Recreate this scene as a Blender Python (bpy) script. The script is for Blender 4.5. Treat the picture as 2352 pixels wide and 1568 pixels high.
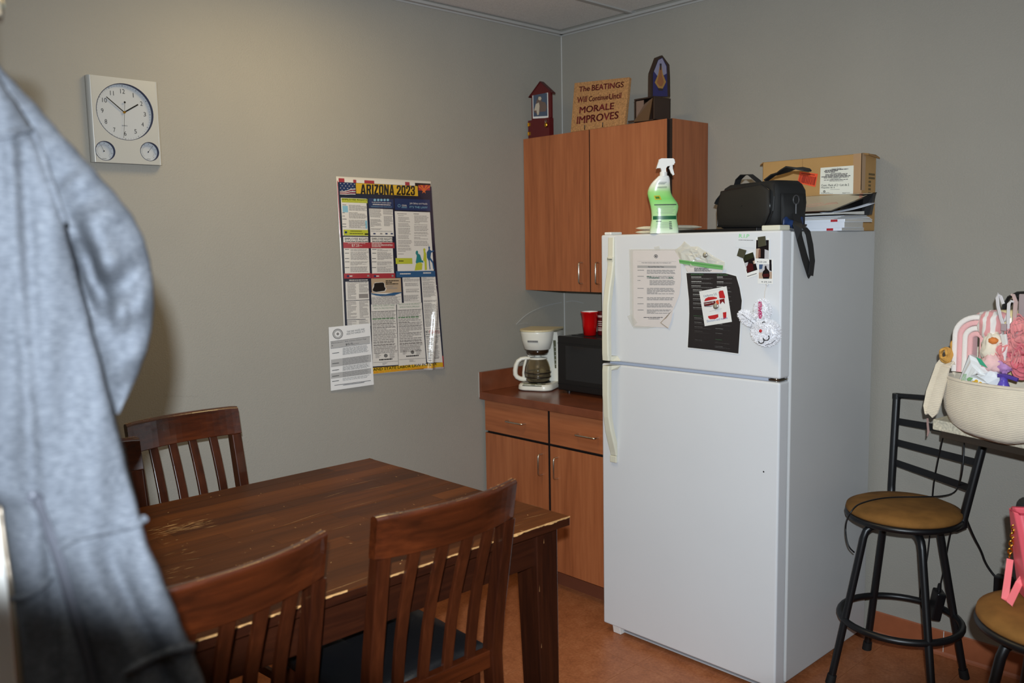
import bpy, bmesh, math, random
from mathutils import Vector, Matrix
from mathutils.geometry import tessellate_polygon
from mathutils import noise as mnoise

random.seed(7)
sc = bpy.context.scene
for _o in list(bpy.data.objects):
    bpy.data.objects.remove(_o)
COL = sc.collection
PI = math.pi

# ---------------------------------------------------------------- camera
CAM = Vector((3.264085, -3.48292, 1.644763))
YAW, PITCH, ROLL, FPX = 0.81398, -0.110369, -0.018094, 1995.577
fw = Vector((-math.sin(YAW) * math.cos(PITCH), math.cos(YAW) * math.cos(PITCH), math.sin(PITCH)))
_r = fw.cross(Vector((0, 0, 1))).normalized()
_u = _r.cross(fw)
rt = _r * math.cos(ROLL) + _u * math.sin(ROLL)
up = -_r * math.sin(ROLL) + _u * math.cos(ROLL)
cd = bpy.data.cameras.new('camera')
cam = bpy.data.objects.new('camera', cd)
COL.objects.link(cam)
cam.matrix_world = Matrix(((rt.x, up.x, -fw.x, CAM.x), (rt.y, up.y, -fw.y, CAM.y), (rt.z, up.z, -fw.z, CAM.z), (0, 0, 0, 1)))
cd.sensor_fit = 'HORIZONTAL'
cd.sensor_width = 36.0
cd.lens = FPX / 2352 * 36.0
cd.clip_start = 0.02
cd.dof.use_dof = True
cd.dof.focus_distance = 3.1
cd.dof.aperture_fstop = 3.4
sc.camera = cam

# ---------------------------------------------------------------- world, lights, exposure
w = bpy.data.worlds.new('world')
sc.world = w
w.use_nodes = True
w.node_tree.nodes['Background'].inputs[0].default_value = (0.9, 0.8, 0.65, 1)
w.node_tree.nodes['Background'].inputs[1].default_value = 0.02

# on-camera flash: sits behind and above the lens, aimed at the room
fl = bpy.data.lights.new('flash', 'SPOT')
fl.energy = 385
fl.color = (0.81, 0.91, 1.0)
fl.spot_size = math.radians(136.6)
fl.spot_blend = 0.088
fl.shadow_soft_size = 0.016
flo = bpy.data.objects.new('flash', fl)
COL.objects.link(flo)
FLASH = CAM - fw * 0.10 + up * 0.11
flo.location = FLASH
# the lens barrel cuts the flash off below, so its useful cone is tipped upwards
_aim = (fw + rt * ((1296 - 1176) / FPX) + up * ((784 + 1080) / FPX)).normalized()
flo.rotation_euler = _aim.to_track_quat('-Z', 'Y').to_euler()

# beam profile of the flash head: full in the middle, weaker towards the edges of its reach
fl.use_nodes = True
_nt = fl.node_tree
_em = _nt.nodes['Emission']
_tc = _nt.nodes.new('ShaderNodeTexCoord')
_dp = _nt.nodes.new('ShaderNodeVectorMath'); _dp.operation = 'DOT_PRODUCT'
_ax = (fw + rt * 0.06).normalized()
_loc = _aim.to_track_quat('-Z', 'Y').to_matrix().inverted() @ _ax
_dp.inputs[1].default_value = _loc
_mr = _nt.nodes.new('ShaderNodeMapRange')
_mr.interpolation_type = 'SMOOTHSTEP'
_mr.inputs['From Min'].default_value = math.cos(math.radians(47))
_mr.inputs['From Max'].default_value = math.cos(math.radians(12))
_mr.inputs['To Min'].default_value = 0.25
_mr.inputs['To Max'].default_value = 1.0
_nt.links.new(_tc.outputs['Normal'], _dp.inputs[0])
_nt.links.new(_dp.outputs['Value'], _mr.inputs['Value'])
_nt.links.new(_mr.outputs[0], _em.inputs['Strength'])

# warm recessed ceiling lamp close to the left wall, and a second one further back in the room
def ceiling_area(name, loc, sx, sy, watts, color):
    l = bpy.data.lights.new(name, 'AREA')
    l.shape = 'RECTANGLE'
    l.size = sx
    l.size_y = sy
    l.energy = watts
    l.color = color
    o = bpy.data.objects.new(name, l)
    COL.objects.link(o)
    o.location = loc
    return o
ceiling_area('lamp_light', (0.79, -1.75, 2.735), 0.5, 0.5, 9.5, (1.0, 0.76, 0.36))
ceiling_area('lamp_light', (2.62, -2.97, 2.735), 0.5, 1.1, 1.6, (1.0, 0.72, 0.36))

sc.view_settings.view_transform = 'Standard'
sc.view_settings.look = 'None'
sc.view_settings.gamma = 1
sc.view_settings.use_curve_mapping = False
sc.view_settings.exposure = 0.0

# ---------------------------------------------------------------- helpers
def at(px, py, axis, val):
    """point on the plane axis=val seen at photo pixel px,py"""
    v = fw + rt * ((px - 1176) / FPX) + up * (-(py - 784) / FPX)
    t = (val - CAM[axis]) / v[axis]
    return CAM + v * t

def pd(px, py, depth):
    """point at the given distance along the viewing axis"""
    return CAM + (fw + rt * ((px - 1176) / FPX) + up * (-(py - 784) / FPX)) * depth

def lin(c):
    r = []
    for v in c:
        v /= 255.0
        r.append(v / 12.92 if v <= 0.04045 else ((v + 0.055) / 1.055) ** 2.4)
    return tuple(r) + (1.0,)

MATS = {}
def mat(name, rgb, rough=0.5, metal=0.0, spec=0.5, bump=0.0, bscale=200.0, var=0.0, vscale=8.0, stretch=(1, 1, 1), alpha=1.0, trans=0.0, coat=0.0, sheen=0.0):
    if name in MATS:
        return MATS[name]
    m = bpy.data.materials.new(name)
    m.use_nodes = True
    nt = m.node_tree
    b = nt.nodes['Principled BSDF']
    b.inputs['Base Color'].default_value = lin(rgb)
    b.inputs['Roughness'].default_value = rough
    b.inputs['Metallic'].default_value = metal
    b.inputs['Specular IOR Level'].default_value = spec
    b.inputs['Coat Weight'].default_value = coat
    b.inputs['Sheen Weight'].default_value = sheen
    b.inputs['Transmission Weight'].default_value = trans
    b.inputs['Alpha'].default_value = alpha
    tc = mp = None
    if var or bump:
        tc = nt.nodes.new('ShaderNodeTexCoord')
        mp = nt.nodes.new('ShaderNodeMapping')
        mp.inputs['Scale'].default_value = stretch
        nt.links.new(tc.outputs['Object'], mp.inputs[0])
    if var:
        n = nt.nodes.new('ShaderNodeTexNoise')
        n.inputs['Scale'].default_value = vscale
        n.inputs['Detail'].default_value = 5
        nt.links.new(mp.outputs[0], n.inputs['Vector'])
        cr = nt.nodes.new('ShaderNodeValToRGB')
        c = lin(rgb)
        cr.color_ramp.elements[0].position = 0.3
        cr.color_ramp.elements[1].position = 0.7
        cr.color_ramp.elements[0].color = tuple(x * (1 - var) for x in c[:3]) + (1,)
        cr.color_ramp.elements[1].color = tuple(min(1, x * (1 + var)) for x in c[:3]) + (1,)
        nt.links.new(n.outputs['Fac'], cr.inputs[0])
        nt.links.new(cr.outputs[0], b.inputs['Base Color'])
    if bump:
        n2 = nt.nodes.new('ShaderNodeTexNoise')
        n2.inputs['Scale'].default_value = bscale
        n2.inputs['Detail'].default_value = 3
        nt.links.new(mp.outputs[0], n2.inputs['Vector'])
        bp = nt.nodes.new('ShaderNodeBump')
        bp.inputs['Strength'].default_value = bump
        bp.inputs['Distance'].default_value = 0.002
        nt.links.new(n2.outputs['Fac'], bp.inputs['Height'])
        nt.links.new(bp.outputs[0], b.inputs['Normal'])
    MATS[name] = m
    return m

def ramp(nt, stops):
    cr = nt.nodes.new('ShaderNodeValToRGB')
    e = cr.color_ramp.elements
    while len(e) < len(stops):
        e.new(0.5)
    for i, (p, c) in enumerate(stops):
        e[i].position = p
        e[i].color = c if len(c) == 4 else lin(c)
    return cr

def wood(name, dark, mid, light, grain='Z', scale=1.0, rough=0.42, coat=0.0, spec=0.5):
    """laminate / timber with grain running along one object axis"""
    if name in MATS:
        return MATS[name]
    m = mat(name, mid, rough=rough, coat=coat, spec=spec)
    nt = m.node_tree
    b = nt.nodes['Principled BSDF']
    tc = nt.nodes.new('ShaderNodeTexCoord')
    mp = nt.nodes.new('ShaderNodeMapping')
    s = {'X': (0.06, 1, 1), 'Y': (1, 0.06, 1), 'Z': (1, 1, 0.06)}[grain]
    mp.inputs['Scale'].default_value = [v * scale for v in s]
    nt.links.new(tc.outputs['Object'], mp.inputs[0])
    n = nt.nodes.new('ShaderNodeTexNoise')
    n.inputs['Scale'].default_value = 9
    n.inputs['Detail'].default_value = 6
    n.inputs['Distortion'].default_value = 0.6
    nt.links.new(mp.outputs[0], n.inputs['Vector'])
    n2 = nt.nodes.new('ShaderNodeTexNoise')
    n2.inputs['Scale'].default_value = 75
    n2.inputs['Detail'].default_value = 3
    nt.links.new(mp.outputs[0], n2.inputs['Vector'])
    mx = nt.nodes.new('ShaderNodeMix')
    mx.data_type = 'FLOAT'
    mx.inputs[0].default_value = 0.42
    nt.links.new(n.outputs['Fac'], mx.inputs[2])
    nt.links.new(n2.outputs['Fac'], mx.inputs[3])
    cr = ramp(nt, [(0.33, dark), (0.5, mid), (0.68, light)])
    nt.links.new(mx.outputs[0], cr.inputs[0])
    nt.links.new(cr.outputs[0], b.inputs['Base Color'])
    return m

WORLD = {}
def W(o):
    return WORLD.get(o.name, Matrix.Identity(4)) if o else Matrix.Identity(4)

class MB:
    """collects shapes in world (or prototype) coordinates, then links them as ONE mesh"""
    def __init__(self):
        self.v = []; self.f = []; self.m = []; self.s = []
        self.M = None
        self.mi = 0
        self.sm = False
    def add(self, vs, fs, smooth=None):
        b = len(self.v)
        if self.M is not None:
            vs = [self.M @ Vector(p) for p in vs]
        self.v += [tuple(p) for p in vs]
        for f in fs:
            self.f.append([b + i for i in f])
            self.m.append(self.mi)
            self.s.append(self.sm if smooth is None else smooth)
        return self
    def quad(self, a, b, c, d):
        return self.add([a, b, c, d], [(0, 1, 2, 3)])
    def box(self, x0, x1, y0, y1, z0, z1):
        vs = [(x, y, z) for z in (z0, z1) for y in (y0, y1) for x in (x0, x1)]
        return self.add(vs, [(0, 2, 3, 1), (4, 5, 7, 6), (0, 1, 5, 4), (2, 6, 7, 3), (0, 4, 6, 2), (1, 3, 7, 5)])
    def panel(self, x0, x1, y0, y1, z0, z1):
        """door or drawer front: face material on the front (-y), second material on its edges"""
        self.box(x0, x1, y0, y1, z0, z1)
        self.m[-6:] = [1, 1, 0, 1, 1, 1]
        return self
    def hexa(self, bot, top):
        """bot, top: 4 points each, counter-clockwise seen from above"""
        return self.add(list(bot) + list(top), [(3, 2, 1, 0), (4, 5, 6, 7), (0, 1, 5, 4), (1, 2, 6, 5), (2, 3, 7, 6), (3, 0, 4, 7)])
    def beam(self, p0, p1, w0, d0, side, w1=None, d1=None):
        """square bar from p0 to p1; side = direction of its width"""
        p0 = Vector(p0); p1 = Vector(p1); a = (p1 - p0).normalized()
        s = Vector(side); s = (s - a * s.dot(a)).normalized(); t = a.cross(s)
        w1 = w0 if w1 is None else w1; d1 = d0 if d1 is None else d1
        def ring(p, ww, dd):
            return [p - s * ww / 2 - t * dd / 2, p + s * ww / 2 - t * dd / 2, p + s * ww / 2 + t * dd / 2, p - s * ww / 2 + t * dd / 2]
        return self.hexa(ring(p0, w0, d0), ring(p1, w1, d1))
    def loft(self, rings, caps=True, closed=True, smooth=True):
        n = len(rings[0]); vs = [p for r in rings for p in r]; fs = []
        for i in range(len(rings) - 1):
            for j in range(n if closed else n - 1):
                k = (j + 1) % n
                fs.append((i * n + j, i * n + k, (i + 1) * n + k, (i + 1) * n + j))
        self.add(vs, fs, smooth)
        if caps and closed:
            self.add(rings[0], [tuple(range(n))[::-1]], False)
            self.add(rings[-1], [tuple(range(n))], False)
        return self
    def cyl(self, p0, p1, r0, r1=None, n=16, caps=True):
        p0 = Vector(p0); p1 = Vector(p1); r1 = r0 if r1 is None else r1
        a = (p1 - p0).normalized()
        s = a.orthogonal().normalized(); t = a.cross(s)
        ring = lambda p, r: [p + (s * math.cos(2 * PI * i / n) + t * math.sin(2 * PI * i / n)) * r for i in range(n)]
        return self.loft([ring(p0, r0), ring(p1, r1)], caps)
    def tube(self, path, r, n=8, closed=False, r2=None, side=None, smooth=True):
        """round (or r x r2 flat) tube along a path"""
        P = [Vector(p) for p in path]; N = len(P); rings = []
        s = Vector(side) if side is not None else None
        for i in range(N):
            a = (P[(i + 1) % N] - P[i - 1]) if closed else (P[min(i + 1, N - 1)] - P[max(i - 1, 0)])
            a.normalize()
            if s is None:
                s = a.orthogonal()
            s = (s - a * s.dot(a)).normalized(); t = a.cross(s)
            ri = r[i] if isinstance(r, (list, tuple)) else r
            rj = ri if r2 is None else r2
            rings.append([P[i] + s * ri * math.cos(2 * PI * k / n) + t * rj * math.sin(2 * PI * k / n) for k in range(n)])
        if closed:
            rings.append(rings[0])
        return self.loft(rings, not closed, True, smooth)
    def ribbon(self, path, width, thick, side):
        P = [Vector(p) for p in path]; N = len(P); rings = []
        for i in range(N):
            a = (P[min(i + 1, N - 1)] - P[max(i - 1, 0)]).normalized()
            s = Vector(side[i]) if isinstance(side, list) else Vector(side)
            s = (s - a * s.dot(a)).normalized(); t = a.cross(s)
            w_ = width[i] if isinstance(width, (list, tuple)) else width
            rings.append([P[i] - s * w_ / 2 - t * thick / 2, P[i] + s * w_ / 2 - t * thick / 2, P[i] + s * w_ / 2 + t * thick / 2, P[i] - s * w_ / 2 + t * thick / 2])
        return self.loft(rings, True, True, False)
    def lathe(self, prof, c=(0, 0, 0), n=32, sx=1.0, sy=1.0, caps=False, smooth=True):
        c = Vector(c)
        rings = [[c + Vector((r * sx * math.cos(2 * PI * k / n), r * sy * math.sin(2 * PI * k / n), z)) for k in range(n)] for r, z in prof]
        return self.loft(rings, caps, True, smooth)
    def sphere(self, c, rx, ry=None, rz=None, n=16, jitter=0.0):
        ry = rx if ry is None else ry; rz = rx if rz is None else rz; c = Vector(c)
        m = max(6, n // 2); rings = []
        for i in range(m + 1):
            th = PI * i / m
            rr = max(math.sin(th), 0.001)
            ring = []
            for k in range(n):
                d = Vector((rr * math.cos(2 * PI * k / n), rr * math.sin(2 * PI * k / n), -math.cos(th)))
                q = 1 + (jitter * mnoise.noise(d * 2.3 + c * 7) if jitter else 0)
                ring.append(c + Vector((d.x * rx, d.y * ry, d.z * rz)) * q)
            rings.append(ring)
        return self.loft(rings, False, True, True)
    def grid(self, fn, nu, nv, smooth=True, thick=None):
        vs = [fn(i / nu, j / nv) for j in range(nv + 1) for i in range(nu + 1)]
        fs = [(j * (nu + 1) + i, j * (nu + 1) + i + 1, (j + 1) * (nu + 1) + i + 1, (j + 1) * (nu + 1) + i) for j in range(nv) for i in range(nu)]
        return self.add(vs, fs, smooth)
    def prism(self, outer, holes, O, X, Y, depth):
        """flat outline (2D, ccw) with holes, drawn in the X,Y frame at O, extruded along X x Y"""
        O = Vector(O); X = Vector(X); Y = Vector(Y); Z = X.cross(Y).normalized()
        loops = [outer] + list(holes)
        flat = [p for l in loops for p in l]
        tri = tessellate_polygon([[Vector((p[0], p[1], 0)) for p in l] for l in loops])
        T = [O + X * p[0] + Y * p[1] + Z * depth for p in flat]
        B = [O + X * p[0] + Y * p[1] for p in flat]
        fs = []
        for t in tri:
            a, b, c = [flat[i] for i in t]
            if (b[0] - a[0]) * (c[1] - a[1]) - (b[1] - a[1]) * (c[0] - a[0]) < 0:
                t = t[::-1]
            fs.append(tuple(t))
        n = len(flat)
        allf = fs + [tuple(i + n for i in t[::-1]) for t in fs]
        self.add(T + B, allf, False)
        k = 0
        for li, l in enumerate(loops):
            m = len(l); ff = []
            area = sum(l[i][0] * l[(i + 1) % m][1] - l[(i + 1) % m][0] * l[i][1] for i in range(m))
            for i in range(m):
                j = (i + 1) % m
                q = (k + i, n + k + i, n + k + j, k + j)
                if (area < 0) == (li == 0):
                    q = q[::-1]
                ff.append(q)
            self.add(T + B, ff, m > 12)
            k += m
        return self
    def text(self, s, O, X, Y, bold=0.0, res=2, depth=0.0):
        """lettering filling the box spanned from O by X (width) and Y (height)"""
        vs, fs = glyphs(s, bold, res)
        O = Vector(O); X = Vector(X); Y = Vector(Y)
        return self.add([O + X * p[0] + Y * p[1] for p in vs], fs, False)
    def build(self, name, mats, parent=None, bevel=0.0, seg=2, sub=0, solid=0.0, merge=False, label=None):
        me = bpy.data.meshes.new(name)
        Mi = W(parent).inverted()
        me.from_pydata([tuple(Mi @ Vector(p)) for p in self.v], [], self.f)
        if not isinstance(mats, (list, tuple)):
            mats = [mats]
        for m in mats:
            me.materials.append(m)
        me.polygons.foreach_set('material_index', [min(i, len(mats) - 1) for i in self.m])
        me.polygons.foreach_set('use_smooth', self.s)
        if merge or sub:
            bm = bmesh.new(); bm.from_mesh(me)
            bmesh.ops.remove_doubles(bm, verts=bm.verts, dist=1e-5)
            bm.to_mesh(me); bm.free()
        me.update()
        o = bpy.data.objects.new(name, me)
        COL.objects.link(o)
        if parent:
            o.parent = parent
            WORLD[o.name] = W(parent)
        if solid:
            md = o.modifiers.new('thickness', 'SOLIDIFY'); md.thickness = solid; md.offset = 0
        if bevel:
            md = o.modifiers.new('bevel', 'BEVEL'); md.width = bevel; md.segments = seg
            md.limit_method = 'ANGLE'; md.angle_limit = math.radians(35)
        if sub:
            md = o.modifiers.new('sub', 'SUBSURF'); md.levels = sub; md.render_levels = sub
        if label:
            o['label'] = label
        if name in FINE:
            o['kind'] = 'stuff'
        return o

FINE = {'printed_text', 'lettering', 'numerals', 'worn_edge', 'scratch_mark', 'leg_nick', 'scuff_mark', 'label_print', 'handwriting', 'gauge_scale', 'carton_print', 'bar_print', 'gold_lettering', 'printed_pattern', 'clothing_picture', 'note_print', 'vent_ridge', 'gauge_mark', 'trim_line', 'tag_print', 'badge_lettering', 'inner_ear'}
_gl = {}
def glyphs(s, bold=0.0, res=2):
    key = (s, bold, res)
    if key in _gl:
        return _gl[key]
    c = bpy.data.curves.new('t', 'FONT')
    c.body = s; c.resolution_u = res; c.fill_mode = 'FRONT'
    o = bpy.data.objects.new('t', c)
    me = bpy.data.meshes.new_from_object(o)
    vs = [tuple(v.co) for v in me.vertices]; fs = [tuple(p.vertices) for p in me.polygons]
    if bold:                      # heavier strokes: the same letters laid over themselves, slightly shifted
        base, bf = vs, fs; vs, fs = [], []
        for dx, dy in ((-bold, 0), (bold, 0), (0, bold * .6), (0, -bold * .6), (-bold * .5, bold * .3), (bold * .5, -bold * .3)):
            k = len(vs); vs += [(p[0] + dx, p[1] + dy, p[2]) for p in base]; fs += [tuple(i + k for i in f) for f in bf]
    x0 = min(v[0] for v in vs); x1 = max(v[0] for v in vs); y0 = min(v[1] for v in vs); y1 = max(v[1] for v in vs)
    vs = [((v[0] - x0) / (x1 - x0), (v[1] - y0) / max(1e-6, y1 - y0)) for v in vs]
    bpy.data.objects.remove(o); bpy.data.curves.remove(c); bpy.data.meshes.remove(me)
    _gl[key] = (vs, fs)
    return _gl[key]

def tag(o, label, cat, group=None):
    o['label'] = label; o['category'] = cat
    if group:
        o['group'] = group
    return o

def thing(name, label, cat, loc, rotz=0.0, group=None):
    o = bpy.data.objects.new(name, None)
    COL.objects.link(o)
    o.empty_display_size = 0.05
    o.location = loc; o.rotation_euler = (0, 0, rotz)
    WORLD[o.name] = Matrix.Translation(Vector(loc)) @ Matrix.Rotation(rotz, 4, 'Z')
    return tag(o, label, cat, group)

def struct(o):
    o['kind'] = 'structure'
    return o

def copy_tree(root, loc, rotz, label=None):
    r = root.copy(); COL.objects.link(r)
    r.location = loc; r.rotation_euler = (0, 0, rotz)
    if label:
        r['label'] = label
    def rec(src, dst):
        for ch in list(src.children):
            c = ch.copy(); COL.objects.link(c); c.parent = dst
            rec(ch, c)
    rec(root, r)
    return r

FL = (Vector((0, 1, 0)), Vector((0, 0, 1)))     # right / up on the left wall
FB = (Vector((1, 0, 0)), Vector((0, 0, 1)))     # right / up on the back wall and fronts facing it

class Sheet:
    """flat print: four measured corners (TL, TR, BR, BL) of a real sheet; elements are given in the same measuring frame"""
    def __init__(self, corners, world, nrm, warp=None):
        self.c = [Vector(p) for p in corners]
        self.w = [Vector(p) for p in world]
        self.n = Vector(nrm)
        self.warp = warp
    def uv(self, x, y):
        u = v = 0.5
        a, b, c, d = self.c
        for _ in range(8):
            p = a * (1 - u) * (1 - v) + b * u * (1 - v) + c * u * v + d * (1 - u) * v
            du = (b - a) * (1 - v) + (c - d) * v
            dv = (d - a) * (1 - u) + (c - b) * u
            ex, ey = x - p[0], y - p[1]
            det = du[0] * dv[1] - du[1] * dv[0]
            u += (ex * dv[1] - ey * dv[0]) / det
            v += (du[0] * ey - du[1] * ex) / det
        return u, v
    def P(self, u, v, h):
        a, b, c, d = self.w
        p = a * (1 - u) * (1 - v) + b * u * (1 - v) + c * u * v + d * (1 - u) * v
        return p + self.n * (h + (self.warp(u, v) if self.warp else 0))
    def rect(self, mb, x0, y0, x1, y1, h, mi=0, n=None, uvs=None):
        mb.mi = mi
        if uvs:
            u0, v0, u1, v1 = uvs
        else:
            u0, v0 = self.uv(x0, y0); u1, v1 = self.uv(x1, y1)
        nu = n or max(1, int(abs(u1 - u0) * 110)); nv = n or max(1, int(abs(v1 - v0) * 14))
        if not self.warp:
            nu = nv = 1
        if n and n > 15:
            nu, nv = 120, 24
        mb.grid(lambda s, t: self.P(u0 + (u1 - u0) * s, v1 + (v0 - v1) * t, h), nu, nv, smooth=bool(self.warp))
    def poly(self, mb, pts, h, mi=0):
        mb.mi = mi
        q = [self.uv(*p) for p in pts]
        tri = tessellate_polygon([[Vector((a, b, 0)) for a, b in q]])
        fs = []
        for t in tri:
            a, b, c = [q[i] for i in t]
            fs.append(t if (b[0] - a[0]) * (c[1] - a[1]) - (b[1] - a[1]) * (c[0] - a[0]) < 0 else t[::-1])
        mb.add([self.P(u, v, h) for u, v in q], fs, False)
    def text(self, mb, s, x0, y0, x1, y1, h, mi=0, bold=0.0, res=2):
        mb.mi = mi
        u0, v0 = self.uv(x0, y0); u1, v1 = self.uv(x1, y1)
        vs, fs = glyphs(s, bold, res)
        mb.add([self.P(u0 + (u1 - u0) * a, v1 + (v0 - v1) * b, h) for a, b in vs], fs, False)
    def lines(self, mb, x0, y0, x1, y1, rows, h, mi=0, fill=0.5, ragged=0.15, seed=1):
        """unreadable fine print: rows of word-long dashes"""
        rnd = random.Random(seed + int(x0) * 7 + int(y0) * 13)
        mb.mi = mi
        u0, v0 = self.uv(x0, y0); u1, v1 = self.uv(x1, y1)
        pit = (v1 - v0) / rows
        for r in range(rows):
            va = v0 + pit * r; vb = va + pit * fill
            u = u0; end = u1 - (u1 - u0) * rnd.random() * ragged
            if rnd.random() < 0.14:
                end = u0 + (u1 - u0) * rnd.uniform(0.3, 0.7)
            while u < end - (u1 - u0) * 0.02:
                wd = (u1 - u0) * rnd.uniform(0.06, 0.2)
                e = min(end, u + wd)
                mb.quad(self.P(u, vb, h), self.P(e, vb, h), self.P(e, va, h), self.P(u, va, h))
                u = e + (u1 - u0) * 0.018
    def quad(self, mb, pts, h, mi=0, n=14):
        """four-cornered panel (TL, TR, BR, BL), finely divided so that it follows a curved sheet"""
        mb.mi = mi
        a, b, c, d = [Vector(self.uv(*p)) for p in pts]
        f = lambda s, t: a * (1 - s) * (1 - t) + b * s * (1 - t) + c * s * t + d * (1 - s) * t
        mb.grid(lambda s, t: self.P(*f(s, 1 - t), h), n, n, smooth=True)
    def ring(self, mb, x, y, r0, r1, h, mi=0, n=24):
        mb.mi = mi
        for k in range(n):
            a = 2 * PI * k / n; b = 2 * PI * (k + 1) / n
            q = [(x + r * math.cos(t), y + r * math.sin(t)) for r, t in ((r1, a), (r1, b), (r0, b), (r0, a))]
            q = [self.P(*self.uv(*p), h) for p in q]
            mb.quad(q[3], q[2], q[1], q[0])
# ================================================================ materials
M_wall = mat('wall_paint', (153, 148, 138), rough=0.55, spec=0.35, bump=0.55, bscale=160, var=0.03, vscale=2.5)
M_ceil = mat('ceiling_tile', (222, 218, 212), rough=0.95, spec=0.1, bump=0.8, bscale=420, var=0.1, vscale=160)
M_grid = mat('ceiling_grid', (168, 165, 160), rough=0.5, var=0.03)
M_floor = None
def floor_mat():
    m = mat('floor_vinyl', (160, 98, 62), rough=0.38, spec=0.4)
    nt = m.node_tree; b = nt.nodes['Principled BSDF']
    tc = nt.nodes.new('ShaderNodeTexCoord')
    n = nt.nodes.new('ShaderNodeTexNoise'); n.inputs['Scale'].default_value = 11; n.inputs['Detail'].default_value = 8; n.inputs['Roughness'].default_value = 0.7
    nt.links.new(tc.outputs['Object'], n.inputs['Vector'])
    n3 = nt.nodes.new('ShaderNodeTexNoise'); n3.inputs['Scale'].default_value = 95; n3.inputs['Detail'].default_value = 4
    nt.links.new(tc.outputs['Object'], n3.inputs['Vector'])
    mx = nt.nodes.new('ShaderNodeMix'); mx.data_type = 'FLOAT'; mx.inputs[0].default_value = 0.4
    nt.links.new(n.outputs['Fac'], mx.inputs[2]); nt.links.new(n3.outputs['Fac'], mx.inputs[3])
    cr = ramp(nt, [(0.3, (128, 74, 44)), (0.5, (160, 97, 60)), (0.66, (178, 116, 78)), (0.78, (205, 160, 125))])
    nt.links.new(mx.outputs[0], cr.inputs[0]); nt.links.new(cr.outputs[0], b.inputs['Base Color'])
    n4 = nt.nodes.new('ShaderNodeTexNoise'); n4.inputs['Scale'].default_value = 30
    nt.links.new(tc.outputs['Object'], n4.inputs['Vector'])
    bp = nt.nodes.new('ShaderNodeBump'); bp.inputs['Strength'].default_value = 0.15; bp.inputs['Distance'].default_value = 0.002
    nt.links.new(n4.outputs['Fac'], bp.inputs['Height']); nt.links.new(bp.outputs[0], b.inputs['Normal'])
    return m
M_floor = floor_mat()
M_base = mat('vinyl_cove_base', (150, 84, 52), rough=0.45, var=0.08, vscale=20)
M_black = mat('black_plastic', (16, 16, 18), rough=0.32)
M_steel = mat('brushed_steel', (205, 196, 180), rough=0.25, metal=1.0, var=0.03)
M_white = mat('white_plastic', (232, 230, 224), rough=0.35, var=0.01)
M_paper = mat('paper_white', (225, 224, 220), rough=0.6, var=0.015, vscale=40)
M_ink = mat('ink_black', (38, 36, 36), rough=0.6)
M_grey = mat('ink_grey', (120, 118, 116), rough=0.6)
M_red = mat('print_red', (176, 40, 48), rough=0.5)
M_door = mat('white_door_paint', (236, 234, 228), rough=0.35, var=0.01)

HC = 2.768
XR, YF = 5.2, -4.25    # right wall, wall behind the camera

# ================================================================ room shell
def slab(name, x0, x1, y0, y1, z0, z1, m):
    return struct(MB().box(x0, x1, y0, y1, z0, z1).build(name, m))
slab('wall_left', -0.12, 0, YF, 0.0, 0, HC + 0.05, M_wall)
slab('wall_back', -0.12, XR, 0.0, 0.12, 0, HC + 0.05, M_wall)
slab('wall_right', XR, XR + 0.12, YF, 0.12, 0, HC + 0.05, M_wall)
slab('wall_front', -0.12, XR + 0.12, YF - 0.12, YF, 0, HC + 0.05, M_wall)
floor = slab('floor', -0.12, XR, YF, 0.12, -0.10, -0.006, mat('floor_joint', (96, 56, 34), rough=0.7))
ceiling = slab('ceiling', -0.12, XR, YF, 0.12, HC + 0.012, HC + 0.10, M_grid)
# vinyl floor tiles, 12 inch
tm = MB().box(0.0006, 0.3042, 0.0006, 0.3042, -0.006, 0.0).build('floor_tile', M_floor, floor)
protos = [tm]
def tile(proto, x, y, z, name_parent):
    c = proto.copy(); COL.objects.link(c); c.parent = name_parent; c.location = (x, y, z)
nx, ny = int(XR / 0.3048) + 1, int(-YF / 0.3048) + 1
first = True
for i in range(nx):
    for j in range(1, ny + 1):
        if (i + 1) * 0.3048 > XR or -j * 0.3048 < YF:
            continue
        if first:
            tm.location = (i * 0.3048, -j * 0.3048, 0); first = False
        else:
            tile(tm, i * 0.3048, -j * 0.3048, 0, floor)
# suspended ceiling: grid bars and lay-in tiles (2 x 4 ft)
gx = [0.485 + 0.61 * k for k in range(-1, 7)]
gy = [-0.02 - 1.22 * k for k in range(0, 5)]
LAMP_CELLS = {(1, 1), (4, 2)}
cfirst = None
for i in range(len(gx) - 1):
    for j in range(len(gy) - 1):
        x0, x1 = max(gx[i], 0.0) + 0.012, min(gx[i + 1], XR) - 0.012
        y1, y0 = gy[j] - 0.012, max(gy[j + 1], YF) + 0.012
        if (i, j) in LAMP_CELLS or x1 - x0 < 0.05 or y1 - y0 < 0.05:
            continue
        MB().box(x0, x1, y0, y1, HC - 0.002, HC + 0.012).build('ceiling_tile', M_ceil, ceiling)
for x in gx[1:]:
    if x < XR:
        MB().box(x - 0.012, x + 0.012, YF, 0, HC - 0.009, HC + 0.012).build('grid_bar', M_grid, ceiling)
for y in gy[1:]:
    if y > YF:
        MB().box(0, XR, y - 0.012, y + 0.012, HC - 0.0085, HC + 0.012).build('grid_bar', M_grid, ceiling)
# wall angle of the ceiling grid
struct(MB().box(0, 0.022, YF, 0, HC - 0.022, HC - 0.010).box(0, 0.004, YF, 0, HC - 0.03, HC - 0.01).build('trim_1', M_grid))
struct(MB().box(0, XR, -0.022, 0, HC - 0.022, HC - 0.010).box(0, XR, -0.004, 0, HC - 0.03, HC - 0.01).build('trim_2', M_grid))
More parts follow.
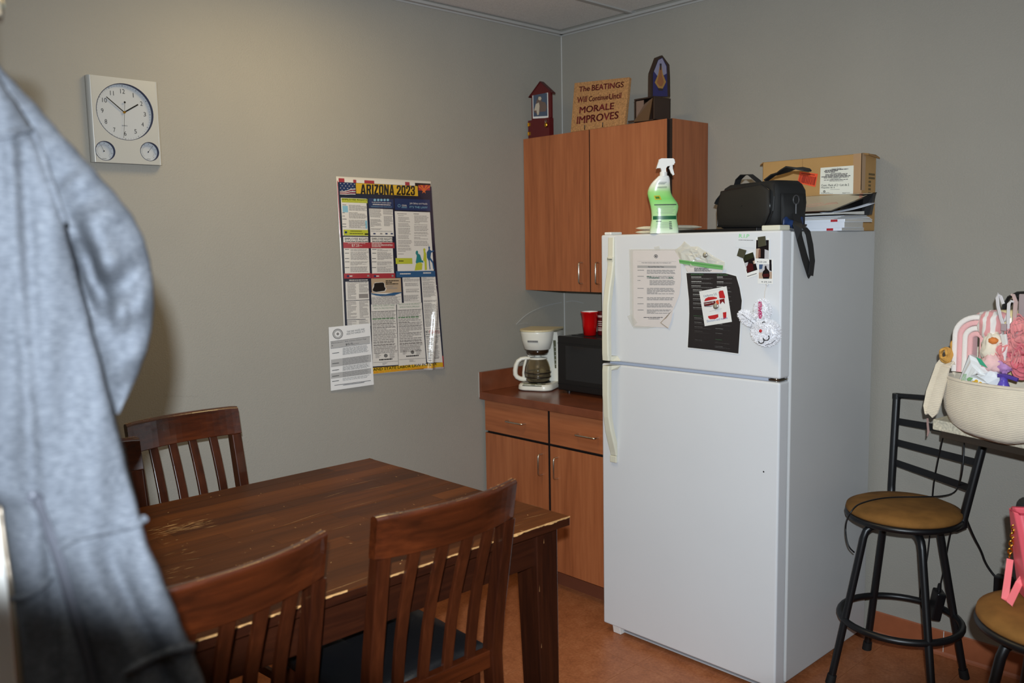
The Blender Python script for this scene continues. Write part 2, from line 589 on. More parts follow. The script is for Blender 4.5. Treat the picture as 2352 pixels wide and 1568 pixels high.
# pale bead of caulk in the room corner
struct(MB().tube([(0.002, -0.002, 0.9), (0.002, -0.002, 1.8), (0.002, -0.002, HC - 0.03)], 0.0022, 6).build('trim_3', mat('caulk', (205, 203, 198), rough=0.7)))
# cove base
def cove(name, p0, p1, nrm):
    mb = MB()
    p0 = Vector(p0); p1 = Vector(p1); n = Vector(nrm)
    prof = [(0.0, 0.0), (0.014, 0.0), (0.008, 0.006), (0.004, 0.014), (0.003, 0.095), (0.0, 0.1)]
    mb.loft([[p + n * a + Vector((0, 0, b)) for a, b in prof] for p in (p0, p1)], True, True, False)
    return struct(mb.build(name, M_base))
cb = cove('baseboard_back', (1.74, 0, 0), (XR, 0, 0), (0, -1, 0))
MB().box(2.0335, 2.036, -0.0045, 0.0, 0.0, 0.098).build('joint_caulk', mat('caulk', (205, 203, 198)), cb)
cove('baseboard_left', (0, YF, 0), (0, -0.62, 0), (1, 0, 0))
cove('baseboard_right', (XR, YF, 0), (XR, 0, 0), (-1, 0, 0))

# ceiling fixtures (just outside the frame)
M_glow = mat('lamp_diffuser', (255, 225, 180), rough=0.6)
_b = M_glow.node_tree.nodes['Principled BSDF']
_b.inputs['Emission Color'].default_value = (1.0, 0.8, 0.5, 1); _b.inputs['Emission Strength'].default_value = 0.6
for (i, j), lab in (((1, 1), 'recessed ceiling lamp with a warm diffuser close to the left wall'), ((4, 2), 'recessed ceiling lamp with a warm diffuser above the middle of the room')):
    x0, x1, y1, y0 = gx[i] + 0.012, gx[i + 1] - 0.012, gy[j] - 0.012, gy[j + 1] + 0.012
    t = thing('ceiling_lamp', lab, 'lamp', ((x0 + x1) / 2, (y0 + y1) / 2, HC - 0.01))
    MB().prism([(x0, y0), (x1, y0), (x1, y1), (x0, y1)], [[(x0 + .03, y0 + .03), (x0 + .03, y1 - .03), (x1 - .03, y1 - .03), (x1 - .03, y0 + .03)]], (0, 0, HC - 0.008), (1, 0, 0), (0, 1, 0), 0.018).build('frame', M_grid, t)
    MB().box(x0 + .03, x1 - .03, y0 + .03, y1 - .03, HC - 0.004, HC + 0.004).build('diffuser', M_glow, t)

# white door standing open at the left edge of the view, hinged on the wall behind the camera
hz = at(0, 1350, 1, -3.228)
DX = pd(20, 1350, 0.93)
door = thing('door_1', 'white painted door standing open beside the camera, at the left edge', 'door', (DX.x, DX.y, 0))
del door['category']; del door['label']
door['kind'] = 'structure'
dx0, dx1 = DX.x - 0.042, DX.x
MB().box(dx0, dx1, YF + 0.03, DX.y, 0.012, 2.10).build('leaf', M_door, door, bevel=0.003)
MB().box(dx1 - 0.0035, dx1 + 0.006, YF + 0.16, DX.y - 0.14, 1.15, 1.95).build('panel', M_door, door, bevel=0.004)
MB().box(dx1 - 0.0035, dx1 + 0.006, YF + 0.16, DX.y - 0.14, 0.22, 0.90).build('panel', M_door, door, bevel=0.004)
hd = MB(); hd.M = None
hd.cyl((dx1, DX.y - 0.07, 1.02), (dx1 + 0.012, DX.y - 0.07, 1.02), 0.028, n=20)
hd.tube([(dx1 + 0.01, DX.y - 0.07, 1.02), (dx1 + 0.05, DX.y - 0.07, 1.02), (dx1 + 0.055, DX.y - 0.09, 1.02), (dx1 + 0.055, DX.y - 0.18, 1.02)], 0.009, 10)
hd.build('door_handle', M_steel, door)
# ================================================================ cabinets
W_D, W_M, W_L = (140, 79, 46), (163, 95, 57), (177, 108, 67)
M_cab = wood('cabinet_laminate', W_D, W_M, W_L, 'Z', 1.0, rough=0.45)
M_cabx = wood('cabinet_laminate_across', W_D, W_M, W_L, 'X', 1.0, rough=0.45)
M_edge = mat('dark_edge_band', (34, 22, 18), rough=0.6, var=0.05)
M_count = mat('countertop_laminate', (118, 64, 40), rough=0.27, spec=0.5, var=0.22, vscale=9)
M_toe = mat('toe_kick_brown', (112, 62, 42), rough=0.5, var=0.06)

def pull(mb, c, length, vertical, out=0.028, r=0.004):
    c = Vector(c); a = Vector((0, 0, 1)) if vertical else Vector((1, 0, 0))
    n = Vector((0, -1, 0)); h = length / 2
    pts = [c - a * h, c - a * h + n * (out - 0.008), c - a * (h - 0.003) + n * (out - 0.003), c - a * (h - 0.009) + n * out,
           c + n * out, c + a * (h - 0.009) + n * out, c + a * (h - 0.003) + n * (out - 0.003), c + a * h + n * (out - 0.008), c + a * h]
    mb.tube(pts, r, 10)
    return mb

# upper cabinet
UT, UB, UW, UD = 2.187, 1.410, 0.922, 0.297
t = thing('wall_cabinet', 'upper wood-laminate cabinet with two doors mounted in the room corner', 'cabinet', (UW / 2, -UD / 2, UB))
MB().box(0.002, UW, -UD + 0.022, -0.002, UB + 0.004, UT).build('body', M_cab, t)
MB().box(0.002, UW - 0.001, -UD + 0.0185, -UD + 0.022, UB + 0.004, UT - 0.001).build('edge_band', M_edge, t)
MB().box(0.002, UW, -UD + 0.02, -0.002, UB, UB + 0.004).build('bottom_panel', M_edge, t)
for k, (a, b) in enumerate(((0.003, 0.451), (0.457, UW - 0.014))):
    d = MB().panel(a, b, -UD, -UD + 0.018, UB + 0.001, UT - 0.002).build('door', [M_cab, M_edge], t)
    hx = 0.403 if k == 0 else 0.511
    pull(MB(), (hx, -UD, 1.503), 0.102, True).build('handle', M_steel, d)

# base cabinet
BD = 0.61
t = thing('base_cabinet', 'wood-laminate base cabinet with two drawers over two doors, beside the refrigerator', 'cabinet', (0.46, -0.3, 0))
MB().box(0.012, 0.918, -BD + 0.02, -0.002, 0.10, 0.876).build('body', M_edge, t)
MB().box(0.012, 0.918, -0.53, -0.03, 0.0, 0.10).build('toe_kick', M_toe, t)
for k, (a, b) in enumerate(((0.014, 0.4575), (0.4705, 0.916))):
    d = MB().panel(a, b, -BD, -BD + 0.02, 0.716, 0.872).build('drawer', [M_cabx, M_edge], t)
    pull(MB(), (0.2475 if k == 0 else 0.709, -BD, 0.788), 0.118, False).build('handle', M_steel, d)
    d = MB().panel(a, b, -BD, -BD + 0.02, 0.104, 0.704).build('door', [M_cab, M_edge], t)
    pull(MB(), (0.417 if k == 0 else 0.518, -BD, 0.607), 0.1, True).build('handle', M_steel, d)

# countertop with backsplashes
t = thing('countertop', 'reddish brown laminate countertop with a low backsplash, on the base cabinet', 'countertop', (0.46, -0.3, 0.876))
MB().box(0.001, 0.921, -0.635, -0.001, 0.876, 0.914).build('worktop', M_count, t, bevel=0.002)
MB().box(0.001, 0.020, -0.635, -0.002, 0.9142, 1.014).build('backsplash', M_count, t, bevel=0.0015)
MB().box(0.0205, 0.921, -0.020, -0.001, 0.9142, 1.014).build('backsplash', M_count, t, bevel=0.0015)
MB().box(0.0008, 0.0032, -0.6362, -0.6352, 0.885, 1.012).build('caulk_bead', mat('caulk', (205, 203, 198)), t)

# ================================================================ coffee maker
M_cm = mat('aged_white_plastic', (234, 231, 218), rough=0.3, var=0.02)
M_cmlid = mat('yellowed_plastic', (214, 199, 158), rough=0.4, var=0.03)
M_glass = mat('smoky_glass', (215, 200, 165), rough=0.03, trans=0.92, spec=0.5)
M_smoke = mat('smoked_plastic', (52, 36, 24), rough=0.15)
M_coffee = mat('coffee', (22, 13, 8), rough=0.1)
CZ = 0.914
cmo = Vector((0.158, -0.352, CZ))
phi = math.radians(25)
t = thing('coffee_maker', 'white drip coffee maker with glass carafe on the countertop', 'coffee maker', cmo, phi)
CMM = W(t)
def L(): 
    m = MB(); m.M = CMM; return m
def rrect(x0, x1, y0, y1, z, rf=0.03, rb=0.012, n=5):
    pts = []
    for cx, cy, r, a0 in ((x1 - rf, y0 + rf, rf, -PI / 2), (x1 - rb, y1 - rb, rb, 0), (x0 + rb, y1 - rb, rb, PI / 2), (x0 + rf, y0 + rf, rf, PI)):
        for k in range(n + 1):
            a = a0 + (PI / 2) * k / n
            pts.append(Vector((cx + r * math.cos(a), cy + r * math.sin(a), z)))
    return pts
# base (front is -y)
m = L(); m.loft([rrect(-.086, .086, -.115, .105, .003, .045), rrect(-.092, .092, -.122, .108, .008, .048), rrect(-.090, .090, -.120, .108, .026, .048), rrect(-.084, .084, -.112, .106, .034, .044)], True); m.build('base', M_cm, t, bevel=0.001)
m = L(); m.cyl((0, -.02, .034), (0, -.02, .037), .058, n=28); m.build('hot_plate', mat('hot_plate_black', (30, 26, 22), rough=.4), t)
pnl = L(); pnl.hexa([(-.055, -.121, .0275), (.045, -.121, .0275), (.058, -.086, .0345), (-.06, -.086, .0345)], [(-.055, -.1215, .0295), (.045, -.1215, .0295), (.058, -.086, .0365), (-.06, -.086, .0365)])
pn = pnl.build('control_panel', mat('olive_panel', (70, 74, 40), rough=.3), t)
for bx, by in ((-.042, -.1), (-.042, -.112), (.0, -.116), (.03, -.1), (.03, -.112)):
    zz = .0345 + (by + .1) * .2 + .0018
    m = L(); m.box(bx - .011, bx + .011, by - .003, by + .003, zz, zz + .0016)
    m.build('button', mat('button_grey', (150, 150, 120), rough=.5), pn)
# rear column and reservoir
m = L(); m.loft([rrect(-.082, .082, .035, .108, .03, .004), rrect(-.084, .084, .035, .11, .17, .004), rrect(-.088, .088, .03, .112, .235, .004), rrect(-.090, .090, .0, .112, .29, .004)], True); m.build('water_tank', M_cm, t, bevel=.002)
for s in (1,):
    m = L(); m.hexa([(.066, .0325, .10), (.074, .0325, .10), (.074, .036, .10), (.066, .036, .10)], [(.062, .0225, .245), (.076, .0225, .245), (.076, .03, .245), (.062, .03, .245)]); wg = m.build('water_gauge', mat('gauge_olive', (96, 96, 74), rough=.2), t)
    m = L()
    for k in range(6):
        z = .12 + k * .022
        m.box(.069, .073, .0295 - (z - .10) * .045, .0312 - (z - .10) * .045, z, z + .003)
    m.build('gauge_mark', M_white, wg)
# brew head (truncated bowl)
m = L(); m.lathe([(.0, .205), (.062, .205), (.066, .207), (.078, .25), (.084, .288), (.085, .296), (.083, .298), (0, .298)], (-.004, -.03, 0), 36); bh = m.build('brew_head', M_cm, t)
m = L()
vs_, fs_ = glyphs('BLACK+DECKER', 0.0, 2)
m.box(-.028, .028, -.1105, -.1085, .2465, .2565)
plate = m.build('name_plate', mat('plate_grey', (150, 148, 145), rough=.4), bh)
m = L(); m.text('BLACK+DECKER', (-.026, -.1112, .2485), (.052, 0, 0), (0, 0, .006), .01); m.build('lettering', M_ink, bh)
m = L(); m.loft([[Vector(((-.004 if i < 0 else 0) + x, y, z)) for x, y in [(-.087, .05)] + [(.089 * math.cos(PI + PI * k / 16) - .003, -.03 + .088 * math.sin(PI + PI * k / 16)) for k in range(17)] + [(.087, .05), (.09, .112), (-.09, .112)]] for i, z in ((0, .2985), (0, .303), (0, .307))], True, smooth=False); m.build('lid', M_cmlid, t, bevel=.002)
m = L(); m.lathe([(.0, .176), (.05, .178), (.057, .19), (.059, .2045), (0, .2048)], (-.004, -.03, 0), 32); m.build('filter_basket', M_smoke, t)
# carafe
car = L(); cx, cy = -.004, -.028
prof = [(.0, .040), (.05, .040), (.058, .045), (.0655, .062), (.0665, .085), (.063, .11), (.055, .138), (.047, .152), (.046, .158)]
inner = [(r - .002, z + (.002 if i < 2 else 0)) for i, (r, z) in enumerate(prof)]
car.lathe(prof + [(.044, .158)] + inner[::-1], (cx, cy, 0), 40)
ca = car.build('carafe', M_glass, t)
m = L(); m.lathe([(0, .0425), (.047, .0425), (.0555, .0475), (.0625, .062), (.0628, .066), (0, .066)], (cx, cy, 0), 36); m.build('coffee', M_coffee, ca)
m = L(); m.lathe([(.0665, .083), (.0685, .084), (.0685, .089), (.0662, .09)], (cx, cy, 0), 40)
m.lathe([(.0662, .061), (.0678, .062), (.0678, .067), (.0668, .068)], (cx, cy, 0), 40)
m.build('band', mat('carafe_band', (60, 52, 44), rough=.25, metal=.6), ca)
m = L(); m.lathe([(0, .166), (.016, .168), (.022, .163), (.048, .160), (.049, .155), (0, .155)], (cx, cy, 0), 32); m.lathe([(0, .175), (.013, .175), (.018, .166), (0, .166)], (cx, cy, 0), 20); m.build('carafe_lid', M_cm, ca)
# handle: ring shape standing out to the left-front
hdir = Vector((-.90, -.44, 0)).normalized()
def hp(a, z): return Vector((cx, cy, 0)) + hdir * a + Vector((0, 0, z))
m = L(); pth = [hp(.040, .158), hp(.062, .160), hp(.085, .156), hp(.101, .145), hp(.111, .125), hp(.116, .10), hp(.116, .078), hp(.108, .064), hp(.092, .055), hp(.072, .052), hp(.062, .053)]
m.tube(pth, [.008, .009, .010, .011, .0115, .012, .012, .012, .012, .012, .011], 12, r2=.013, side=hdir)
m.tube([hp(.060, .155), hp(.064, .14), hp(.071, .115), hp(.075, .085), hp(.072, .055)], [.006, .007, .0065, .006, .008], 10, r2=.011, side=hdir)
m.build('carafe_handle', M_cm, ca)
tag(MB().tube([(.19, -.235, .95), (.235, -.20, .955), (.28, -.15, .94), (.33, -.06, .925), (.36, -.04, .918)], .0032, 8).build('appliance_cord', M_white), 'white power cord running behind the coffee maker towards the wall', 'cord')

# ================================================================ microwave
M_mw = mat('microwave_black', (24, 23, 23), rough=0.28, spec=.4)
mx0, mx1, my0, my1, mz0, mz1 = .325, .80, -.40, -.05, .926, 1.198
t = thing('microwave', 'black microwave oven on the countertop beside the refrigerator', 'microwave', ((mx0 + mx1) / 2, (my0 + my1) / 2, .914))
MB().box(mx0 + .004, mx1 - .004, my0 + .02, my1, mz0, mz1 - .002).build('body', M_mw, t, bevel=.004)
for x in (mx0 + .03, mx1 - .03):
    for y in (my0 + .05, my1 - .03):
        MB().cyl((x, y, .9142), (x, y, .927), .012, n=12).build('foot', M_black, t)
dm = MB().box(mx0, mx1 - .11, my0, my0 + .02, mz0 + .004, mz1).build('door', M_mw, t, bevel=.005)
MB().box(mx0 + .055, mx1 - .135, my0 - .0012, my0 + .002, mz0 + .058, mz1 - .045).build('window', mat('microwave_window', (34, 34, 35), rough=.12), dm, bevel=.001)
MB().box(mx0 + .002, mx1 - .112, my0 - .003, my0 + .001, mz1 - .036, mz1 - .034).box(mx0 + .002, mx1 - .112, my0 - .003, my0 + .001, mz0 + .036, mz0 + .038).build('trim_line', M_black, dm)
MB().box(mx1 - .106, mx1, my0, my0 + .02, mz0 + .004, mz1).build('keypad', M_mw, t, bevel=.004)
m = MB()
for k in range(4):
    m.box(mx0 + .03, mx1 - .03, my0 + .07 + k * .05, my0 + .085 + k * .05, mz1 - .003, mz1 + .0005)
m.build('vent_ridge', M_black, t)

# red cup and can on the microwave
cz = mz1 + .001
cc = at(1356, 764, 2, cz); cc = Vector((.437, -.285, cz))
t = thing('plastic_cup', 'red plastic party cup with a white inside on the microwave', 'cup', cc)
M_cup = mat('red_plastic', (196, 12, 14), rough=.22)
m = MB(); m.lathe([(0, .003), (.0285, .003), (.0285, 0), (.0305, 0), (.0345, .044), (.0352, .045), (.038, .084), (.0390, .085), (.0425, .109), (.0445, .110), (.0452, .113), (.0445, .116), (.0425, .115)], cc, 40); m.build('cup_body', M_cup, t)
m = MB(); m.lathe([(.0424, .1155), (.0405, .109), (.036, .08), (.0325, .045), (.0282, .005), (0, .0045)], cc, 40); m.build('cup_lining', M_white, t)
c2 = at(1388, 755, 1, -.235); c2.z = cz
t = thing('snack_can', 'dark red printed can behind the red cup on the microwave', 'can', c2)
m = MB(); m.lathe([(0, 0), (.033, 0), (.034, .003), (.034, .112), (.032, .116), (0, .116)], c2, 32); m.build('can_body', mat('can_maroon', (78, 14, 20), rough=.35), t)
m = MB()
dv = (CAM - c2); ang = math.atan2(dv.y, dv.x)
for zz, h_ in ((.088, .010), (.066, .004), (.056, .004), (.047, .004), (.036, .003), (.030, .003), (.022, .006)):
    m.grid(lambda u, v: c2 + Vector((.0345 * math.cos(ang - 1.1 + 1.7 * u), .0345 * math.sin(ang - 1.1 + 1.7 * u), zz + h_ * v)), 14, 1)
m.build('label_print', mat('can_print', (190, 170, 165), rough=.5), t)
# ================================================================ things on top of the wall cabinet
M_maroon = mat('maroon_paint', (88, 22, 24), rough=.4, var=.08)
M_brown = mat('dark_brown_paint', (48, 30, 20), rough=.45, var=.1)
M_gold = mat('brass', (210, 160, 60), rough=.25, metal=1.0)
def A1(px, py, y): return at(px, py, 1, y)
def C3(x, y): return (1180 + x / 3.92, 100 + y / 3.92)     # measuring frame of the cabinet-top items

y0 = -.272
x0 = A1(*C3(130, 850), y0).x; x1 = A1(*C3(318, 820), y0).x; zt = A1(*C3(230, 678), y0).z
xa = A1(*C3(147, 600), y0).x; xb = A1(*C3(335, 600), y0).x - .012
ze = A1(*C3(140, 470), y0).z; zp = A1(*C3(243, 345), y0).z
t = thing('shrine_box', 'small maroon house-shaped box with pointed roof and framed picture, on the wall cabinet', 'decoration', ((x0 + x1) / 2, y0 + .02, 2.187))
lb = MB().box(x0, x1, y0, y0 + .034, 2.188, zt).build('base_box', M_maroon, t, bevel=.001)
MB().box(xa, xb, y0 + .010, y0 + .026, zt, ze + .012).build('upright', M_maroon, t, bevel=.001)
xm = (xa + xb) / 2; hw = (xb - xa) / 2 + .012
MB().prism([(-hw, 0), (hw, 0), (0, zp - ze)], [], (xm, y0 + .028, ze), (1, 0, 0), (0, 0, 1), .020).build('gable', M_maroon, t)
for s in (-1, 1):
    MB().beam((xm + s * (hw + .004), y0 + .018, ze - .006), (xm, y0 + .018, zp + .004), .026, .004, (0, 1, 0)).build('roof_board', mat('maroon_dark', (74, 18, 20), rough=.4), t)
for zz in (2.187 + .078 * (zt - 2.187) / .1, 2.187 + .028 * (zt - 2.187) / .1):
    h = MB().box(x0 - .002, x0 + .018, y0 - .002, y0 + .0, zz - .008, zz + .008); h.cyl((x0 + .004, y0 - .003, zz - .009), (x0 + .004, y0 - .003, zz + .009), .0025, n=8)
    h.build('hinge', M_gold, lb)
m = MB(); m.tube([(x1 - .022, y0 - .004, zt - .022), (x1 - .022, y0 - .004, zt - .012), (x1 - .014, y0 - .004, zt - .010), (x1 - .010, y0 - .004, zt - .024)], .0018, 6)
m.build('shackle', M_steel, lb)
m = MB(); m.sphere((x1 - .015, y0 - .006, zt - .036), .011, .006, .013, 12); m.build('padlock', M_gold, lb)
sh = Sheet([(168, 440), (308, 433), (312, 668), (172, 675)], [A1(*C3(*p), y0 + .0085) for p in ((168, 440), (308, 433), (312, 668), (172, 675))], (0, -1, 0))
m = MB(); sh.rect(m, 168, 440, 312, 672, 0, 0, uvs=(0, 0, 1, 1)); sh.rect(m, 0, 0, 0, 0, .0004, 1, uvs=(.05, .05, .95, .93))
sh.poly(m, [(222, 478), (242, 474), (256, 490), (250, 520), (285, 530), (300, 570), (290, 610), (235, 615), (225, 640), (190, 620), (178, 600), (200, 560), (205, 520), (215, 500)], .0008, 2)
sh.poly(m, [(226, 480), (244, 478), (252, 496), (240, 512), (222, 504)], .0012, 3)
sh.poly(m, [(200, 545), (228, 530), (235, 560), (228, 640), (214, 645), (206, 600), (185, 605)], .0012, 3)
m.build('picture_card', [M_paper, mat('card_blue', (72, 84, 104), rough=.4), mat('card_brown', (106, 88, 80), rough=.4), mat('card_pale', (190, 178, 160), rough=.4)], t)

# cork sign leaning back on a small easel
M_cork = mat('cork', (176, 128, 80), rough=.85, bump=.6, bscale=500, var=.35, vscale=160)
crn = [(547, 355), (1040, 302), (998, 722), (512, 790)]
ys = (-.215, -.215, -.262, -.262)
wc = [A1(*C3(*p), y) for p, y in zip(crn, ys)]
wc[2].z = wc[3].z = 2.192
nrm = (wc[1] - wc[0]).cross(wc[3] - wc[0]).normalized()
if nrm.y > 0: nrm = -nrm
t = thing('cork_sign', 'square cork board sign with painted maroon lettering, standing on the wall cabinet', 'sign', ((wc[2] + wc[3]) / 2).to_tuple())
bk = [p - nrm * .018 for p in wc]
MB().hexa([bk[3], bk[2], wc[2], wc[3]][::-1], [bk[0], bk[1], wc[1], wc[0]][::-1]).build('board', M_cork, t, bevel=.0012)
sh = Sheet(crn, wc, nrm)
m = MB()
for s, x0_, y0_, x1_, y1_ in (('The', 592, 388, 692, 424), ('BEATINGS', 712, 372, 992, 392), ('Will', 576, 480, 664, 522), ('Continue', 684, 472, 858, 498), ('Until', 868, 450, 970, 490), ('MORALE', 598, 566, 908, 586), ('IMPROVES', 574, 652, 946, 670)):
    # each word sits along the slanting edge of the board
    u0, v0 = sh.uv(x0_, y0_); u1, v1 = sh.uv(x1_, y1_)
    vm0, vm1 = v0, v1
    vs, fs = glyphs(s, .028, 3)
    m.add([sh.P(u0 + (u1 - u0) * a, vm1 + (vm0 - vm1) * b, .0009) for a, b in vs], fs, False)
m.build('lettering', mat('sign_maroon', (112, 24, 30), rough=.6), t)
for px_ in (648, 810):
    u, v = sh.uv(px_, 745 - (px_ - 648) * .1)
    p = sh.P(u, .985, .003); q = sh.P(u, .90, .004)
    MB().tube([p - Vector(nrm) * .03, p, q], .0022, 6).build('easel_prong', M_black, t)
a = sh.P(.3, 1, -.02); b = sh.P(.62, 1, -.02)
for q_ in (a, b):
    MB().tube([(q_.x, q_.y, 2.1895), (q_.x, -.16, 2.1895), (q_.x, -.19, 2.30)], .0022, 6).build('easel_leg', M_black, t)

# dark brown shrine with open flap
xs = .835
pa = at(*C3(1230, 692), 0, xs); pb = at(*C3(1412, 664), 0, xs)
ya, yb = max(pa.y, -.292), pb.y
ztop = at(*C3(1320, 480), 0, xs).z
xl = A1(*C3(1085, 520), ya).x
t = thing('shrine_box', 'dark brown shrine box with open flap and tall pointed picture panel, on the wall cabinet', 'decoration', (xs - .05, (ya + yb) / 2, 2.187))
MB().box(xs - .006, xs, ya, yb, 2.188, ztop).box(xl, xl + .006, ya, yb, 2.188, ztop).box(xl, xs, yb - .006, yb, 2.188, ztop).box(xl, xs, ya, yb, 2.1875, 2.193).box(xl, xs + .001, ya - .001, yb, ztop - .006, ztop).build('base_box', M_brown, t, bevel=.0008)
MB().hexa([(xl + .01, ya - .018, 2.189), (xs - .03, ya - .002, 2.189), (xs - .03, ya + .003, 2.189), (xl + .01, ya - .012, 2.189)], [(xs - .045, ya - .012, 2.262), (xs - .008, ya - .002, 2.285), (xs - .008, ya + .003, 2.285), (xs - .045, ya - .007, 2.262)]).build('open_flap', mat('brown_wood', (84, 56, 30), rough=.5), t)
MB().box(xl + .008, xl + .05, ya + .004, ya + .007, 2.20, ztop - .01).build('folded_card', mat('card_tan', (120, 96, 84), rough=.6), t)
MB().beam((xl - .025, ya - .01, 2.1935), (xl + .03, ya - .003, 2.1935), .012, .008, (0, 1, 0)).build('flap_latch', M_brown, t)
# panel faces the camera side (+x)
pts = [(1232, 480), (1410, 478), (1408, 300), (1402, 192), (1338, 105), (1287, 126), (1234, 268)]
xp = xs - .004
w3 = [at(*C3(*p), 0, xp) for p in pts]
o_ = w3[0]
MB().prism([(p.y - o_.y, p.z - o_.z) for p in w3], [], (xp - .014, o_.y, o_.z), (0, 1, 0), (0, 0, 1), .014).build('picture_panel', M_brown, t, bevel=.0008)
cs = [(1250, 125), (1385, 125), (1385, 474), (1250, 474)]
sh = Sheet(cs, [at(*C3(*p), 0, xp + .0005) for p in cs], (1, 0, 0))
m = MB()
sh.poly(m, [(1252, 472), (1385, 476), (1378, 200), (1336, 126), (1300, 146), (1254, 268)], .0002, 0)
sh.poly(m, [(1290, 290), (1262, 250), (1300, 150), (1336, 132), (1372, 205), (1376, 270), (1340, 290)], .0005, 1)
sh.poly(m, [(1316, 180), (1300, 270), (1268, 350), (1300, 400), (1340, 405), (1370, 345), (1340, 270), (1328, 185)], .0008, 2)
sh.poly(m, [(1314, 205), (1306, 285), (1288, 350), (1312, 385), (1334, 383), (1350, 345), (1332, 285), (1326, 205)], .0011, 3)
sh.poly(m, [(1296, 402), (1346, 405), (1338, 425), (1304, 422)], .0011, 4)
sh.poly(m, [(1311, 180), (1329, 180), (1326, 238), (1315, 238)], .0014, 4)
m.build('picture_print', [mat('print_navy', (36, 34, 92), rough=.35), mat('print_lilac', (140, 136, 160), rough=.35), mat('print_ochre', (168, 124, 62), rough=.35), mat('print_rust', (150, 92, 56), rough=.35), mat('print_dark', (40, 28, 34), rough=.35)], t)

# ================================================================ refrigerator
M_fr = mat('fridge_white', (216, 217, 219), rough=.34, spec=.5, bump=.10, bscale=900, var=.012, vscale=3)
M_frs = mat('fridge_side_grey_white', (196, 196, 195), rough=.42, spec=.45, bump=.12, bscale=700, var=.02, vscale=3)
M_hnd = mat('aged_handle_plastic', (216, 212, 192), rough=.4, var=.03, vscale=6)
FX0, FX1, FY, FH, FS = .926, 1.7357, -.7659, 1.679, 1.166
t = thing('refrigerator', 'large white top-freezer refrigerator covered with notes and magnets', 'refrigerator', ((FX0 + FX1) / 2, -.4, 0))
fr = t
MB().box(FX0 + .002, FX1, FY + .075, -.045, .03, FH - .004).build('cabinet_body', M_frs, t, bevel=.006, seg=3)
MB().box(FX0 + .012, FX1 - .012, FY + .062, FY + .076, .05, FH - .015).build('door_gasket', mat('gasket_grey', (150, 152, 158), rough=.6), t)
fd = MB().box(FX0, FX1, FY, FY + .064, FS, FH).build('freezer_door', M_fr, t, bevel=.007, seg=3)
rd = MB().box(FX0, FX1, FY, FY + .064, .034, FS - .013).build('door', M_fr, t, bevel=.007, seg=3)
MB().box(FX0 + .03, FX1 - .055, FY + .018, FY + .06, FS - .0125, FS - .0005).build('divider_strip', mat('divider_blue_grey', (176, 182, 196), rough=.4), t)
m = MB().box(FX1 - .05, FX1 - .008, FY + .012, FY + .07, FS - .0095, FS - .0045); m.cyl((FX1 - .03, FY + .03, FS - .0125), (FX1 - .03, FY + .03, FS - .001), .009, n=14)
m.build('hinge', M_steel, t)
for nm_, xa_, xb_ in (('hinge_cover', FX0 + .014, FX0 + .05), ('hinge_cover', FX1 - .082, FX1 - .012)):
    MB().box(xa_, xb_, FY + .004, FY + .075, FH, FH + (.011 if xa_ < 1 else .018)).build(nm_, M_hnd if xa_ > 1 else M_white, t, bevel=.004, seg=3)
# freezer handle: vertical cream strip swelling towards the seam
def handle(stations, name, parent, lab):
    rings = []
    for z, out, xa_, xb_ in stations:
        y1_ = FY - out; yb_ = FY + .0005 if out < .02 else FY - out + .022
        r = .004
        rings.append([Vector((xa_, yb_, z)), Vector((xa_, y1_ + r, z)), Vector((xa_ + r, y1_, z)), Vector((xb_ - r, y1_, z)), Vector((xb_, y1_ + r, z)), Vector((xb_, yb_, z))])
    mb = MB(); mb.loft(rings, True, True, False)
    o = mb.build(name, M_hnd, parent, bevel=.002)
    if lab: o['label'] = lab
    return o
HX0, HX1 = .968, 1.000
h1 = handle([(1.668, .008, HX0, HX1), (1.60, .010, HX0, HX1), (1.555, .013, HX0, HX1), (1.52, .020, HX0, HX1), (1.47, .032, HX0, HX1), (1.40, .044, HX0, HX1), (1.30, .050, HX0, HX1 + .001), (1.20, .050, HX0, HX1 + .003), (1.174, .048, HX0, HX1 + .004)], 'handle', fd, 'cream handle of the freezer door')
handle([(1.152, .048, HX0, HX1 + .004), (1.13, .050, HX0, HX1 + .003), (1.03, .050, HX0, HX1 + .001), (.94, .044, HX0, HX1), (.88, .034, HX0, HX1 + .004), (.83, .022, HX0 + .003, HX1 + .008), (.79, .011, HX0 + .005, HX1 + .009), (.776, .008, HX0 + .006, HX1 + .009)], 'handle', rd, 'cream curved handle of the lower door')
# mounting blocks joining handles to the doors at the seam
MB().hexa([(HX0, FY - .03, 1.170), (HX1 + .004, FY - .03, 1.170), (HX1 + .03, FY + .0, 1.170), (HX0, FY + .0, 1.170)], [(HX0, FY - .03, 1.190), (HX1 + .004, FY - .03, 1.190), (HX1 + .012, FY + .0, 1.190), (HX0, FY + .0, 1.190)]).build('handle_mount', M_hnd, fd, bevel=.002)
MB().hexa([(HX0, FY - .03, 1.134), (HX1 + .004, FY - .03, 1.134), (HX1 + .012, FY + .0, 1.134), (HX0, FY + .0, 1.134)], [(HX0, FY - .03, 1.152), (HX1 + .004, FY - .03, 1.152), (HX1 + .03, FY + .0, 1.152), (HX0, FY + .0, 1.152)]).build('handle_mount', M_hnd, rd, bevel=.002)
MB().box(HX0 + .006, HX1 + .008, FY - .010, FY, .745, .774).build('handle_cap', M_hnd, rd, bevel=.003)
MB().box(HX0, HX1 - .002, FY - .0135, FY - .008, 1.572, 1.590).build('badge_plate', M_hnd, fd, bevel=.001)
MB().text('Estate', (HX0 + .003, FY - .0142, 1.577), (.025, 0, 0), (0, 0, .009), .02).build('badge_lettering', M_ink, fd)
